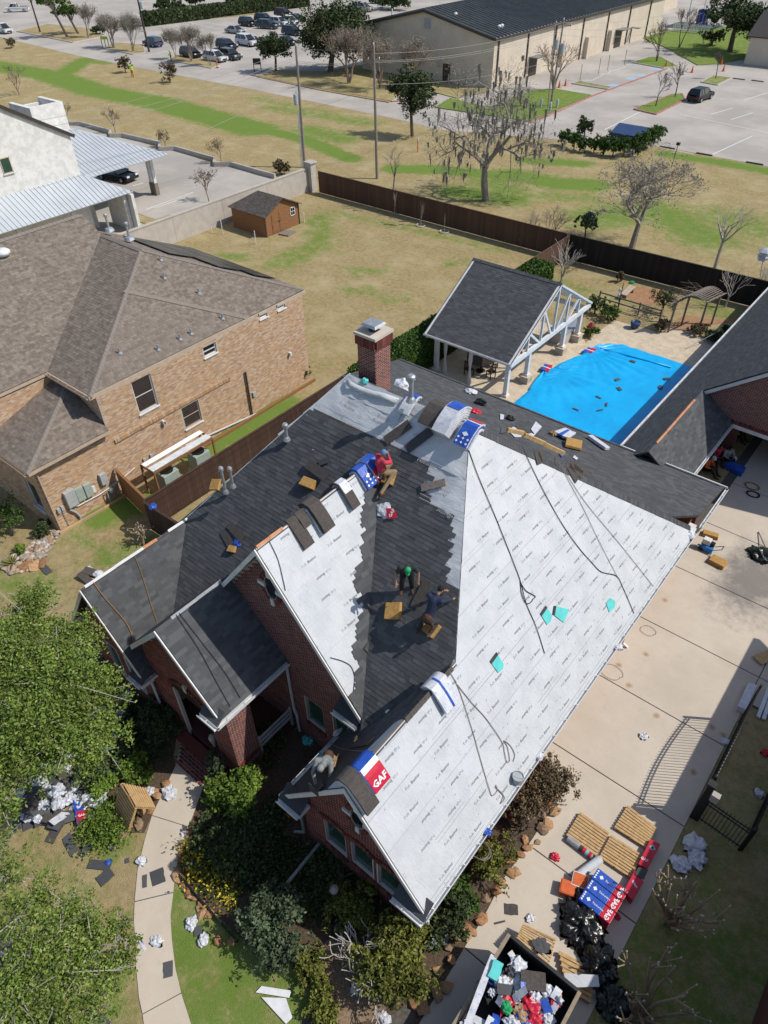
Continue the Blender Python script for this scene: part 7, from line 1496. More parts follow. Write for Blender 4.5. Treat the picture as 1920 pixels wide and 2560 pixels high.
loose2('reddish brown plank on underlay edge beside finished shingles',pF2,'c8',985,890,1150,850,.24,m='old_wood',th=.05,lift=.10,name='roof_plank',cat='plank',group=None)
loose2('long dark starter strip lying between roofers',pF2,'d4',625,560,735,340,.28,m='shingle_brown',lift=.10)
loose('brown shingle offcut on lower gable valley',pMR,'d4',230,895,.3,.3,.2,lift=.08);loose2('long brown cap strip down the gable valley',pMR,'d4',255,1110,225,1380,.2,lift=.09)
loose2('dark shingle propped on foam wedge near the side hip',pF1,'c8',210,720,340,820,.34,lift=.2,m='shingle_brown');loose2('dark shingle crossing propped shingle near the side hip',pF1,'c8',280,720,360,690,.2,lift=.12,m='shingle')
loose2('dark shingle frame lying on side slope beside blue wrapper',pF1,'c7',1330,780,1380,870,.3,lift=.08);loose2('dark shingle leaning above foam wedge on side slope',pF1,'c7',1370,740,1450,830,.3,lift=.12,m='shingle_brown')
loose('small wood offcut on dark wing slope',pRL,'d3',1500,1385,.35,.08,.9,m='new_wood',th=.06,group=None,name='wood_offcut',cat='wood');loose2('shingle offcut on dark wing slope beside wood block',pRL,'d3',1480,1420,1600,1400,.3)
for i_,(x0,y0,x1,y1)in enumerate(((215,430,240,520),(240,440,262,500),(405,510,470,625),(425,520,500,590),(330,480,340,530),(450,530,545,580))):loose2('dark shingle hanging over white slope from the rear hip, '+['narrow one nearest boards','short one beside the narrow','longest one','wide one beside longest','thin sliver','flat one at hip'][i_],pR,'d1',x0,y0,x1,y1,.3 if i_!=4 else.1,lift=.06)
for i_,(x0,y0,x1,y1)in enumerate(((30,355,130,375),(135,385,265,440),(255,440,380,497))):
 q0,q1=WP('d1',x0,y0,pR.o,pR.n)+Vector((.0,.1,.25)),WP('d1',x1,y1,pR.o,pR.n)+Vector((0,.1,.25));b=MB();b.beam(q0,q1,.10,.14);tag(b.build('roof_plank','new_wood'),'yellow wooden plank nailed along rear hip, '+['nearest the ridge bundles','middle of three','lowest of three'][i_],'plank','planks along the rear hip')
def flat(label,pl,k,cs,m,name='paper_scrap',cat='scrap',th=.01,lift=.05,group='scraps on the rear slope'):
 b=MB();P_=[pl.at(*pl.px(k,x,y),lift+th)for x,y in cs];b.slab(P_,th);return tag(b.build(name,m),label,cat,group)
for cs,m_,lab in(([(190,310),(220,262),(258,295),(215,345)],'wrap_white','white paper sheet on rear slope above planks'),([(150,345),(195,335),(215,345),(180,375)],'wrap_white','crumpled white paper below paper sheet'),([(50,320),(80,295),(135,320),(130,360),(90,360)],'wrap_white','white wrapping on rear slope by planks'),([(448,485),(460,472),(482,492),(470,500)],'wrap_white','small white scrap below foam block'),([(365,460),(380,448),(395,470),(380,485)],'wrap_blue','blue scrap at end of lowest plank'),([(0,215),(25,222),(20,250),(0,250)],'wrap_white','white scrap near black bag on rear slope'),([(45,300),(10,300),(0,335),(45,330)],'shingle','dark shingle on rear slope by white wrapping'),([(100,285),(150,305),(180,330),(150,335),(100,310)],'shingle_brown','green grey shingle piece on rear slope')):flat(lab,pLB,'d1',cs,m_)
wb=thing('white_bundle','long white wrapped bundle lying on rear slope','shingle bundle',pLB.at(*pLB.px('d1',605,400)),None);an,L=aim(pLB,'d1',550,362,660,440);a=pLB.px('d1',605,400);b=MB();b.box(pLB.at(*a,.12),(L,.3,.16),M=Matrix((pLB.u,pLB.v,pLB.n)).transposed()@Matrix.Rotation(an,3,'Z'));b.build('bundle','wrap_white',wb,bevel=.02)
for i_,(x,y,m_)in enumerate(((380,335,'wrap_white'),(400,350,'wrap_blue'),(420,360,'wrap_white'))):
 a=pLB.px('d1',x,y);b=MB();b.box(pLB.at(*a,.14+.02*i_),(.34,1.0,.12),M=Matrix((pLB.u,pLB.v,pLB.n)).transposed()@Matrix.Rotation(-.15+.1*i_,3,'Z'));tag(b.build('shingle_bundle',m_,bevel=.02),['white wrapped bundle on rear slope beside brown tools','blue wrapped bundle between white ones on rear slope','white wrapped bundle touching foam block on rear slope'][i_],'shingle bundle','bundles on the rear slope')
def crumple(label,c_,r,h,m,name='crumpled_plastic',cat='plastic',seed=0,group=None,flatb=True,rough=.35,sub=3,sx=1.0):
 """crumpled heap: faceted dome with folded noise"""
 c_=Vector(c_);bm=bmesh.new();bmesh.ops.create_icosphere(bm,subdivisions=sub,radius=1)
 for v in bm.verts:
  d=v.co.normalized();k_=1+rough*noise.noise((d.x*2.3+seed,d.y*2.3,d.z*2.3))+rough*.8*abs(noise.noise((d.x*5+seed,d.y*5,d.z*5)));z=max(0.0,d.z)if flatb else d.z;k_+=(rough*.5*abs(noise.noise((d.x*11+seed,d.y*11,d.z*11)))if sub>3 else 0);v.co=Vector((d.x*r*k_*sx,d.y*r*k_*.85,z*h*k_))
 me=bpy.data.meshes.new(name);bm.to_mesh(me);bm.free();me.materials.append(MT[m]);me.polygons.foreach_set('use_smooth',[sub>3]*len(me.polygons));o=bpy.data.objects.new(name,me);COL.objects.link(o);o.location=c_;o.rotation_euler=(0,0,seed*1.7);return tag(o,label,cat,group)
def crumple_on(label,pl,k,x,y,r,h,m,**kw):a=pl.px(k,x,y);o=crumple(label,pl.at(*a,.03),r,h,m,**kw);o.rotation_euler=Matrix((pl.u,pl.v,pl.n)).transposed().to_euler();return o
mat('bag_black',[(.012,.012,.013),(.022,.022,.024)],.35,6,bump=.6,bscale=12)
crumple_on('black bag on rear slope beyond the ridge end',pLB,'d1',62,245,.22,.2,'bag_black',seed=1);crumple_on('brown tool pouch beside white bundles',pLB,'d1',330,340,.2,.18,'cardboard',seed=2);crumple_on('black tool bag behind ridge bundles',pLB,'c8',1385,305,.3,.25,'bag_black',seed=3);crumple_on('white plastic on rear slope under pavilion eave',pLB,'c8',1320,225,.35,.15,'wrap_white',seed=4);crumple_on('small white plastic beside rear vent pipe',pB,'c8',830,200,.18,.2,'wrap_white',seed=5);crumple_on('pink and white wrapper behind ridge stack',pLB,'c8',1350,360,.3,.12,'wrap_red',seed=6)
crumple_on('white and red lettered wrapper lying on dark shingles',pF2,'c8',720,1040,.28,.1,'wrap_white',seed=7)
g_=flat('red wrapper panel with white letters on dark shingles',pF2,'c8',[(745,1030),(800,1030),(825,1095),(755,1105)],'wrap_red',lift=.12,group=None);b=MB();a=pF2.px('c8',785,1065);put_text(b,'GAF',pF2.at(*a,.145),pF2.v,-pF2.u,.16,.02);b.build('lettering','print_white',g_)
crumple_on('blue wrapper crumpled on side slope',pF1,'c7',1410,850,.18,.1,'wrap_blue',seed=8);crumple_on('white and blue wrapper at gable return corner',pRL,'d3',1575,1210,.25,.2,'wrap_white',seed=9);crumple_on('small white scrap in shaded valley',pRL,'d4',400,1430,.08,.05,'wrap_white',seed=10);crumple_on('white wrapper on shaded wing slope edge',pRL,'d3',1375,1340,.2,.12,'wrap_white',seed=11)
crumple('white scraps caught at rear gutter corner',(-3.9,24.9,2.95),.3,.3,'wrap_white',seed=12);crumple('blue scrap lying in long gutter',(-3.68,8.9,2.93),.14,.08,'wrap_blue',seed=13);crumple('white scrap in long gutter near bucket',(-3.68,12.0,2.93),.14,.1,'wrap_white',seed=14);crumple('white plastic at gutter above driveway',(-3.62,17.6,2.9),.16,.12,'wrap_white',seed=15)
fl=[pF1.at(*pF1.px('c8',x,y),z)for x,y,z in((470,150,.09),(500,180,.12),(540,200,.08),(600,225,.11),(650,240,.07),(700,250,.1),(820,290,.06))];b=strip(fl,(0,.74,.67),.22,.02);tag(b.build('felt_flap','felt',smooth=True),'rolled back flap of grey underlay below chimney','underlay')
crumple_on('teal backed underlay scrap at chimney foot',pF1,'c8',590,150,.13,.1,'teal',seed=16)
for i_,(cs,tape)in enumerate((([(552,1345),(590,1290),(630,1350),(620,1390),(595,1415)],((552,1345),(590,1290))),([(640,1345),(650,1285),(750,1310),(735,1340),(710,1400)],((640,1345),(650,1285))),([(1003,1265),(1030,1230),(1065,1250),(1062,1295),(1025,1330)],None),([(205,1675),(250,1612),(295,1690),(290,1720),(258,1745)],((205,1675),(250,1612))))):
 o_=flat('teal membrane offcut on white underlay, '+['narrow with dark strip','widest with dark strip','without dark strip near the gutter','with dark strip near lower shingles'][i_],pR,'r1',cs,'teal','membrane_offcut','offcut',.006,.04,'teal offcuts')
 if tape:b=MB();a_,e_=[pR.at(*pR.px('r1',*q_),.055)for q_ in tape];b.beam(a_,e_,.11,.008,up=pR.n);b.build('tape_strip','tape',o_)
def rope(label,pl,k,P_,m='rope_black',r=.014,lift=.045,name='rope',loops=()):
 q=[pl.at(*pl.px(k,x,y),lift)for x,y in P_];s=[]
 for i in range(len(q)-1):
  p0,p1,p2,p3=q[max(i-1,0)],q[i],q[i+1],q[min(i+2,len(q)-1)]
  for j in range(5):
   t=j/5;s.append(.5*((2*p1)+(p2-p0)*t+(2*p0-5*p1+4*p2-p3)*t*t+(3*p1-p0-3*p2+p3)*t*t*t))
 s.append(q[-1]);b=MB();b.tube(s,r,5);return tag(b.build(name,m),label,'rope','ropes on the roof')
rope('dark rope from ridge end down the white slope with a knot',pR,'r1',[(30,140),(120,390),(230,650),(330,900),(408,1105),(450,1265),(520,1430),(578,1612)]);rope('loose loop of dark rope hanging at the knot',pR,'r1',[(408,1105),(418,1200),(450,1265),(480,1262),(500,1235),(513,1218),(450,1180),(415,1130)])
rope('dark rope curving from planks down to the gutter',pR,'r1',[(425,190),(560,470),(700,720),(820,890),(900,980),(970,1050),(1075,1078),(1120,1160),(1160,1250),(1195,1335)]);rope('thin rope from plank end joining the curved rope',pR,'r1',[(675,290),(760,450),(840,600),(960,850),(1080,1080)],'rope_grey',.01);rope('thin straight rope from plank end to the gutter',pR,'r1',[(690,310),(860,570),(1100,860),(1330,1150)],'rope_grey',.01)
rope('pinkish rope from wing ridge running down white slope, straighter one',pR,'r2',[(750,80),(810,190),(900,460),(980,740),(1025,890),(1045,935),(1080,900),(1070,860)],'rope_grey',.012);rope('pinkish rope from wing ridge with coils near gutter',pR,'r2',[(805,170),(900,290),(1000,400),(1110,560),(1130,640),(1145,700),(1165,690),(1150,600),(1125,555),(1170,590),(1200,650),(1190,700)],'rope_grey',.012)
rope('coil of pinkish rope at gutter near front corner',pR,'r2',[(1065,870),(1090,900),(1130,950),(1100,990),(1120,930),(1070,880)],'rope_grey',.012)
rope('tan rope tied at side ridge hanging over slope edge',pLR,'r3',[(230,900),(330,1040),(470,1200),(580,1330),(640,1450),(665,1570)],'rope_tan',.016);rope('thin tan rope from copper flashing down side slope',pLR,'r3',[(680,610),(760,820),(830,1050),(890,1240),(925,1330)],'rope_tan',.011)
rope('black cable on porch roof, straighter one',pPR,'d3',[(245,515),(400,750),(520,970),(620,1150)],'rope_black',.011);rope('black cable on porch roof, outer one',pPR,'d3',[(268,505),(450,740),(580,910),(690,1090)],'rope_black',.011)
rope('black cable over white gable near oval window',pMR,'d3',[(890,10),(950,140),(985,280),(1000,350)],'rope_black',.011);rope('black cable curling at bottom of white gable slope',pMR,'d3',[(1310,812),(1390,835),(1450,870),(1475,930),(1475,1000),(1470,1050)],'rope_black',.011);rope('brown rope across shaded wing slope',pRL,'d3',[(1310,1405),(1400,1450),(1500,1465),(1620,1470)],'rope_grey',.012)
bk=thing('bucket','grey bucket hanging at the long gutter','bucket',(-3.75,10.9,3.0));q=WP('r2',1215,835,pR.o,pR.n)+pR.n*.05;b=MB();b.lathe(q,[(.14,-.02),(.17,.3),(.185,.32),(.17,.33),(.15,.30)],14);b.build('pail','box_grey',bk);b=MB();b.tube([q+Vector((.17*math.cos(t),.02,.31+.2*math.sin(t)))for t in np.linspace(0,math.pi,9)],.006,5);b.build('handle','black_metal',bk)
# people
mat('skin',[(.32,.17,.105),(.26,.135,.085)],.6,6);mat('skin_dark',[(.20,.10,.062),(.16,.082,.05)],.6,6)
for n_,c_ in dict(cloth_red=(.55,.045,.085),cloth_navy=(.02,.028,.06),cloth_black=(.012,.012,.013),cloth_grey=(.25,.27,.265),cloth_charcoal=(.035,.036,.04),cap_green=(.02,.34,.12),cap_blue=(.14,.24,.42),cloth_khaki=(.26,.19,.11),hair=(.012,.01,.009),boot=(.085,.04,.022),belt_brown=(.09,.045,.025),hivis=(.50,.78,.03),cloth_orange=(.65,.14,.03),cloth_lime=(.2,.45,.03)).items():mat(n_,[c_,tuple(x*.8 for x in c_)],.85,9,bump=.3)
def limb(b,P_,R_,n_=10):
 """tapered rounded limb through joints; overlapping solids are fused afterwards"""
 for i in range(len(P_)-1):
  p_,q_=Vector(P_[i]),Vector(P_[i+1]);d=q_-p_;L=max(d.length,1e-4);d=d/L;r0,r1=R_[i],R_[i+1]
  st=[(-.98,.2),(-.8,.6),(-.45,.9),(0,1)];ring=[(p_+d*(a*r0),r0*c_)for a,c_ in st]+[(q_-d*(a*r1),r1*c_)for a,c_ in reversed(st)]
  b.tube([x for x,_ in ring],[c_ for _,c_ in ring],n_)
def fuse(b,name,m,parent=None,vox=.014):
 o=b.build(name,m,parent,smooth=True);md=o.modifiers.new('fuse','REMESH');md.mode='VOXEL';md.voxel_size=vox;md.use_smooth_shade=True;sm=o.modifiers.new('smooth','SMOOTH');sm.iterations=3;return o
def hand(b,w,d,side,curl=.5,s=1.0):
 """palm, four unequal bent fingers and a thumb from the side of the palm"""
 w,d,side=Vector(w),Vector(d).normalized(),Vector(side).normalized();nrm=d.cross(side).normalized();kn=w+d*.09*s
 limb(b,[w,kn],[.030*s,.036*s]);
 for i,(o,L)in enumerate(((-.033,.075),(-.011,.085),(.011,.08),(.032,.065))):
  p0=kn+side*o*s;p1=p0+(d-nrm*curl*.5).normalized()*L*.5*s;p2=p1+(d-nrm*curl*1.3).normalized()*L*.5*s;limb(b,[p0,p1,p2],[.011*s,.010*s,.009*s],6)
 t0=w+d*.03*s-side*.03*s;limb(b,[t0,t0+(d*.6-side*.8).normalized()*.045*s,t0+(d*.9-side*.6-nrm*.2).normalized()*.08*s],[.014*s,.012*s,.010*s],6)
def person(label,J,top,trs,skin='skin',hat=None,hatcol=None,sleeves='long',shoe='boot',extra=None,trs_m=None):
 """J: joint positions in world space"""
 V_={k:Vector(v)for k,v in J.items()};b=MB()
 hd,nk,ch,pv_=V_['head'],V_['neck'],V_['chest'],V_['pelvis'];f_=(V_['look']-hd).normalized();up=(hd-nk).normalized();rt_=f_.cross(up).normalized()
 limb(b,[nk-up*.06,hd-up*.05],[.058,.056]);limb(b,[hd-up*.05+f_*.02,hd+up*.055],[.076,.088]);limb(b,[hd-up*.085+f_*.04,hd-up*.04+f_*.05],[.048,.055])
 limb(b,[hd+f_*.075,hd-up*.025+f_*.108],[.014,.019],6)
 limb(b,[hd-up*.062+f_*.088-rt_*.02,hd-up*.062+f_*.088+rt_*.02],[.012,.012],6)
 for s in(-1,1):limb(b,[hd+rt_*s*.086-up*.02,hd+rt_*s*.09+up*.025],[.014,.016],6);limb(b,[hd+f_*.083+rt_*s*.032+up*.02,hd+f_*.084+rt_*s*.034+up*.02],[.012,.012],6)
 limb(b,[pv_,(pv_+ch)/2,ch,nk-up*.04],[.135,.13,.15,.07],12)
 for s,S in((-1,'l'),(1,'r')):
  sh_,el,wr=V_[S+'sh'],V_[S+'el'],V_[S+'wr'];limb(b,[ch.lerp(sh_,.4),sh_,el,wr],[.10,.066,.046,.032]);d=V_.get(S+'hd',wr+(wr-el))-wr;hand(b,wr,d,rt_*s)
  hp,kn,an,to=V_[S+'hp'],V_[S+'kn'],V_[S+'an'],V_[S+'to'];limb(b,[pv_.lerp(hp,.5),hp,kn,an],[.12,.105,.064,.045]);limb(b,[an-Vector((0,0,.03)),to],[.045,.036])
 body=fuse(b,'person',skin);tag(body,label,'person')
 c_=MB();limb(c_,[pv_.lerp(ch,.12),(pv_+ch)/2,ch,nk-up*.05],[.155,.152,.172,.085],12)
 for S in 'lr':
  sh_,el,wr=V_[S+'sh'],V_[S+'el'],V_[S+'wr']
  if sleeves=='long':limb(c_,[ch.lerp(sh_,.4),sh_,el,el.lerp(wr,.92)],[.12,.085,.064,.046])
  else:limb(c_,[ch.lerp(sh_,.4),sh_,sh_.lerp(el,.6)],[.12,.086,.078])
 fuse(c_,'shirt',top,body)
 c_=MB();limb(c_,[pv_,pv_.lerp(ch,.18)],[.158,.155],12)
 for S in 'lr':hp,kn,an=V_[S+'hp'],V_[S+'kn'],V_[S+'an'];limb(c_,[pv_.lerp(hp,.5),hp,kn,kn.lerp(an,.93)],[.138,.122,.083,.066])
 fuse(c_,'trousers',trs,body)
 for S in 'lr':c_=MB();an,to=V_[S+'an'],V_[S+'to'];limb(c_,[an+Vector((0,0,.05)),an-Vector((0,0,.02)),to],[.056,.06,.046]);fuse(c_,'boot',shoe,body)
 if hat=='cap':
  c_=MB();limb(c_,[hd+up*.04,hd+up*.06],[.10,.097]);limb(c_,[hd+f_*.07+up*.045,hd+f_*.17+up*.03],[.045,.03]);limb(c_,[hd+f_*.07+up*.045+rt_*.04,hd+f_*.15+up*.03+rt_*.04],[.03,.02]);limb(c_,[hd+f_*.07+up*.045-rt_*.04,hd+f_*.15+up*.03-rt_*.04],[.03,.02]);fuse(c_,'cap',hatcol,body)
 elif hat=='hair':c_=MB();limb(c_,[hd+up*.045-f_*.02,hd+up*.055-f_*.015],[.096,.096]);fuse(c_,'hair','hair',body)
 elif hat=='hood':c_=MB();limb(c_,[nk,hd-f_*.02,hd+up*.05-f_*.02],[.085,.105,.108]);fuse(c_,'hood',hatcol,body)
 elif hat=='helmet':c_=MB();limb(c_,[hd+up*.05,hd+up*.08],[.112,.11]);fuse(c_,'helmet',hatcol,body)
 if extra:
  for nm,m_,pts_,rs in extra:c_=MB();limb(c_,[V_[q_[0]]+Vector(q_[1])for q_ in pts_],rs);fuse(c_,nm,m_,body)
 return body
def pose(O,face,side,kind):
 """joint tables; O: point on the support, face/side unit vectors (world), up = z"""
 O,f,s=Vector(O),Vector(face).normalized(),Vector(side).normalized();z=Vector((0,0,1));P=lambda a,b_,c_:O+f*a+s*b_+z*c_
 if kind=='stoop':
  J=dict(pelvis=P(-.05,0,.90),chest=P(.22,0,1.22),neck=P(.36,0,1.38),head=P(.47,0,1.46),look=P(.80,0,.95),lsh=P(.25,-.21,1.32),lel=P(.25,-.33,1.06),lwr=P(.36,-.33,.84),rsh=P(.25,.21,1.32),rel=P(.28,.33,1.06),rwr=P(.42,.34,.86),lhp=P(-.05,-.1,.86),lkn=P(.02,-.14,.46),lan=P(-.05,-.16,.08),lto=P(.13,-.18,.03),rhp=P(-.05,.1,.86),rkn=P(.04,.15,.46),ran=P(.02,.17,.08),rto=P(.2,.2,.03))
 elif kind=='kneel':
  J=dict(pelvis=P(-.10,0,.42),chest=P(.22,0,.70),neck=P(.40,0,.84),head=P(.52,0,.92),look=P(.9,0,.55),lsh=P(.26,-.21,.80),lel=P(.48,-.30,.62),lwr=P(.70,-.22,.50),rsh=P(.26,.21,.80),rel=P(.5,.28,.66),rwr=P(.74,.2,.6),lhp=P(-.10,-.11,.40),lkn=P(.16,-.17,.10),lan=P(-.26,-.17,.06),lto=P(-.42,-.17,.04),rhp=P(-.10,.11,.40),rkn=P(.2,.17,.16),ran=P(-.22,.18,.06),rto=P(-.38,.18,.04))
 else:
  J=dict(pelvis=P(-.06,0,.12),chest=P(-.10,0,.52),neck=P(-.06,0,.70),head=P(.0,0,.83),look=P(.5,0,.7),lsh=P(-.08,-.21,.64),lel=P(.08,-.27,.42),lwr=P(.28,-.14,.40),rsh=P(-.08,.21,.64),rel=P(.08,.28,.42),rwr=P(.28,.14,.38),lhp=P(-.02,-.1,.12),lkn=P(.36,-.14,.36),lan=P(.62,-.14,.06),lto=P(.8,-.15,.05),rhp=P(-.02,.1,.12),rkn=P(.36,.14,.32),ran=P(.7,.14,.06),rto=P(.88,.15,.05))
 return J
hz=Vector((CM[0][0],CM[0][1],0)).normalized();tw=-Vector((f0[0],f0[1],0))
O=pF2.at(*pF2.px('d4',560,425),.06);person('roofer in dark clothes and green cap stooping on dark shingles',pose(O,tw,-hz,'stoop'),'cloth_charcoal','cloth_black','skin','cap','cap_green','short')
O=pF2.at(*pF2.px('d4',765,720),.24);f_=(Vector((f0[0],f0[1],0))*.75+hz*.55).normalized();sd=f_.cross(Vector((0,0,1)));J=pose(O,f_,sd,'kneel')
for k_ in('chest','neck','head','lsh','rsh','lel','rel','lwr','rwr','look'):J[k_]=J[k_]+Vector((0,0,.22))
J['lan']=O+f_*-.2-sd*.22+Vector((0,-.1,-.12));J['lto']=J['lan']+f_*.16-Vector((0,0,.02));J['lkn']=O+f_*.2-sd*.25+Vector((0,0,.2));J['rwr']=O+f_*.75+sd*.3+Vector((0,0,.72));J['lwr']=O+f_*.85-sd*.05+Vector((0,0,.78))
person('roofer in navy shirt kneeling on foam and reaching for a shingle',J,'cloth_navy','cloth_charcoal','skin','hair',None,'long',extra=[('tool_pouch','belt_brown',[('rhp',(.10,-.06,.0)),('rhp',(.12,-.08,-.14))],[.05,.055]),('tool_belt','belt_brown',[('pelvis',(0,0,.08)),('pelvis',(0,0,.10))],[.163,.16])])
O=pF2.at(*pF2.px('c8',735,800),.22);f_=(Vector((f0[0],f0[1],0))*.5+hz*.8).normalized();sd=f_.cross(Vector((0,0,1)));J=pose(O,f_,sd,'sit')
up_=Vector((0,0,1));J['lkn']=O+f_*.36-sd*.15+up_*.18;J['rkn']=O+f_*.3+sd*.22+up_*.12;J['lan']=O+f_*.1-sd*.1+Vector((0,-.45,-.30));J['ran']=O+f_*.05+sd*.3+Vector((0,-.5,-.36));J['lto']=J['lan']+f_*.17-up_*.04;J['rto']=J['ran']+f_*.17-up_*.04;J['rwr']=J['head']+f_*.16+sd*.06-up_*.1;J['rel']=J['chest']+f_*.25+sd*.2+up_*.02;J['lwr']=J['head']+f_*.17-sd*.06-up_*.05;J['lel']=J['chest']+f_*.22-sd*.2+up_*.05
person('roofer in red shirt and blue cap sitting on foam pad',J,'cloth_red','cloth_khaki','skin','cap','cap_blue','long',extra=[('tool_pouch','belt_brown',[('rhp',(.08,-.1,.02)),('rhp',(.08,-.14,-.12))],[.06,.06]),('tool_belt','belt_brown',[('pelvis',(0,0,.1)),('pelvis',(0,0,.12))],[.165,.165])])
O=pRL.at(*pRL.px('d7',700,185),.05);f_=Vector((.42,-.9,0)).normalized();sd=f_.cross(Vector((0,0,1)));J=pose(O,f_,sd,'kneel')
for S,y in(('l',-.13),('r',.13)):J[S+'wr']=O+f_*.72+sd*y+Vector((0,0,.30));J[S+'el']=O+f_*.52+sd*y*2+Vector((0,0,.54))
person('roofer in grey hooded top kneeling on dark wing slope over the gable edge',J,'cloth_grey','cloth_khaki','skin_dark','hood','cloth_grey','long',extra=[('tool_belt','belt_brown',[('pelvis',(0,0,.08)),('pelvis',(0,0,.10))],[.168,.168])])
loose2('dark shingle held over the gable edge by kneeling roofer',pRL,'d7',640,300,655,335,.3,lift=.12);
b=MB();q=O+f_*.95;b.box((q.x,5.88,pRL.at(*pRL.px('d7',640,330)).z-.05),(.34,.012,.4));tag(b.build('loose_shingle','shingle'),'dark shingle hanging down the gable face below kneeling roofer','shingle','loose shingles on the roof')
loose2('yellow kick plank beside kneeling roofer',pRL,'d7',735,190,755,120,.12,m='new_wood',th=.06,lift=.08,name='roof_plank',cat='plank',group=None);flat('teal membrane scrap behind kneeling roofer',pRL,'d7',[(625,130),(650,85),(670,85),(645,125)],'teal',group=None)
crumple_on('red tool bag behind kneeling roofer',pRL,'d7',650,140,.14,.12,'wrap_red',seed=20)
for x,y,tcol,lab,fx in((1400,500,'cloth_grey','person in pale shirt sitting in garage shade by the boxes',(.7,-.7)),(1275,560,'cloth_orange','person in orange shirt sitting against garage pier',(.9,-.3)),(1340,490,'cloth_red','person in red shirt sitting behind paper bags in shade',(.5,-.8)),(1455,350,'cloth_lime','person in lime shirt sitting far inside garage shade',(.9,-.4))):
 O=W('d1',x,y,.03);f_=Vector((fx[0],fx[1],0)).normalized();person(lab,pose(O,f_,f_.cross(Vector((0,0,1))),'sit'),tcol,'cloth_black','skin_dark','hair')
def stand(O,f_):
 s=f_.cross(Vector((0,0,1)));z=Vector((0,0,1));P=lambda a,b_,c_:O+f_*a+s*b_+z*c_
 return dict(pelvis=P(0,0,.95),chest=P(.02,0,1.3),neck=P(.03,0,1.5),head=P(.05,0,1.64),look=P(.6,0,1.5),lsh=P(0,-.21,1.42),lel=P(.08,-.28,1.14),lwr=P(.28,-.2,1.05),rsh=P(0,.21,1.42),rel=P(.06,.28,1.14),rwr=P(.28,.2,1.08),lhp=P(0,-.1,.92),lkn=P(.03,-.12,.5),lan=P(0,-.13,.09),lto=P(.17,-.15,.04),rhp=P(0,.1,.92),rkn=P(.03,.12,.5),ran=P(0,.13,.09),rto=P(.17,.15,.04))
person('worker in yellow jacket and orange trousers standing on the field',stand(W('c1',862,500),Vector((.6,-.8,0))),'hivis','cloth_orange','skin','helmet','hivis');person('worker in yellow jacket by the myrtle island',stand(W('c1',1112,400,.012),Vector((-.6,-.8,0))),'hivis','cloth_navy','skin','helmet','hivis')
# on the ground: pallets, boxes, debris, trailer, edging stones
def pallet(label,cs,nb=7,group='pallets',th=.12,m='new_wood'):
 """pallet from four 3D corners a,b,c,d: boards run from edge ab to edge dc"""
 a,b_,c_,d=[Vector(v)for v in cs];t=thing('wooden_pallet',label,'pallet',(a+b_+c_+d)/4,group);u=(b_-a);v=(d-a);n_=u.cross(v).normalized();n_=n_ if n_.z>=0 else-n_
 for i in range(nb):
  f0_,f1_=(i+.15)/nb,(i+.85)/nb;p_=a.lerp(d,(f0_+f1_)/2);q_=b_.lerp(c_,(f0_+f1_)/2);w_=v.length*(f1_-f0_);bb=MB();bb.beam(p_,q_,w_,.02,up=n_);bb.build('board',m,t)
 for f_ in(.04,.5,.96):p_=a.lerp(b_,f_)-n_*.055;q_=d.lerp(c_,f_)-n_*.055;bb=MB();bb.beam(p_,q_,.045,.085,up=n_);bb.build('stringer',m,t)
 for f_ in(.06,.5,.94):p_=a.lerp(d,f_)-n_*.105;q_=b_.lerp(c_,f_)-n_*.105;bb=MB();bb.beam(p_,q_,.09,.015,up=n_);bb.build('bottom_board',m,t)
 return t
def q4(k,L,z):return[W(k,x,y,zz)for(x,y),zz in zip(L,z if isinstance(z,(list,tuple))else[z]*4)]
pallet('new pallet on driveway beside the striped roll',q4('d8',[(710,160),(858,265),(790,385),(637,280)],.16),9);pallet('new pallet on driveway in the gate shadow',q4('d8',[(950,125),(1095,240),(1045,345),(880,240)],.16),9);pallet('new pallet on driveway touching the red box',q4('d8',[(865,275),(1020,375),(970,500),(805,390)],.16),9)
pallet('pallet leaning on trailer corner with torn shingle on it',q4('d8',[(420,725),(588,800),(550,945),(388,800)],[.5,.5,.75,.75]),8);pallet('pallet half buried under black plastic beside trailer',q4('d8',[(600,860),(790,960),(760,1130),(640,1060)],.2),7)
pallet('pallet standing on edge in the front bed',[W('d6',785,400,.05),W('d6',880,560,.05),W('d6',940,380,1.12),W('d6',832,215,1.12)],9,m='pallet_old' if 'pallet_old' in MT else 'new_wood');pallet('pallet sloping down from the standing pallet',[W('d6',848,215,1.16),W('d6',940,378,1.16),W('d6',1075,385,.75),W('d6',1010,250,.75)],9)
st=[W('d8',x,y,.62)for x,y in((800,440),(955,560),(865,710),(700,600))];ux=(st[1]-st[0]).normalized();uy=(st[3]-st[0]).normalized();Lx=(st[1]-st[0]).length;Ly=(st[3]-st[0]).length;ang=math.atan2(ux.y,ux.x)
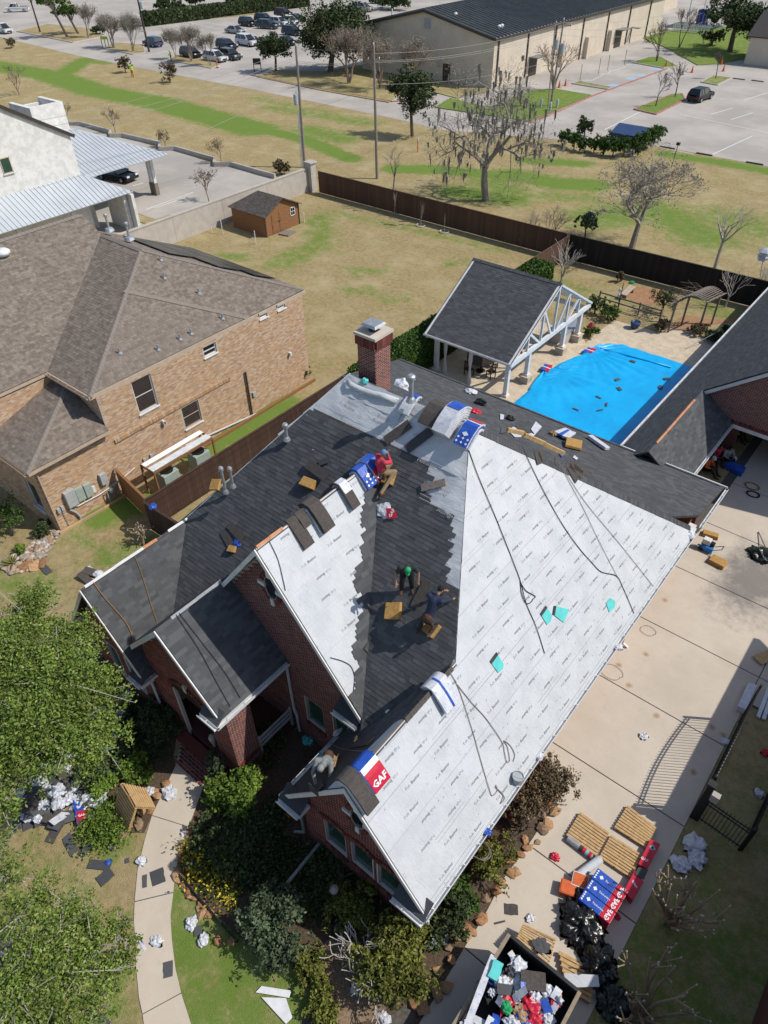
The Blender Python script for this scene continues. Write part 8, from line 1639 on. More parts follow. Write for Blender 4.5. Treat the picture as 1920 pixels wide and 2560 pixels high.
for r in range(3):
 for l_ in range(6):
  c_=st[0]+ux*Lx/2+uy*(Ly*(r+.5)/3);c_=Vector((c_.x+random.uniform(-.01,.01),c_.y,.05+l_*.1));t=thing('shingle_bundle','blue and red shingle bundle in the driveway stack, '+('top' if l_==5 else 'layer %s'%['lowest','second','third','fourth','fifth'][l_])+', '+['row by red boxes','middle row','row by black plastic'][r],'shingle bundle',c_,'stacked bundles on the driveway')
  b=MB();b.box(c_+ux*(-Lx*.17),(Lx*.66,Ly/3-.02,.09),ang);b.build('blue_end','wrap_blue',t,bevel=.012);b=MB();b.box(c_+ux*(Lx*.33),(Lx*.33,Ly/3-.025,.088),ang);b.build('red_end','wrap_red',t,bevel=.012)
  if l_==5:
   b=MB();put_text(b,'GAF',c_+ux*Lx*.34+Vector((0,0,.048)),uy*-1,ux,.2,.03);b.build('lettering','print_white',t)
   b=MB();put_text(b,'Timberline',c_+ux*Lx*.02+Vector((0,0,.049)),ux,uy*-1,.085,.01)
   for i_ in range(4):q=c_-ux*(Lx*.44)+uy*(-.12+.08*i_)+Vector((0,0,.049));b.poly([q+ux*.035,q+uy*.035,q-ux*.035,q-uy*.035])
   q=c_-ux*Lx*.28+Vector((0,0,.049));b.poly([q+ux*.07,q+uy*.07,q-ux*.07,q-uy*.07]);b.build('print','print_white',t)['kind']='stuff'
def boxq(label,k,L,z,h,m,name='cardboard_box',txt=None,cat='box'):
 c4=[W(k,x,y,z+h)for x,y in L];t=thing(name,label,cat,sum(c4,Vector())/4-Vector((0,0,h)));b=MB();b.slab(c4,h);b.build('box',m,t,bevel=.01)
 if txt:
  ex=(c4[1]-c4[0]).normalized();ey=(c4[3]-c4[0]).normalized()
  for s,o,sz,mm in txt:
   b=MB();ctr=c4[0]+(c4[1]-c4[0])*o[0]+(c4[3]-c4[0])*o[1]+Vector((0,0,.006))
   if s=='<>':b.poly([ctr+ex*sz,ctr+ey*sz,ctr-ex*sz,ctr-ey*sz])
   else:put_text(b,s,ctr,ey*-1 if o[2]else ex,ex if o[2]else ey*-1,sz,.02)
   b.build('lettering',mm,t)
 return t
boxq('long red carton with teal diamond mark beside pallet','d8',[(1065,298),(1115,325),(1050,450),(1002,425)],.03,.28,'wrap_red',txt=[('<>',(.5,.25,0),.10,'teal'),('<>',(.5,.25,0),.05,'print_white'),('GAF',(.3,.75,0),.13,'print_white')])
boxq('red wrapped bundle between carton and lettered stack','d8',[(985,455),(1030,515),(975,612),(930,560)],.03,.3,'wrap_red',txt=[('Edge',(.5,.4,0),.12,'print_white')])
flatb=MB();flatb.slab([W('d8',x,y,.36)for x,y in((1005,440),(1052,455),(1030,505),(985,475))],.012);tag(flatb.build('loose_shingle','shingle'),'dark shingle lying across red carton end','shingle')
def roll(label,k,p0,p1,r,m,bands=(),name='felt_roll'):
 a,e=W(k,*p0,r+.03),W(k,*p1,r+.03);t=thing(name,label,'roll',(a+e)/2-Vector((0,0,r)));b=MB();b.tube([a,e],r,18);b.build('roll',m,t,smooth=False);d=(e-a).normalized()
 for f_,w_,mm in bands:b=MB();c_=a.lerp(e,f_);b.tube([c_-d*w_/2,c_+d*w_/2],r+.004,18);b.build('band',mm,t)
 b=MB();b.tube([e-d*.002,e+d*.004],r*.35,12);b.build('core','cardboard',t);return t
roll('grey roll with red and black bands lying along pallet edge','d8',(645,295),(770,390),.10,'galv',((.55,.12,'tape'),(.66,.14,'wrap_red'),(.78,.08,'teal'),(.9,.1,'wrap_red')));roll('pale grey roll beside the white tub','d8',(690,490),(810,400),.14,'felt')
def tub(label,k,x,y,m,fill,r=.2,h=.3):
 q=W(k,x,y,.03);t=thing('tub',label,'tub',q);b=MB();b.box(q+Vector((0,0,h/2)),(r*2,r*1.8,h),.3,top=1.12);b.build('tub_body',m,t,bevel=.02);b=MB();b.box(q+Vector((0,0,h+.005)),(r*1.9,r*1.7,.02),.3);b.build('contents',fill,t);return t
tub('orange square tub on the driveway','d8',640,560,'cone_orange','cone_orange',.22,.28);tub('white tub filled with orange caps','d8',702,525,'white_paint','cone_orange',.23,.3)
mat('sheet_black',[(.010,.011,.011),(.02,.021,.021)],.28,5,bump=.7,bscale=7,spec=.6);mat('sheet_green',[(.016,.022,.018),(.028,.036,.03)],.35,5,bump=.6,bscale=7,spec=.5)
crumple('heap of black plastic sheeting between bundle stack and trailer',W('d8',715,715,.03),.62,.42,'sheet_black','plastic_sheet','plastic sheet',3,rough=.6,sub=5);crumple('long dark plastic sheet trailing beside trailer',W('d8',800,950,.03),.5,.45,'sheet_black','plastic_sheet','plastic sheet',5,rough=.6,sub=5);crumple('tail of dark plastic sheet on lawn edge',W('d8',870,1120,.02),.42,.3,'sheet_green','plastic_sheet','plastic sheet',7,rough=.6,sub=5)
boxq('folded pale underlay sheet on dark plastic','d8',[(625,975),(800,985),(808,1045),(640,1050)],.55,.05,'felt','folded_underlay',None,'underlay')
mat('trailer_black',[(.02,.02,.022),(.03,.03,.03)],.5,6);mat('plank_grey',[(.30,.24,.17),(.24,.19,.135)],.9,6,bump=.3)
tr=thing('dump_trailer','open dark dump trailer heaped with roofing waste on the driveway','trailer',(-.7,5,0));tx0,tx1,ty0,ty1,tz0,tz1=-1.83,.38,.6,7.4,.55,1.6
for c_,d_ in(((tx0,(ty0+ty1)/2,1.07),(.06,ty1-ty0,1.05)),((tx1,(ty0+ty1)/2,1.07),(.06,ty1-ty0,1.05)),(((tx0+tx1)/2,ty1,1.07),(tx1-tx0,.06,1.05)),(((tx0+tx1)/2,ty0,1.07),(tx1-tx0,.06,1.05))):b=MB();b.box(c_,d_);b.build('side_wall','trailer_black',tr)
b=MB();b.box(((tx0+tx1)/2,(ty0+ty1)/2,tz0),(tx1-tx0,ty1-ty0,.08));b.build('floor','trailer_black',tr)
for x in(tx0,tx1):b=MB();b.box((x,(ty0+ty1)/2,tz1+.02),(.10,ty1-ty0,.07));b.build('top_rail','plank_grey',tr)
b=MB();b.box(((tx0+tx1)/2,ty1,tz1+.015),(tx1-tx0,.09,.06));b.build('top_rail','trailer_black',tr)
for y in np.arange(ty0+.5,ty1,.8):
 b=MB();b.box((tx0-.05,y,1.05),(.06,.08,1.0));b.build('stake','trailer_black',tr)
for x in(tx0+.05,tx1-.05):
 for y in(3.2,4.2):b=MB();b.lathe((x,y,.36),[(.2,-.1),(.35,-.09),(.36,0),(.35,.09),(.2,.1)],16,M=Matrix.Rotation(math.pi/2,3,'Y'));b.build('wheel','tyre',tr)
def scrap(label,c_,L,w_,rot,m,th=.01,name='waste_scrap',cat='scrap',group=None,bend=.1):
 """torn sheet with ragged outline and a bend"""
 R=Matrix.Rotation(rot[2],3,'Z')@Matrix.Rotation(rot[1],3,'Y')@Matrix.Rotation(rot[0],3,'X');b=MB();nx=4;rr=random.Random(hash((round(c_[0],3),round(c_[1],3)))%9999);top=[];c_=Vector(c_)
 es=[[(-.5+i/nx,s*.5*(1-.18*rr.random()))for i in range(nx+1)]for s in(-1,1)]
 P=lambda x,y,dz:R@Vector((x*L,y*w_,bend*math.cos(x*3.1+rr_)*L*.5+dz))+c_
 rr_=rr.random()*2
 vs=[P(x,y,0)for x,y in es[0]]+[P(x,y,0)for x,y in es[1]]+[P(x,y,th)for x,y in es[0]]+[P(x,y,th)for x,y in es[1]];n_=nx+1;fs=[]
 mz=min(v.z for v in vs);lim=c_.z-.004
 if mz<lim:vs=[v+Vector((0,0,lim-mz))for v in vs]
 for i in range(nx):fs+=[(i+1,i,n_+i,n_+i+1),(2*n_+i,2*n_+i+1,3*n_+i+1,3*n_+i),(i,i+1,2*n_+i+1,2*n_+i),(n_+i+1,n_+i,3*n_+i,3*n_+i+1)]
 fs+=[(0,2*n_,3*n_,n_),(nx,n_+nx,3*n_+nx,2*n_+nx)];b.raw(vs,fs);return tag(b.build(name,m),label,cat,group)
rr=random.Random(21)
hb=crumple('mound of dark torn shingles filling the trailer',((tx0+tx1)/2,4.2,.62),1.12,.55,'shingle_brown','waste_heap','waste',9,rough=.3);hb.scale=(.8,2.5,1.0)
for i in range(170):
 x=rr.uniform(tx0+.25,tx1-.25);y=rr.uniform(1.0,7.1);z=1.2+.3*math.cos((x+.72)*1.3)*rr.uniform(.4,1);m_=rr.choice(['wrap_white']*8+['shingle_brown','shingle','shingle','cardboard','wrap_blue','wrap_red'])
 if rr.random()<.5:crumple('crumpled %s in the trailer heap'%{'wrap_white':'white plastic','shingle_brown':'brown felt','shingle':'black felt','cardboard':'brown card','wrap_blue':'blue wrapper','wrap_red':'red wrapper'}[m_],(x,y,z),rr.uniform(.10,.24),rr.uniform(.08,.2),m_,'waste_scrap','scrap',rr.random()*20,'waste in the trailer',rough=.6)
 else:scrap('torn %s sheet in the trailer heap'%{'wrap_white':'white plastic','shingle_brown':'brown shingle','shingle':'black shingle','cardboard':'brown card','wrap_blue':'blue wrapper','wrap_red':'red wrapper'}[m_],(x,y,z),rr.uniform(.2,.5),rr.uniform(.14,.3),(rr.gauss(0,.35),rr.gauss(0,.35),rr.random()*6.28),m_,.01,group='waste in the trailer')
scrap('long white and brown carton edge along trailer side',W('d8',200,1080,1.55),2.0,.2,(0,.1,1.75),'wrap_white',.1,'carton','box');scrap('teal and red carton end on white carton',W('d8',280,970,1.68),.5,.3,(0,.1,1.75),'teal',.1,'carton','box');scrap('large black felt sheet over trailer heap',W('d8',470,1020,1.5),.7,.5,(.1,.1,.6),'shingle_brown',.02,'felt_sheet','felt');crumple('green plastic strip in the trailer heap',W('d8',335,1150,1.5),.16,.14,'cap_green','waste_scrap','scrap',3.3)
crumple('torn dark shingle shadowing the leaning pallet',W('d8',515,840,.82),.22,.03,'shingle','waste_scrap','scrap',4,rough=.6)
scrap('triangular dark shingle on the driveway',W('d8',360,655,.035),.42,.34,(0,0,.6),'shingle_brown',bend=.02);scrap('thin dark strip on the driveway',W('d8',302,720,.035),.35,.06,(0,0,.9),'shingle_brown',bend=.01)
for k,x,y,r_,m_,lab in(('d8',455,700,.13,'wrap_white','small white scrap on driveway near leaning pallet'),('d8',582,390,.14,'wrap_red','red and white wrapper on driveway beside roll'),('d5',755,1140,.15,'wrap_white','white and red wrapper alone in middle of driveway'),('d8',1285,330,.35,'wrap_white','white plastic wrap on shaded lawn near iron fence'),('d8',1300,400,.28,'wrap_white','white plastic tail on shaded lawn'),('d8',1215,430,.28,'wrap_white','white paper scrap on shaded lawn'),('d8',1615,70,.15,'wrap_white','white scrap beside iron fence'),('d5',1640,1260,.15,'wrap_red','red and white scrap on lawn at driveway edge'),('d5',1590,1550,.15,'wrap_white','white scrap on lawn by gate post'),('d8',895,690,.10,'wrap_red','small red scrap beside lettered stack'),('d8',400,140,.42,'wrap_white','white plastic caught in dry shrub'),('d8',348,165,.2,'wrap_red','pink red wrapper caught at wall shrub'),('d7',1400,1180,.42,'wrap_white','long white plastic over shrub at house corner'),('d7',1500,1120,.25,'wrap_white','white plastic end by stone edging'),('d7',1355,1270,.22,'wrap_white','white bag at foot of corner downspout'),('d6',1040,275,.16,'wrap_white','white and red wrapper in bed behind pallet'),('d6',1165,285,.26,'wrap_white','crumpled wrapper on top of front walk'),('d6',1275,560,.12,'wrap_white','small white scrap at walk edge by stones'),('d6',980,755,.16,'wrap_white','red and white wrapper at lawn edge of walk'),('d6',750,765,.1,'wrap_blue','small blue wrapper on dry lawn'),('d6',1085,1310,.17,'wrap_white','white bag casting shadow on front walk'),('d6',1325,1185,.18,'wrap_white','white plastic on lawn below stone border'),('d6',1405,1300,.17,'wrap_white','white wrapper with red tip on lawn'),('d6',730,505,.1,'wrap_white','small white ball in green ground cover'),('d6',1315,775,.12,'wrap_blue','blue and white scrap in shaded bed'),('d6',1535,800,.12,'wrap_white','white scrap in shaded bed by flowers'),('d2',1020,1290,.26,'wrap_white','white and blue plastic in shade under oak edge'),('d2',980,1430,.22,'wrap_white','white plastic strip in shade left of walk'),('d2',1035,1535,.13,'wrap_red','red wrapper in shade left of walk'),('d2',1160,1300,.1,'wrap_white','tiny white scrap in shade by entrance'),('d2',900,1570,.2,'wrap_white','white wrap at oak edge in shade'),('d2',1060,1120,.18,'wrap_white','pale plastic under shaded arch'),('d7',730,790,.1,'wrap_white','tiny pale scrap under front windows'),('d7',860,1590,.14,'wrap_white','white scrap in leaf litter by bare shrub'),('d7',1050,1780,.16,'wrap_white','white scrap in shaded mulch by stones'),('d3',1160,1390,.2,'teal','teal membrane scraps in porch corner bed')):
 crumple(lab,W(k,x,y,.03),r_,r_*.7,m_,'plastic_scrap','scrap',(x*7+y)%23,None,rough=.6)
boxq('white kinked flashing sheet lying on green lawn','d7',[(225,1610),(265,1568),(455,1598),(440,1645)],.03,.03,'white_metal','flashing_sheet',None,'sheet');boxq('white flashing sheet end pointing to lower lawn','d7',[(262,1640),(420,1645),(462,1770),(420,1812)],.028,.03,'white_metal','flashing_sheet',None,'sheet')
t=thing('loose_downspout','pale blue loose downspout leaning out of the front bed','downspout',W('d7',420,935));b=MB();b.beam(W('d7',415,932,.9),W('d7',632,662,.45),.09,.07);b.build('pipe','galv',t)
q=W('d7',735,1000);t=thing('stone_lantern','pale stone garden lantern in the shaded bed','lantern',q);b=MB();b.lathe(q,[(.14,0),(.13,.06),(.07,.12),(.06,.4),(.12,.45),(.13,.5)],14);b.build('pedestal','stucco',t);b=MB();b.lathe(q+Vector((0,0,.5)),[(.09,0),(.1,.1),(.14,.13),(.06,.2),(.02,.23)],14);b.build('top','stucco',t)
q=W('d7',785,1225);t=thing('glass_dish','shallow glass birdbath dish in the shaded bed','birdbath',q);b=MB();b.lathe(q,[(.1,0),(.12,.12),(.3,.2),(.33,.24),(.28,.22)],18);b.build('dish','dark_glass',t)
q=W('d7',460,470);crumple('red orange tool bag by left gutter corner',(q.x,q.y,.05),.2,.2,'cone_orange','tool_bag','bag',6)
t=thing('urn_lantern','white urn lantern beside porch pier','lantern',W('d3',525,1440));q=W('d3',525,1440);b=MB();b.lathe(q,[(.08,0),(.07,.4),(.12,.55),(.15,.75),(.12,.85),(.03,.9)],14);b.build('urn','stucco',t)
mat('sandstone',[.75,1.2],.9,8,tint=[(.36,.19,.09),(.30,.155,.075),(.42,.26,.14),(.27,.18,.12),(.38,.22,.115)],bump=.6,bscale=14)
SM=[]
for i in range(5):
 bm=bmesh.new();bmesh.ops.create_icosphere(bm,subdivisions=1,radius=.5);rr=random.Random(i)
 for v in bm.verts:v.co=Vector((v.co.x*rr.uniform(.8,1.2),v.co.y*rr.uniform(.8,1.2),v.co.z*rr.uniform(.7,1.0)))+Vector((rr.gauss(0,.06),rr.gauss(0,.06),0))
 me=bpy.data.meshes.new('edging_stone');bm.to_mesh(me);bm.free();me.materials.append(MT['sandstone']);SM.append(me)
def stones(parent_label,k,L,s,gap,name='stone_edging',jit=.08,hgt=.5):
 P_=[W(k,*p_)for p_ in L];t=thing(name,parent_label,'edging',P_[0]);rr=random.Random(len(L)+int(L[0][0]));d=0;seg=0
 for i in range(len(P_)-1):
  a,e=P_[i],P_[i+1];l_=(e-a).length;x=0
  while x<l_:
   sz=s*rr.uniform(.7,1.35);q=a.lerp(e,min(1,x/l_))+Vector((rr.gauss(0,jit),rr.gauss(0,jit),sz*hgt*.35));o=bpy.data.objects.new('stone',rr.choice(SM));COL.objects.link(o);o.parent=t;o.location=q-t.location;o.rotation_euler=(rr.gauss(0,.3),rr.gauss(0,.3),rr.random()*6.28);o.scale=(sz,sz*rr.uniform(.7,1),sz*hgt);x+=sz*gap
 return t
stones('orange sandstone edging between driveway and wall bed','d8',[(600,40),(540,180),(480,290),(430,350),(380,400),(330,470),(270,560),(240,640),(190,690),(150,760),(90,850)],.38,.8,jit=.1);stones('sandstone edging in shade near trailer','d7',[(1500,1260),(1520,1300),(1400,1560),(1330,1600),(1270,1680),(1190,1760)],.42,.85,jit=.12)
stones('sandstone edging along the front walk bed','d6',[(1330,500),(1290,600),(1255,720),(1232,850),(1260,930),(1290,980),(1340,1020),(1390,1080),(1440,1130),(1480,1180)],.30,.85,jit=.05);stones('loose sandstones at end of lawn border','d6',[(1520,1300),(1570,1330),(1590,1320)],.42,.9);stones('sandstone edging beneath the pallets','d6',[(870,545),(920,530),(965,490),(1000,450),(1040,370),(1080,290),(1130,190)],.36,.75,jit=.1);stones('flat sandstones beside rock bed','c7',[(170,1000),(205,985),(235,970),(260,950)],.7,.8,hgt=.25)
b=MB();P_=[W('d6',x,y,.1)for x,y in((1240,852),(1360,990),(1500,1150),(1640,1310))]
for i_ in range(3):b.beam(P_[i_],P_[i_+1],.05,.2)
tag(b.build('edging_strip','black_metal'),'black metal edging strip along the front bed','edging');
rk=thing('rock_bed','rock bed of pale and tan stones at corner of tan brick house','rock bed',W('c7',130,930));rr=random.Random(9);mat('river_rock',[.8,1.15],.9,8,tint=[(.42,.33,.24),(.33,.24,.16),(.5,.45,.38),(.36,.22,.13),(.3,.28,.26)],bump=.3)
bedp=pts('c7',[(10,990),(60,1035),(180,1010),(250,960),(340,820),(350,760),(300,770),(200,850),(130,900),(40,940)]);sheet('rock_bed_soil',bedp,.012,'leaf_litter');RM=[]
for me in SM:m2=me.copy();m2.name='rock';m2.materials.clear();m2.materials.append(MT['river_rock']);RM.append(m2)
def inpoly(x,y,P_):
 c=False;j=len(P_)-1
 for i in range(len(P_)):
  if(P_[i].y>y)!=(P_[j].y>y)and x<(P_[j].x-P_[i].x)*(y-P_[i].y)/(P_[j].y-P_[i].y)+P_[i].x:c=not c
  j=i
 return c
xs=[v.x for v in bedp];ys=[v.y for v in bedp];k_=0
while k_<260:
 x,y=rr.uniform(min(xs),max(xs)),rr.uniform(min(ys),max(ys))
 if not inpoly(x,y,bedp):continue
 k_+=1;sz=rr.uniform(.12,.3);o=bpy.data.objects.new('rock',rr.choice(RM));COL.objects.link(o);o.parent=rk;o.location=Vector((x,y,sz*.25))-rk.location;o.scale=(sz,sz,sz*.6);o.rotation_euler=(0,0,rr.random()*6)
eb=MB();P_=[W('c7',x,y,.06)for x,y in((355,790),(480,720),(620,640),(745,565))]
for i_ in range(3):eb.beam(P_[i_],P_[i_+1],.1,.12)
tag(eb.build('brick_edging','brick_tan'),'tan brick edging along foot of tan house wall','edging');eb=MB();eb.beam((-28.65,18.2,.08),(-28.65,27.6,.08),.12,.16);tag(eb.build('timber_edging','brown_paint'),'brown edging along lawn side of tan house','edging')
rr=random.Random(31)
for i in range(90):
 x=rr.gauss(420,130);y=rr.gauss(300,110);x=min(max(x,60),690);y=min(max(y,40),560);q=W('d6',x,y,.03);m_=rr.choice(['shingle_brown','shingle','shingle','shingle_brown','wrap_white','wrap_white','shingle','wrap_white'])
 z=.03+rr.random()*.16
 if m_=='wrap_white' and rr.random()<.6:crumple('crumpled white plastic in the heap beside the oak',(q.x,q.y,z),rr.uniform(.14,.3),rr.uniform(.1,.22),m_,'plastic_scrap','scrap',rr.random()*30,'waste heap on the front lawn',rough=.6)
 else:scrap('torn %s piece in the heap beside the oak'%('white plastic' if m_=='wrap_white' else 'brown shingle' if m_=='shingle_brown' else 'black shingle'),(q.x,q.y,z),rr.uniform(.35,.9),rr.uniform(.28,.36),(rr.gauss(0,.12),rr.gauss(0,.12),rr.random()*6.28),m_,.012,group='waste heap on the front lawn',bend=.06)
o_=boxq('blue and red lettered bundle lying on the waste heap','d6',[(500,320),(540,310),(598,440),(530,500)],.12,.12,'wrap_blue','shingle_bundle',None,'shingle bundle');c4=[W('d6',x,y,.252)for x,y in((530,410),(585,400),(600,445),(535,495))];b=MB();b.slab(c4,.01);b.build('red_end','wrap_red',o_);b=MB();put_text(b,'GAF',sum(c4,Vector())/4+Vector((0,0,.006)),(c4[1]-c4[0]),(c4[0]-c4[3]),.13,.02);b.build('lettering','print_white',o_)
for i_,(x,y,L,w_,a,lab)in enumerate(((490,640,.75,.34,.5,'dark shingle propped open on lawn by red scrap'),(610,650,.7,.36,-.6,'dark shingle with pale lines leaning to its neighbour'),(690,780,.75,.33,1.3,'dark shingle strip lying on dry lawn near walk'),(728,862,.48,.42,2.2,'broken dark shingle on dry lawn'),(765,655,.35,.14,.7,'small dark offcut on dry lawn'),(645,450,.4,.35,.9,'dark shingle corner beside ground cover'),(1000,893,.4,.16,.05,'grey shingle offcut on front walk'),(1092,862,.48,.46,.2,'square black shingle on front walk'),(1162,1502,.42,.3,.05,'dark shingle square on lower front walk'),(680,1850,.7,.3,.9,'dark shingle on lawn under second oak'),(190,490,.5,.35,.3,'dark shingle left of waste heap'),(120,490,.5,.3,.2,'brown shingle furthest left of waste heap'),(1370,1235,.28,.26,.1,'dark shingle square on lawn between wrappers'),(880,750,.16,.14,.1,'tiny dark flake on dry lawn'),(980,1320,.5,.1,.5,'white strip with dark letters at walk edge'))):
 scrap(lab,W('d6',x,y,.035),L,w_,(.0 if i_>1 else.25,0,a-.7),'shingle' if i_!=14 else 'wrap_white',.012,'loose_shingle','shingle','shingles scattered on lawn and walk',bend=.02)
for i_,(x,y,lab)in enumerate(((505,1060,'stack'),(545,1030,'b'),(585,1035,'c'),(520,1015,'d'))):
 q=W('c7',x,y,.05);scrap('torn dark shingle heaped behind the side ridge edge',q,.7,.4,(.1*i_,.2,.5*i_),'shingle_brown',.03,'loose_shingle','shingle','shingles behind the side gable')if i_<2 else crumple('white wrapper in heap behind the side gable',q,.25,.15,'wrap_white','plastic_scrap','scrap',i_,'wrappers behind the side gable')
scrap('dark shingle lying beside rock bed',W('c7',270,1003,.03),.75,.34,(0,0,-.1),'shingle',.012,'loose_shingle','shingle',bend=.02)
crumple('blue wrapper hanging on return fence top',(-24.6,12.33,1.95),.2,.15,'wrap_blue','plastic_scrap','scrap',3)
for i_,(L,lab)in enumerate((([(135,1130),(165,1095),(218,1105),(190,1148)],'red and blue bundle holding tarp corner by pavilion post'),([(412,1012),(455,985),(515,995),(480,1022)],'red and blue bundle holding tarp edge behind pavilion'))):
 c4=[W('c6',x,y,.24)for x,y in L];t=thing('shingle_bundle',lab,'shingle bundle',sum(c4,Vector())/4,'bundles on the tarp edge');mid=[c4[0].lerp(c4[3],.5),c4[1].lerp(c4[2],.5)]
 b=MB();b.slab([c4[0],c4[1],mid[1],mid[0]],.12);b.build('blue_end','wrap_blue',t);b=MB();b.slab([mid[0],mid[1],c4[2],c4[3]],.119);b.build('red_end','wrap_red',t);b=MB();ct=mid[0].lerp(mid[1],.5);b.slab([ct+Vector((-.3,-.04,.006)),ct+Vector((.3,-.04,.006)),ct+Vector((.3,.04,.006)),ct+Vector((-.3,.04,.006))],.004);b.build('print','print_white',t)
for i_,(x,y)in enumerate(((755,1078),(650,1200),(665,1262),(980,1195),(942,1250))):scrap('torn black shingle flake lying on the blue tarp, '+['near folded hem','in middle of sunny part','below the middle one','in shade next to garage eave','lowest in shade'][i_],W('c6',x,y,.16),.38,.26,(0,0,i_*1.3),'shingle',.01,'loose_shingle','shingle','flakes on the tarp',bend=.03)
for i_,(x,y)in enumerate(((470,180),(620,185),(660,150),(610,105))):scrap('small black debris strip on tarp by the house eave, '+['furthest from shade','lower of the pair','upper of the pair','tiny one'][i_],W('d1',x,y,.15),.4,.12,(0,0,i_),'shingle',.01,'waste_scrap','scrap','debris on the tarp',bend=.03)
crumple('red toy figure in shrub behind pavilion',W('c6',475,850,.9),.15,.3,'red_cloth','garden_figure','figure',2)
crumple('green toy near the wooden bench',W('c6',748,555,.02),.2,.15,'cap_green','garden_toy','toy',2)
cp=thing('air_compressor','blue wheeled air compressor with cream engine on the driveway','compressor',W('d1',1275,1050));q=W('d1',1275,1050,.03);b=MB();b.tube([q+Vector((-.25,-.1,.2)),q+Vector((.3,-.1,.2))],.14,12);b.build('tank','cp_blue' if 'cp_blue' in MT else 'play_blue',cp);b=MB();b.box(q+Vector((-.1,.05,.48)),(.36,.3,.28));b.build('engine','stone_white',cp,bevel=.03);b=MB();b.box(q+Vector((.18,.05,.42)),(.2,.2,.2));b.build('pump','black_metal',cp,bevel=.02)
for s in(-.15,.15):b=MB();b.tube([q+Vector((.3,s,.25)),q+Vector((.65,s,.5))],.02,6);b.build('handle','galv',cp)
b=MB();b.tube([q+Vector((.65,-.15,.5)),q+Vector((.65,.15,.5))],.02,6);b.build('grip','black_metal',cp)
for s in(-.2,.2):b=MB();b.lathe(q+Vector((-.2,s,.13)),[(.05,-.04),(.13,-.03),(.13,.03),(.05,.04)],12,M=Matrix.Rotation(math.pi/2,3,'X'));b.build('wheel','tyre',cp)
gp=Plane([(-4,20,.03),(2,20,.03),(2,30,.03),(-4,30,.03)],(1,0,0));pad('foam pad on driveway above compressor, flatter one',gp,'d1',1300,965,.75,.38,.2,.2,0,.8);pad('foam pad on driveway below compressor with bitten edge',gp,'d1',1345,1135,.75,.55,.22,-.1,0,.9)
def coil(label,c_,r,n_,m,rr_=.018):
 b=MB();b.tube([Vector(c_)+Vector((r*(1+.12*math.sin(t*1.7))*math.cos(t),r*.8*math.sin(t),.02+.012*t/6.28))for t in np.linspace(0,6.283*n_,20*n_)],rr_,5);return tag(b.build('hose_coil',m),label,'hose')
coil('black hose coil on shaded driveway',W('d1',1565,710,.03),.3,4,'rope_black');coil('orange cord coil on shaded driveway',W('d1',1560,660,.03),.35,3,'rope_tan');coil('thin cable loop on driveway by wall',W('d5',785,370,.035),.33,1,'rope_grey',.008);coil('rust marked cable loop on driveway',W('d5',520,670,.035),.45,1,'rope_grey',.008);coil('rope coil hung on wall above shrub',(-3.85,9.0,1.2),.35,4,'rope_grey',.012)
crumple('dark green tarp heap at right of upper driveway',W('d1',1625,1090,.03),.5,.3,'sheet_green','plastic_sheet','plastic sheet',11,rough=.5,sub=5);b=MB();b.tube([W('d1',1600,940,.06),W('d1',1650,1050,.3)],.025,6);tag(b.build('wooden_pole','old_wood'),'wooden tool handle beside green tarp heap','tool')
boxq('blue and white box in garage shade by resting people','d1',[(1390,515),(1430,500),(1525,540),(1500,575)],.03,.3,'wrap_blue','drink_box',None,'box');crumple('white paper bag by person in pale shirt',W('d1',1445,495,.03),.16,.25,'wrap_white','paper_bag','bag',1);crumple('white paper bag by person in orange shirt',W('d1',1322,490,.5),.14,.2,'wrap_white','paper_bag','bag',2)
boxq('long white and blue box at driveway verge','d5',[(1520,740),(1580,765),(1500,945),(1440,915)],.03,.3,'wrap_white','long_box',None,'box');b=MB();b.slab([W('d5',x,y,.2)for x,y in((1440,917),(1500,947),(1490,950),(1436,925))],.2);tag(b.build('box_end','wrap_blue'),'dark blue end panel against long white box','box')
for i_,(p0,p1)in enumerate((((1665,790),(1585,1000)),((1680,850),(1625,1015)))):b=MB();b.beam(W('d5',*p0,.08),W('d5',*p1,.08),.14,.10);tag(b.build('gutter_length','white_metal',bevel=.01),'white gutter length lying on shaded lawn, '+['longer one','shorter one'][i_],'gutter','gutter lengths')
scrap('plywood sheet at verge beside iron edging',W('d5',1640,560,.1),.9,.5,(0,0,1.1),'new_wood',.03,'plywood_sheet','plywood',bend=.02);scrap('white paper triangle at driveway edge',W('d5',1350,1175,.035),.3,.25,(0,0,.4),'wrap_white')
ig=thing('iron_gate','tall black iron driveway gate with arched ringed top','gate',(1.0,17.8,0));g0,g1=15.25,19.65
def gtop(y):t=(y-g0)/(g1-g0);return 2.28+.22*math.sin(math.pi*t)
for f_ in(0,-.16):
 b=MB();b.tube([(1.0,y,gtop(y)+f_)for y in np.linspace(g0,g1,20)],.022,6);b.build('arched_rail','black_metal',ig)
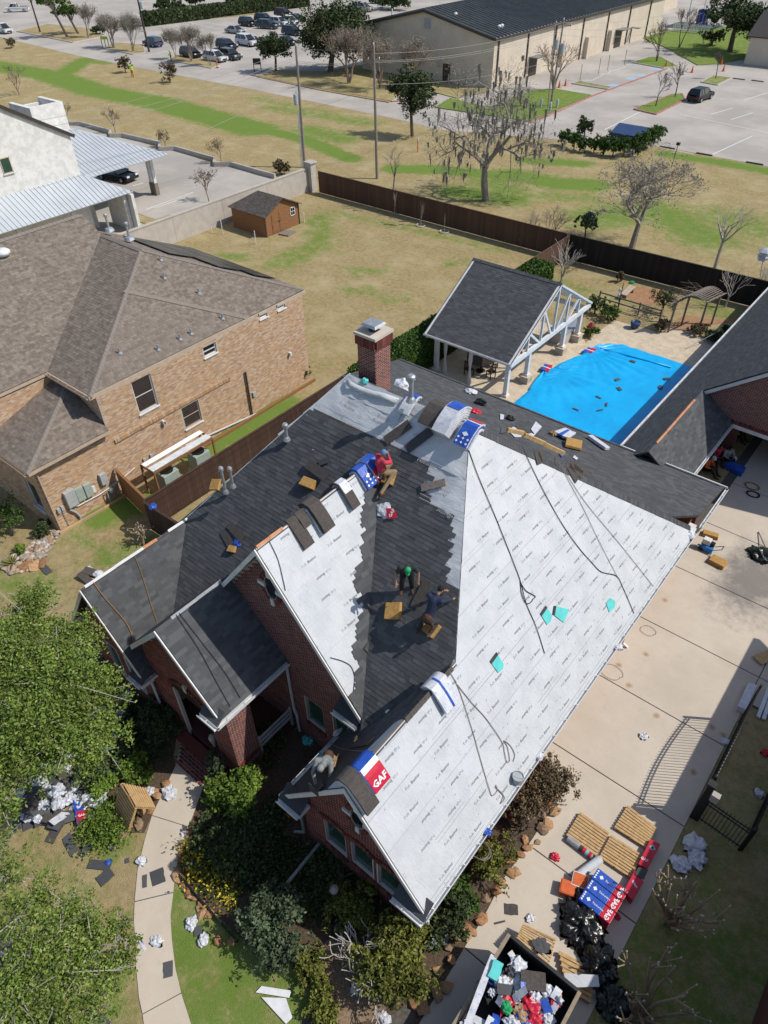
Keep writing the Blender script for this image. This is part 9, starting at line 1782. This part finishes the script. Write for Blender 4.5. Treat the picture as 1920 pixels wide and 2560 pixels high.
b=MB();b.beam((1,g0,.15),(1,g1,.15),.04,.05);b.build('bottom_rail','black_metal',ig)
pm=MB();pm.box((0,0,.5),(.018,.018,1.0));pme=bpy.data.meshes.new('picket');pme.from_pydata(pm.v,[],pm.f);pme.materials.append(MT['black_metal'])
n_=int((g1-g0)/.13)
for i_ in range(n_+1):
 y=g0+(g1-g0)*i_/n_;o_=bpy.data.objects.new('picket',pme);COL.objects.link(o_);o_.parent=ig;o_.location=Vector((1.0,y,.12))-ig.location;o_.scale=(1,1,gtop(y)+.12-.12)
 if i_<n_:b=MB();b.tube([Vector((1.0,y+.065+.055*math.cos(t),gtop(y+.065)-.08+.055*math.sin(t)))for t in np.linspace(0,6.283,9)],.008,4,cap=False);b.build('ring','black_metal',ig)
for y in(g0,g1):b=MB();b.box((1.0,y,1.2),(.08,.08,2.4));b.build('stile','black_metal',ig)
b=MB();b.box((1.0,15.0,1.1),(.2,.2,2.2));b.build('gate_post','black_metal',ig);b=MB();b.box((1.0,15.0,2.25),(.26,.26,.1));b.build('post_cap','black_metal',ig);b=MB();b.box((1.25,14.95,1.75),(.25,.2,.35));b.build('gate_motor','stucco',ig)
def iron_fence(label,p,q,h=1.45):
 p,q=Vector((*p,0)),Vector((*q,0));t=thing('iron_fence',label,'fence',p,'black iron fence panels');L=(q-p).length;d=(q-p)/L
 for z in(.2,h-.28,h-.1):b=MB();b.beam(p+Vector((0,0,z)),q+Vector((0,0,z)),.03,.04);b.build('rail','black_metal',t)
 for i_ in range(int(L/.12)+1):o_=bpy.data.objects.new('picket',pme);COL.objects.link(o_);o_.parent=t;o_.location=p+d*(i_*.12)+Vector((0,0,.05))-t.location;o_.scale=(1,1,h)
 for v in(p,q):b=MB();b.box(v+Vector((0,0,h/2+.05)),(.09,.09,h+.1));b.build('post','black_metal',t)
iron_fence('black iron fence panel running from gate post across lawn',(1.15,14.95),(2.6,14.85));iron_fence('black iron fence panel running along the side of the lawn',(2.65,14.9),(2.75,19.5))
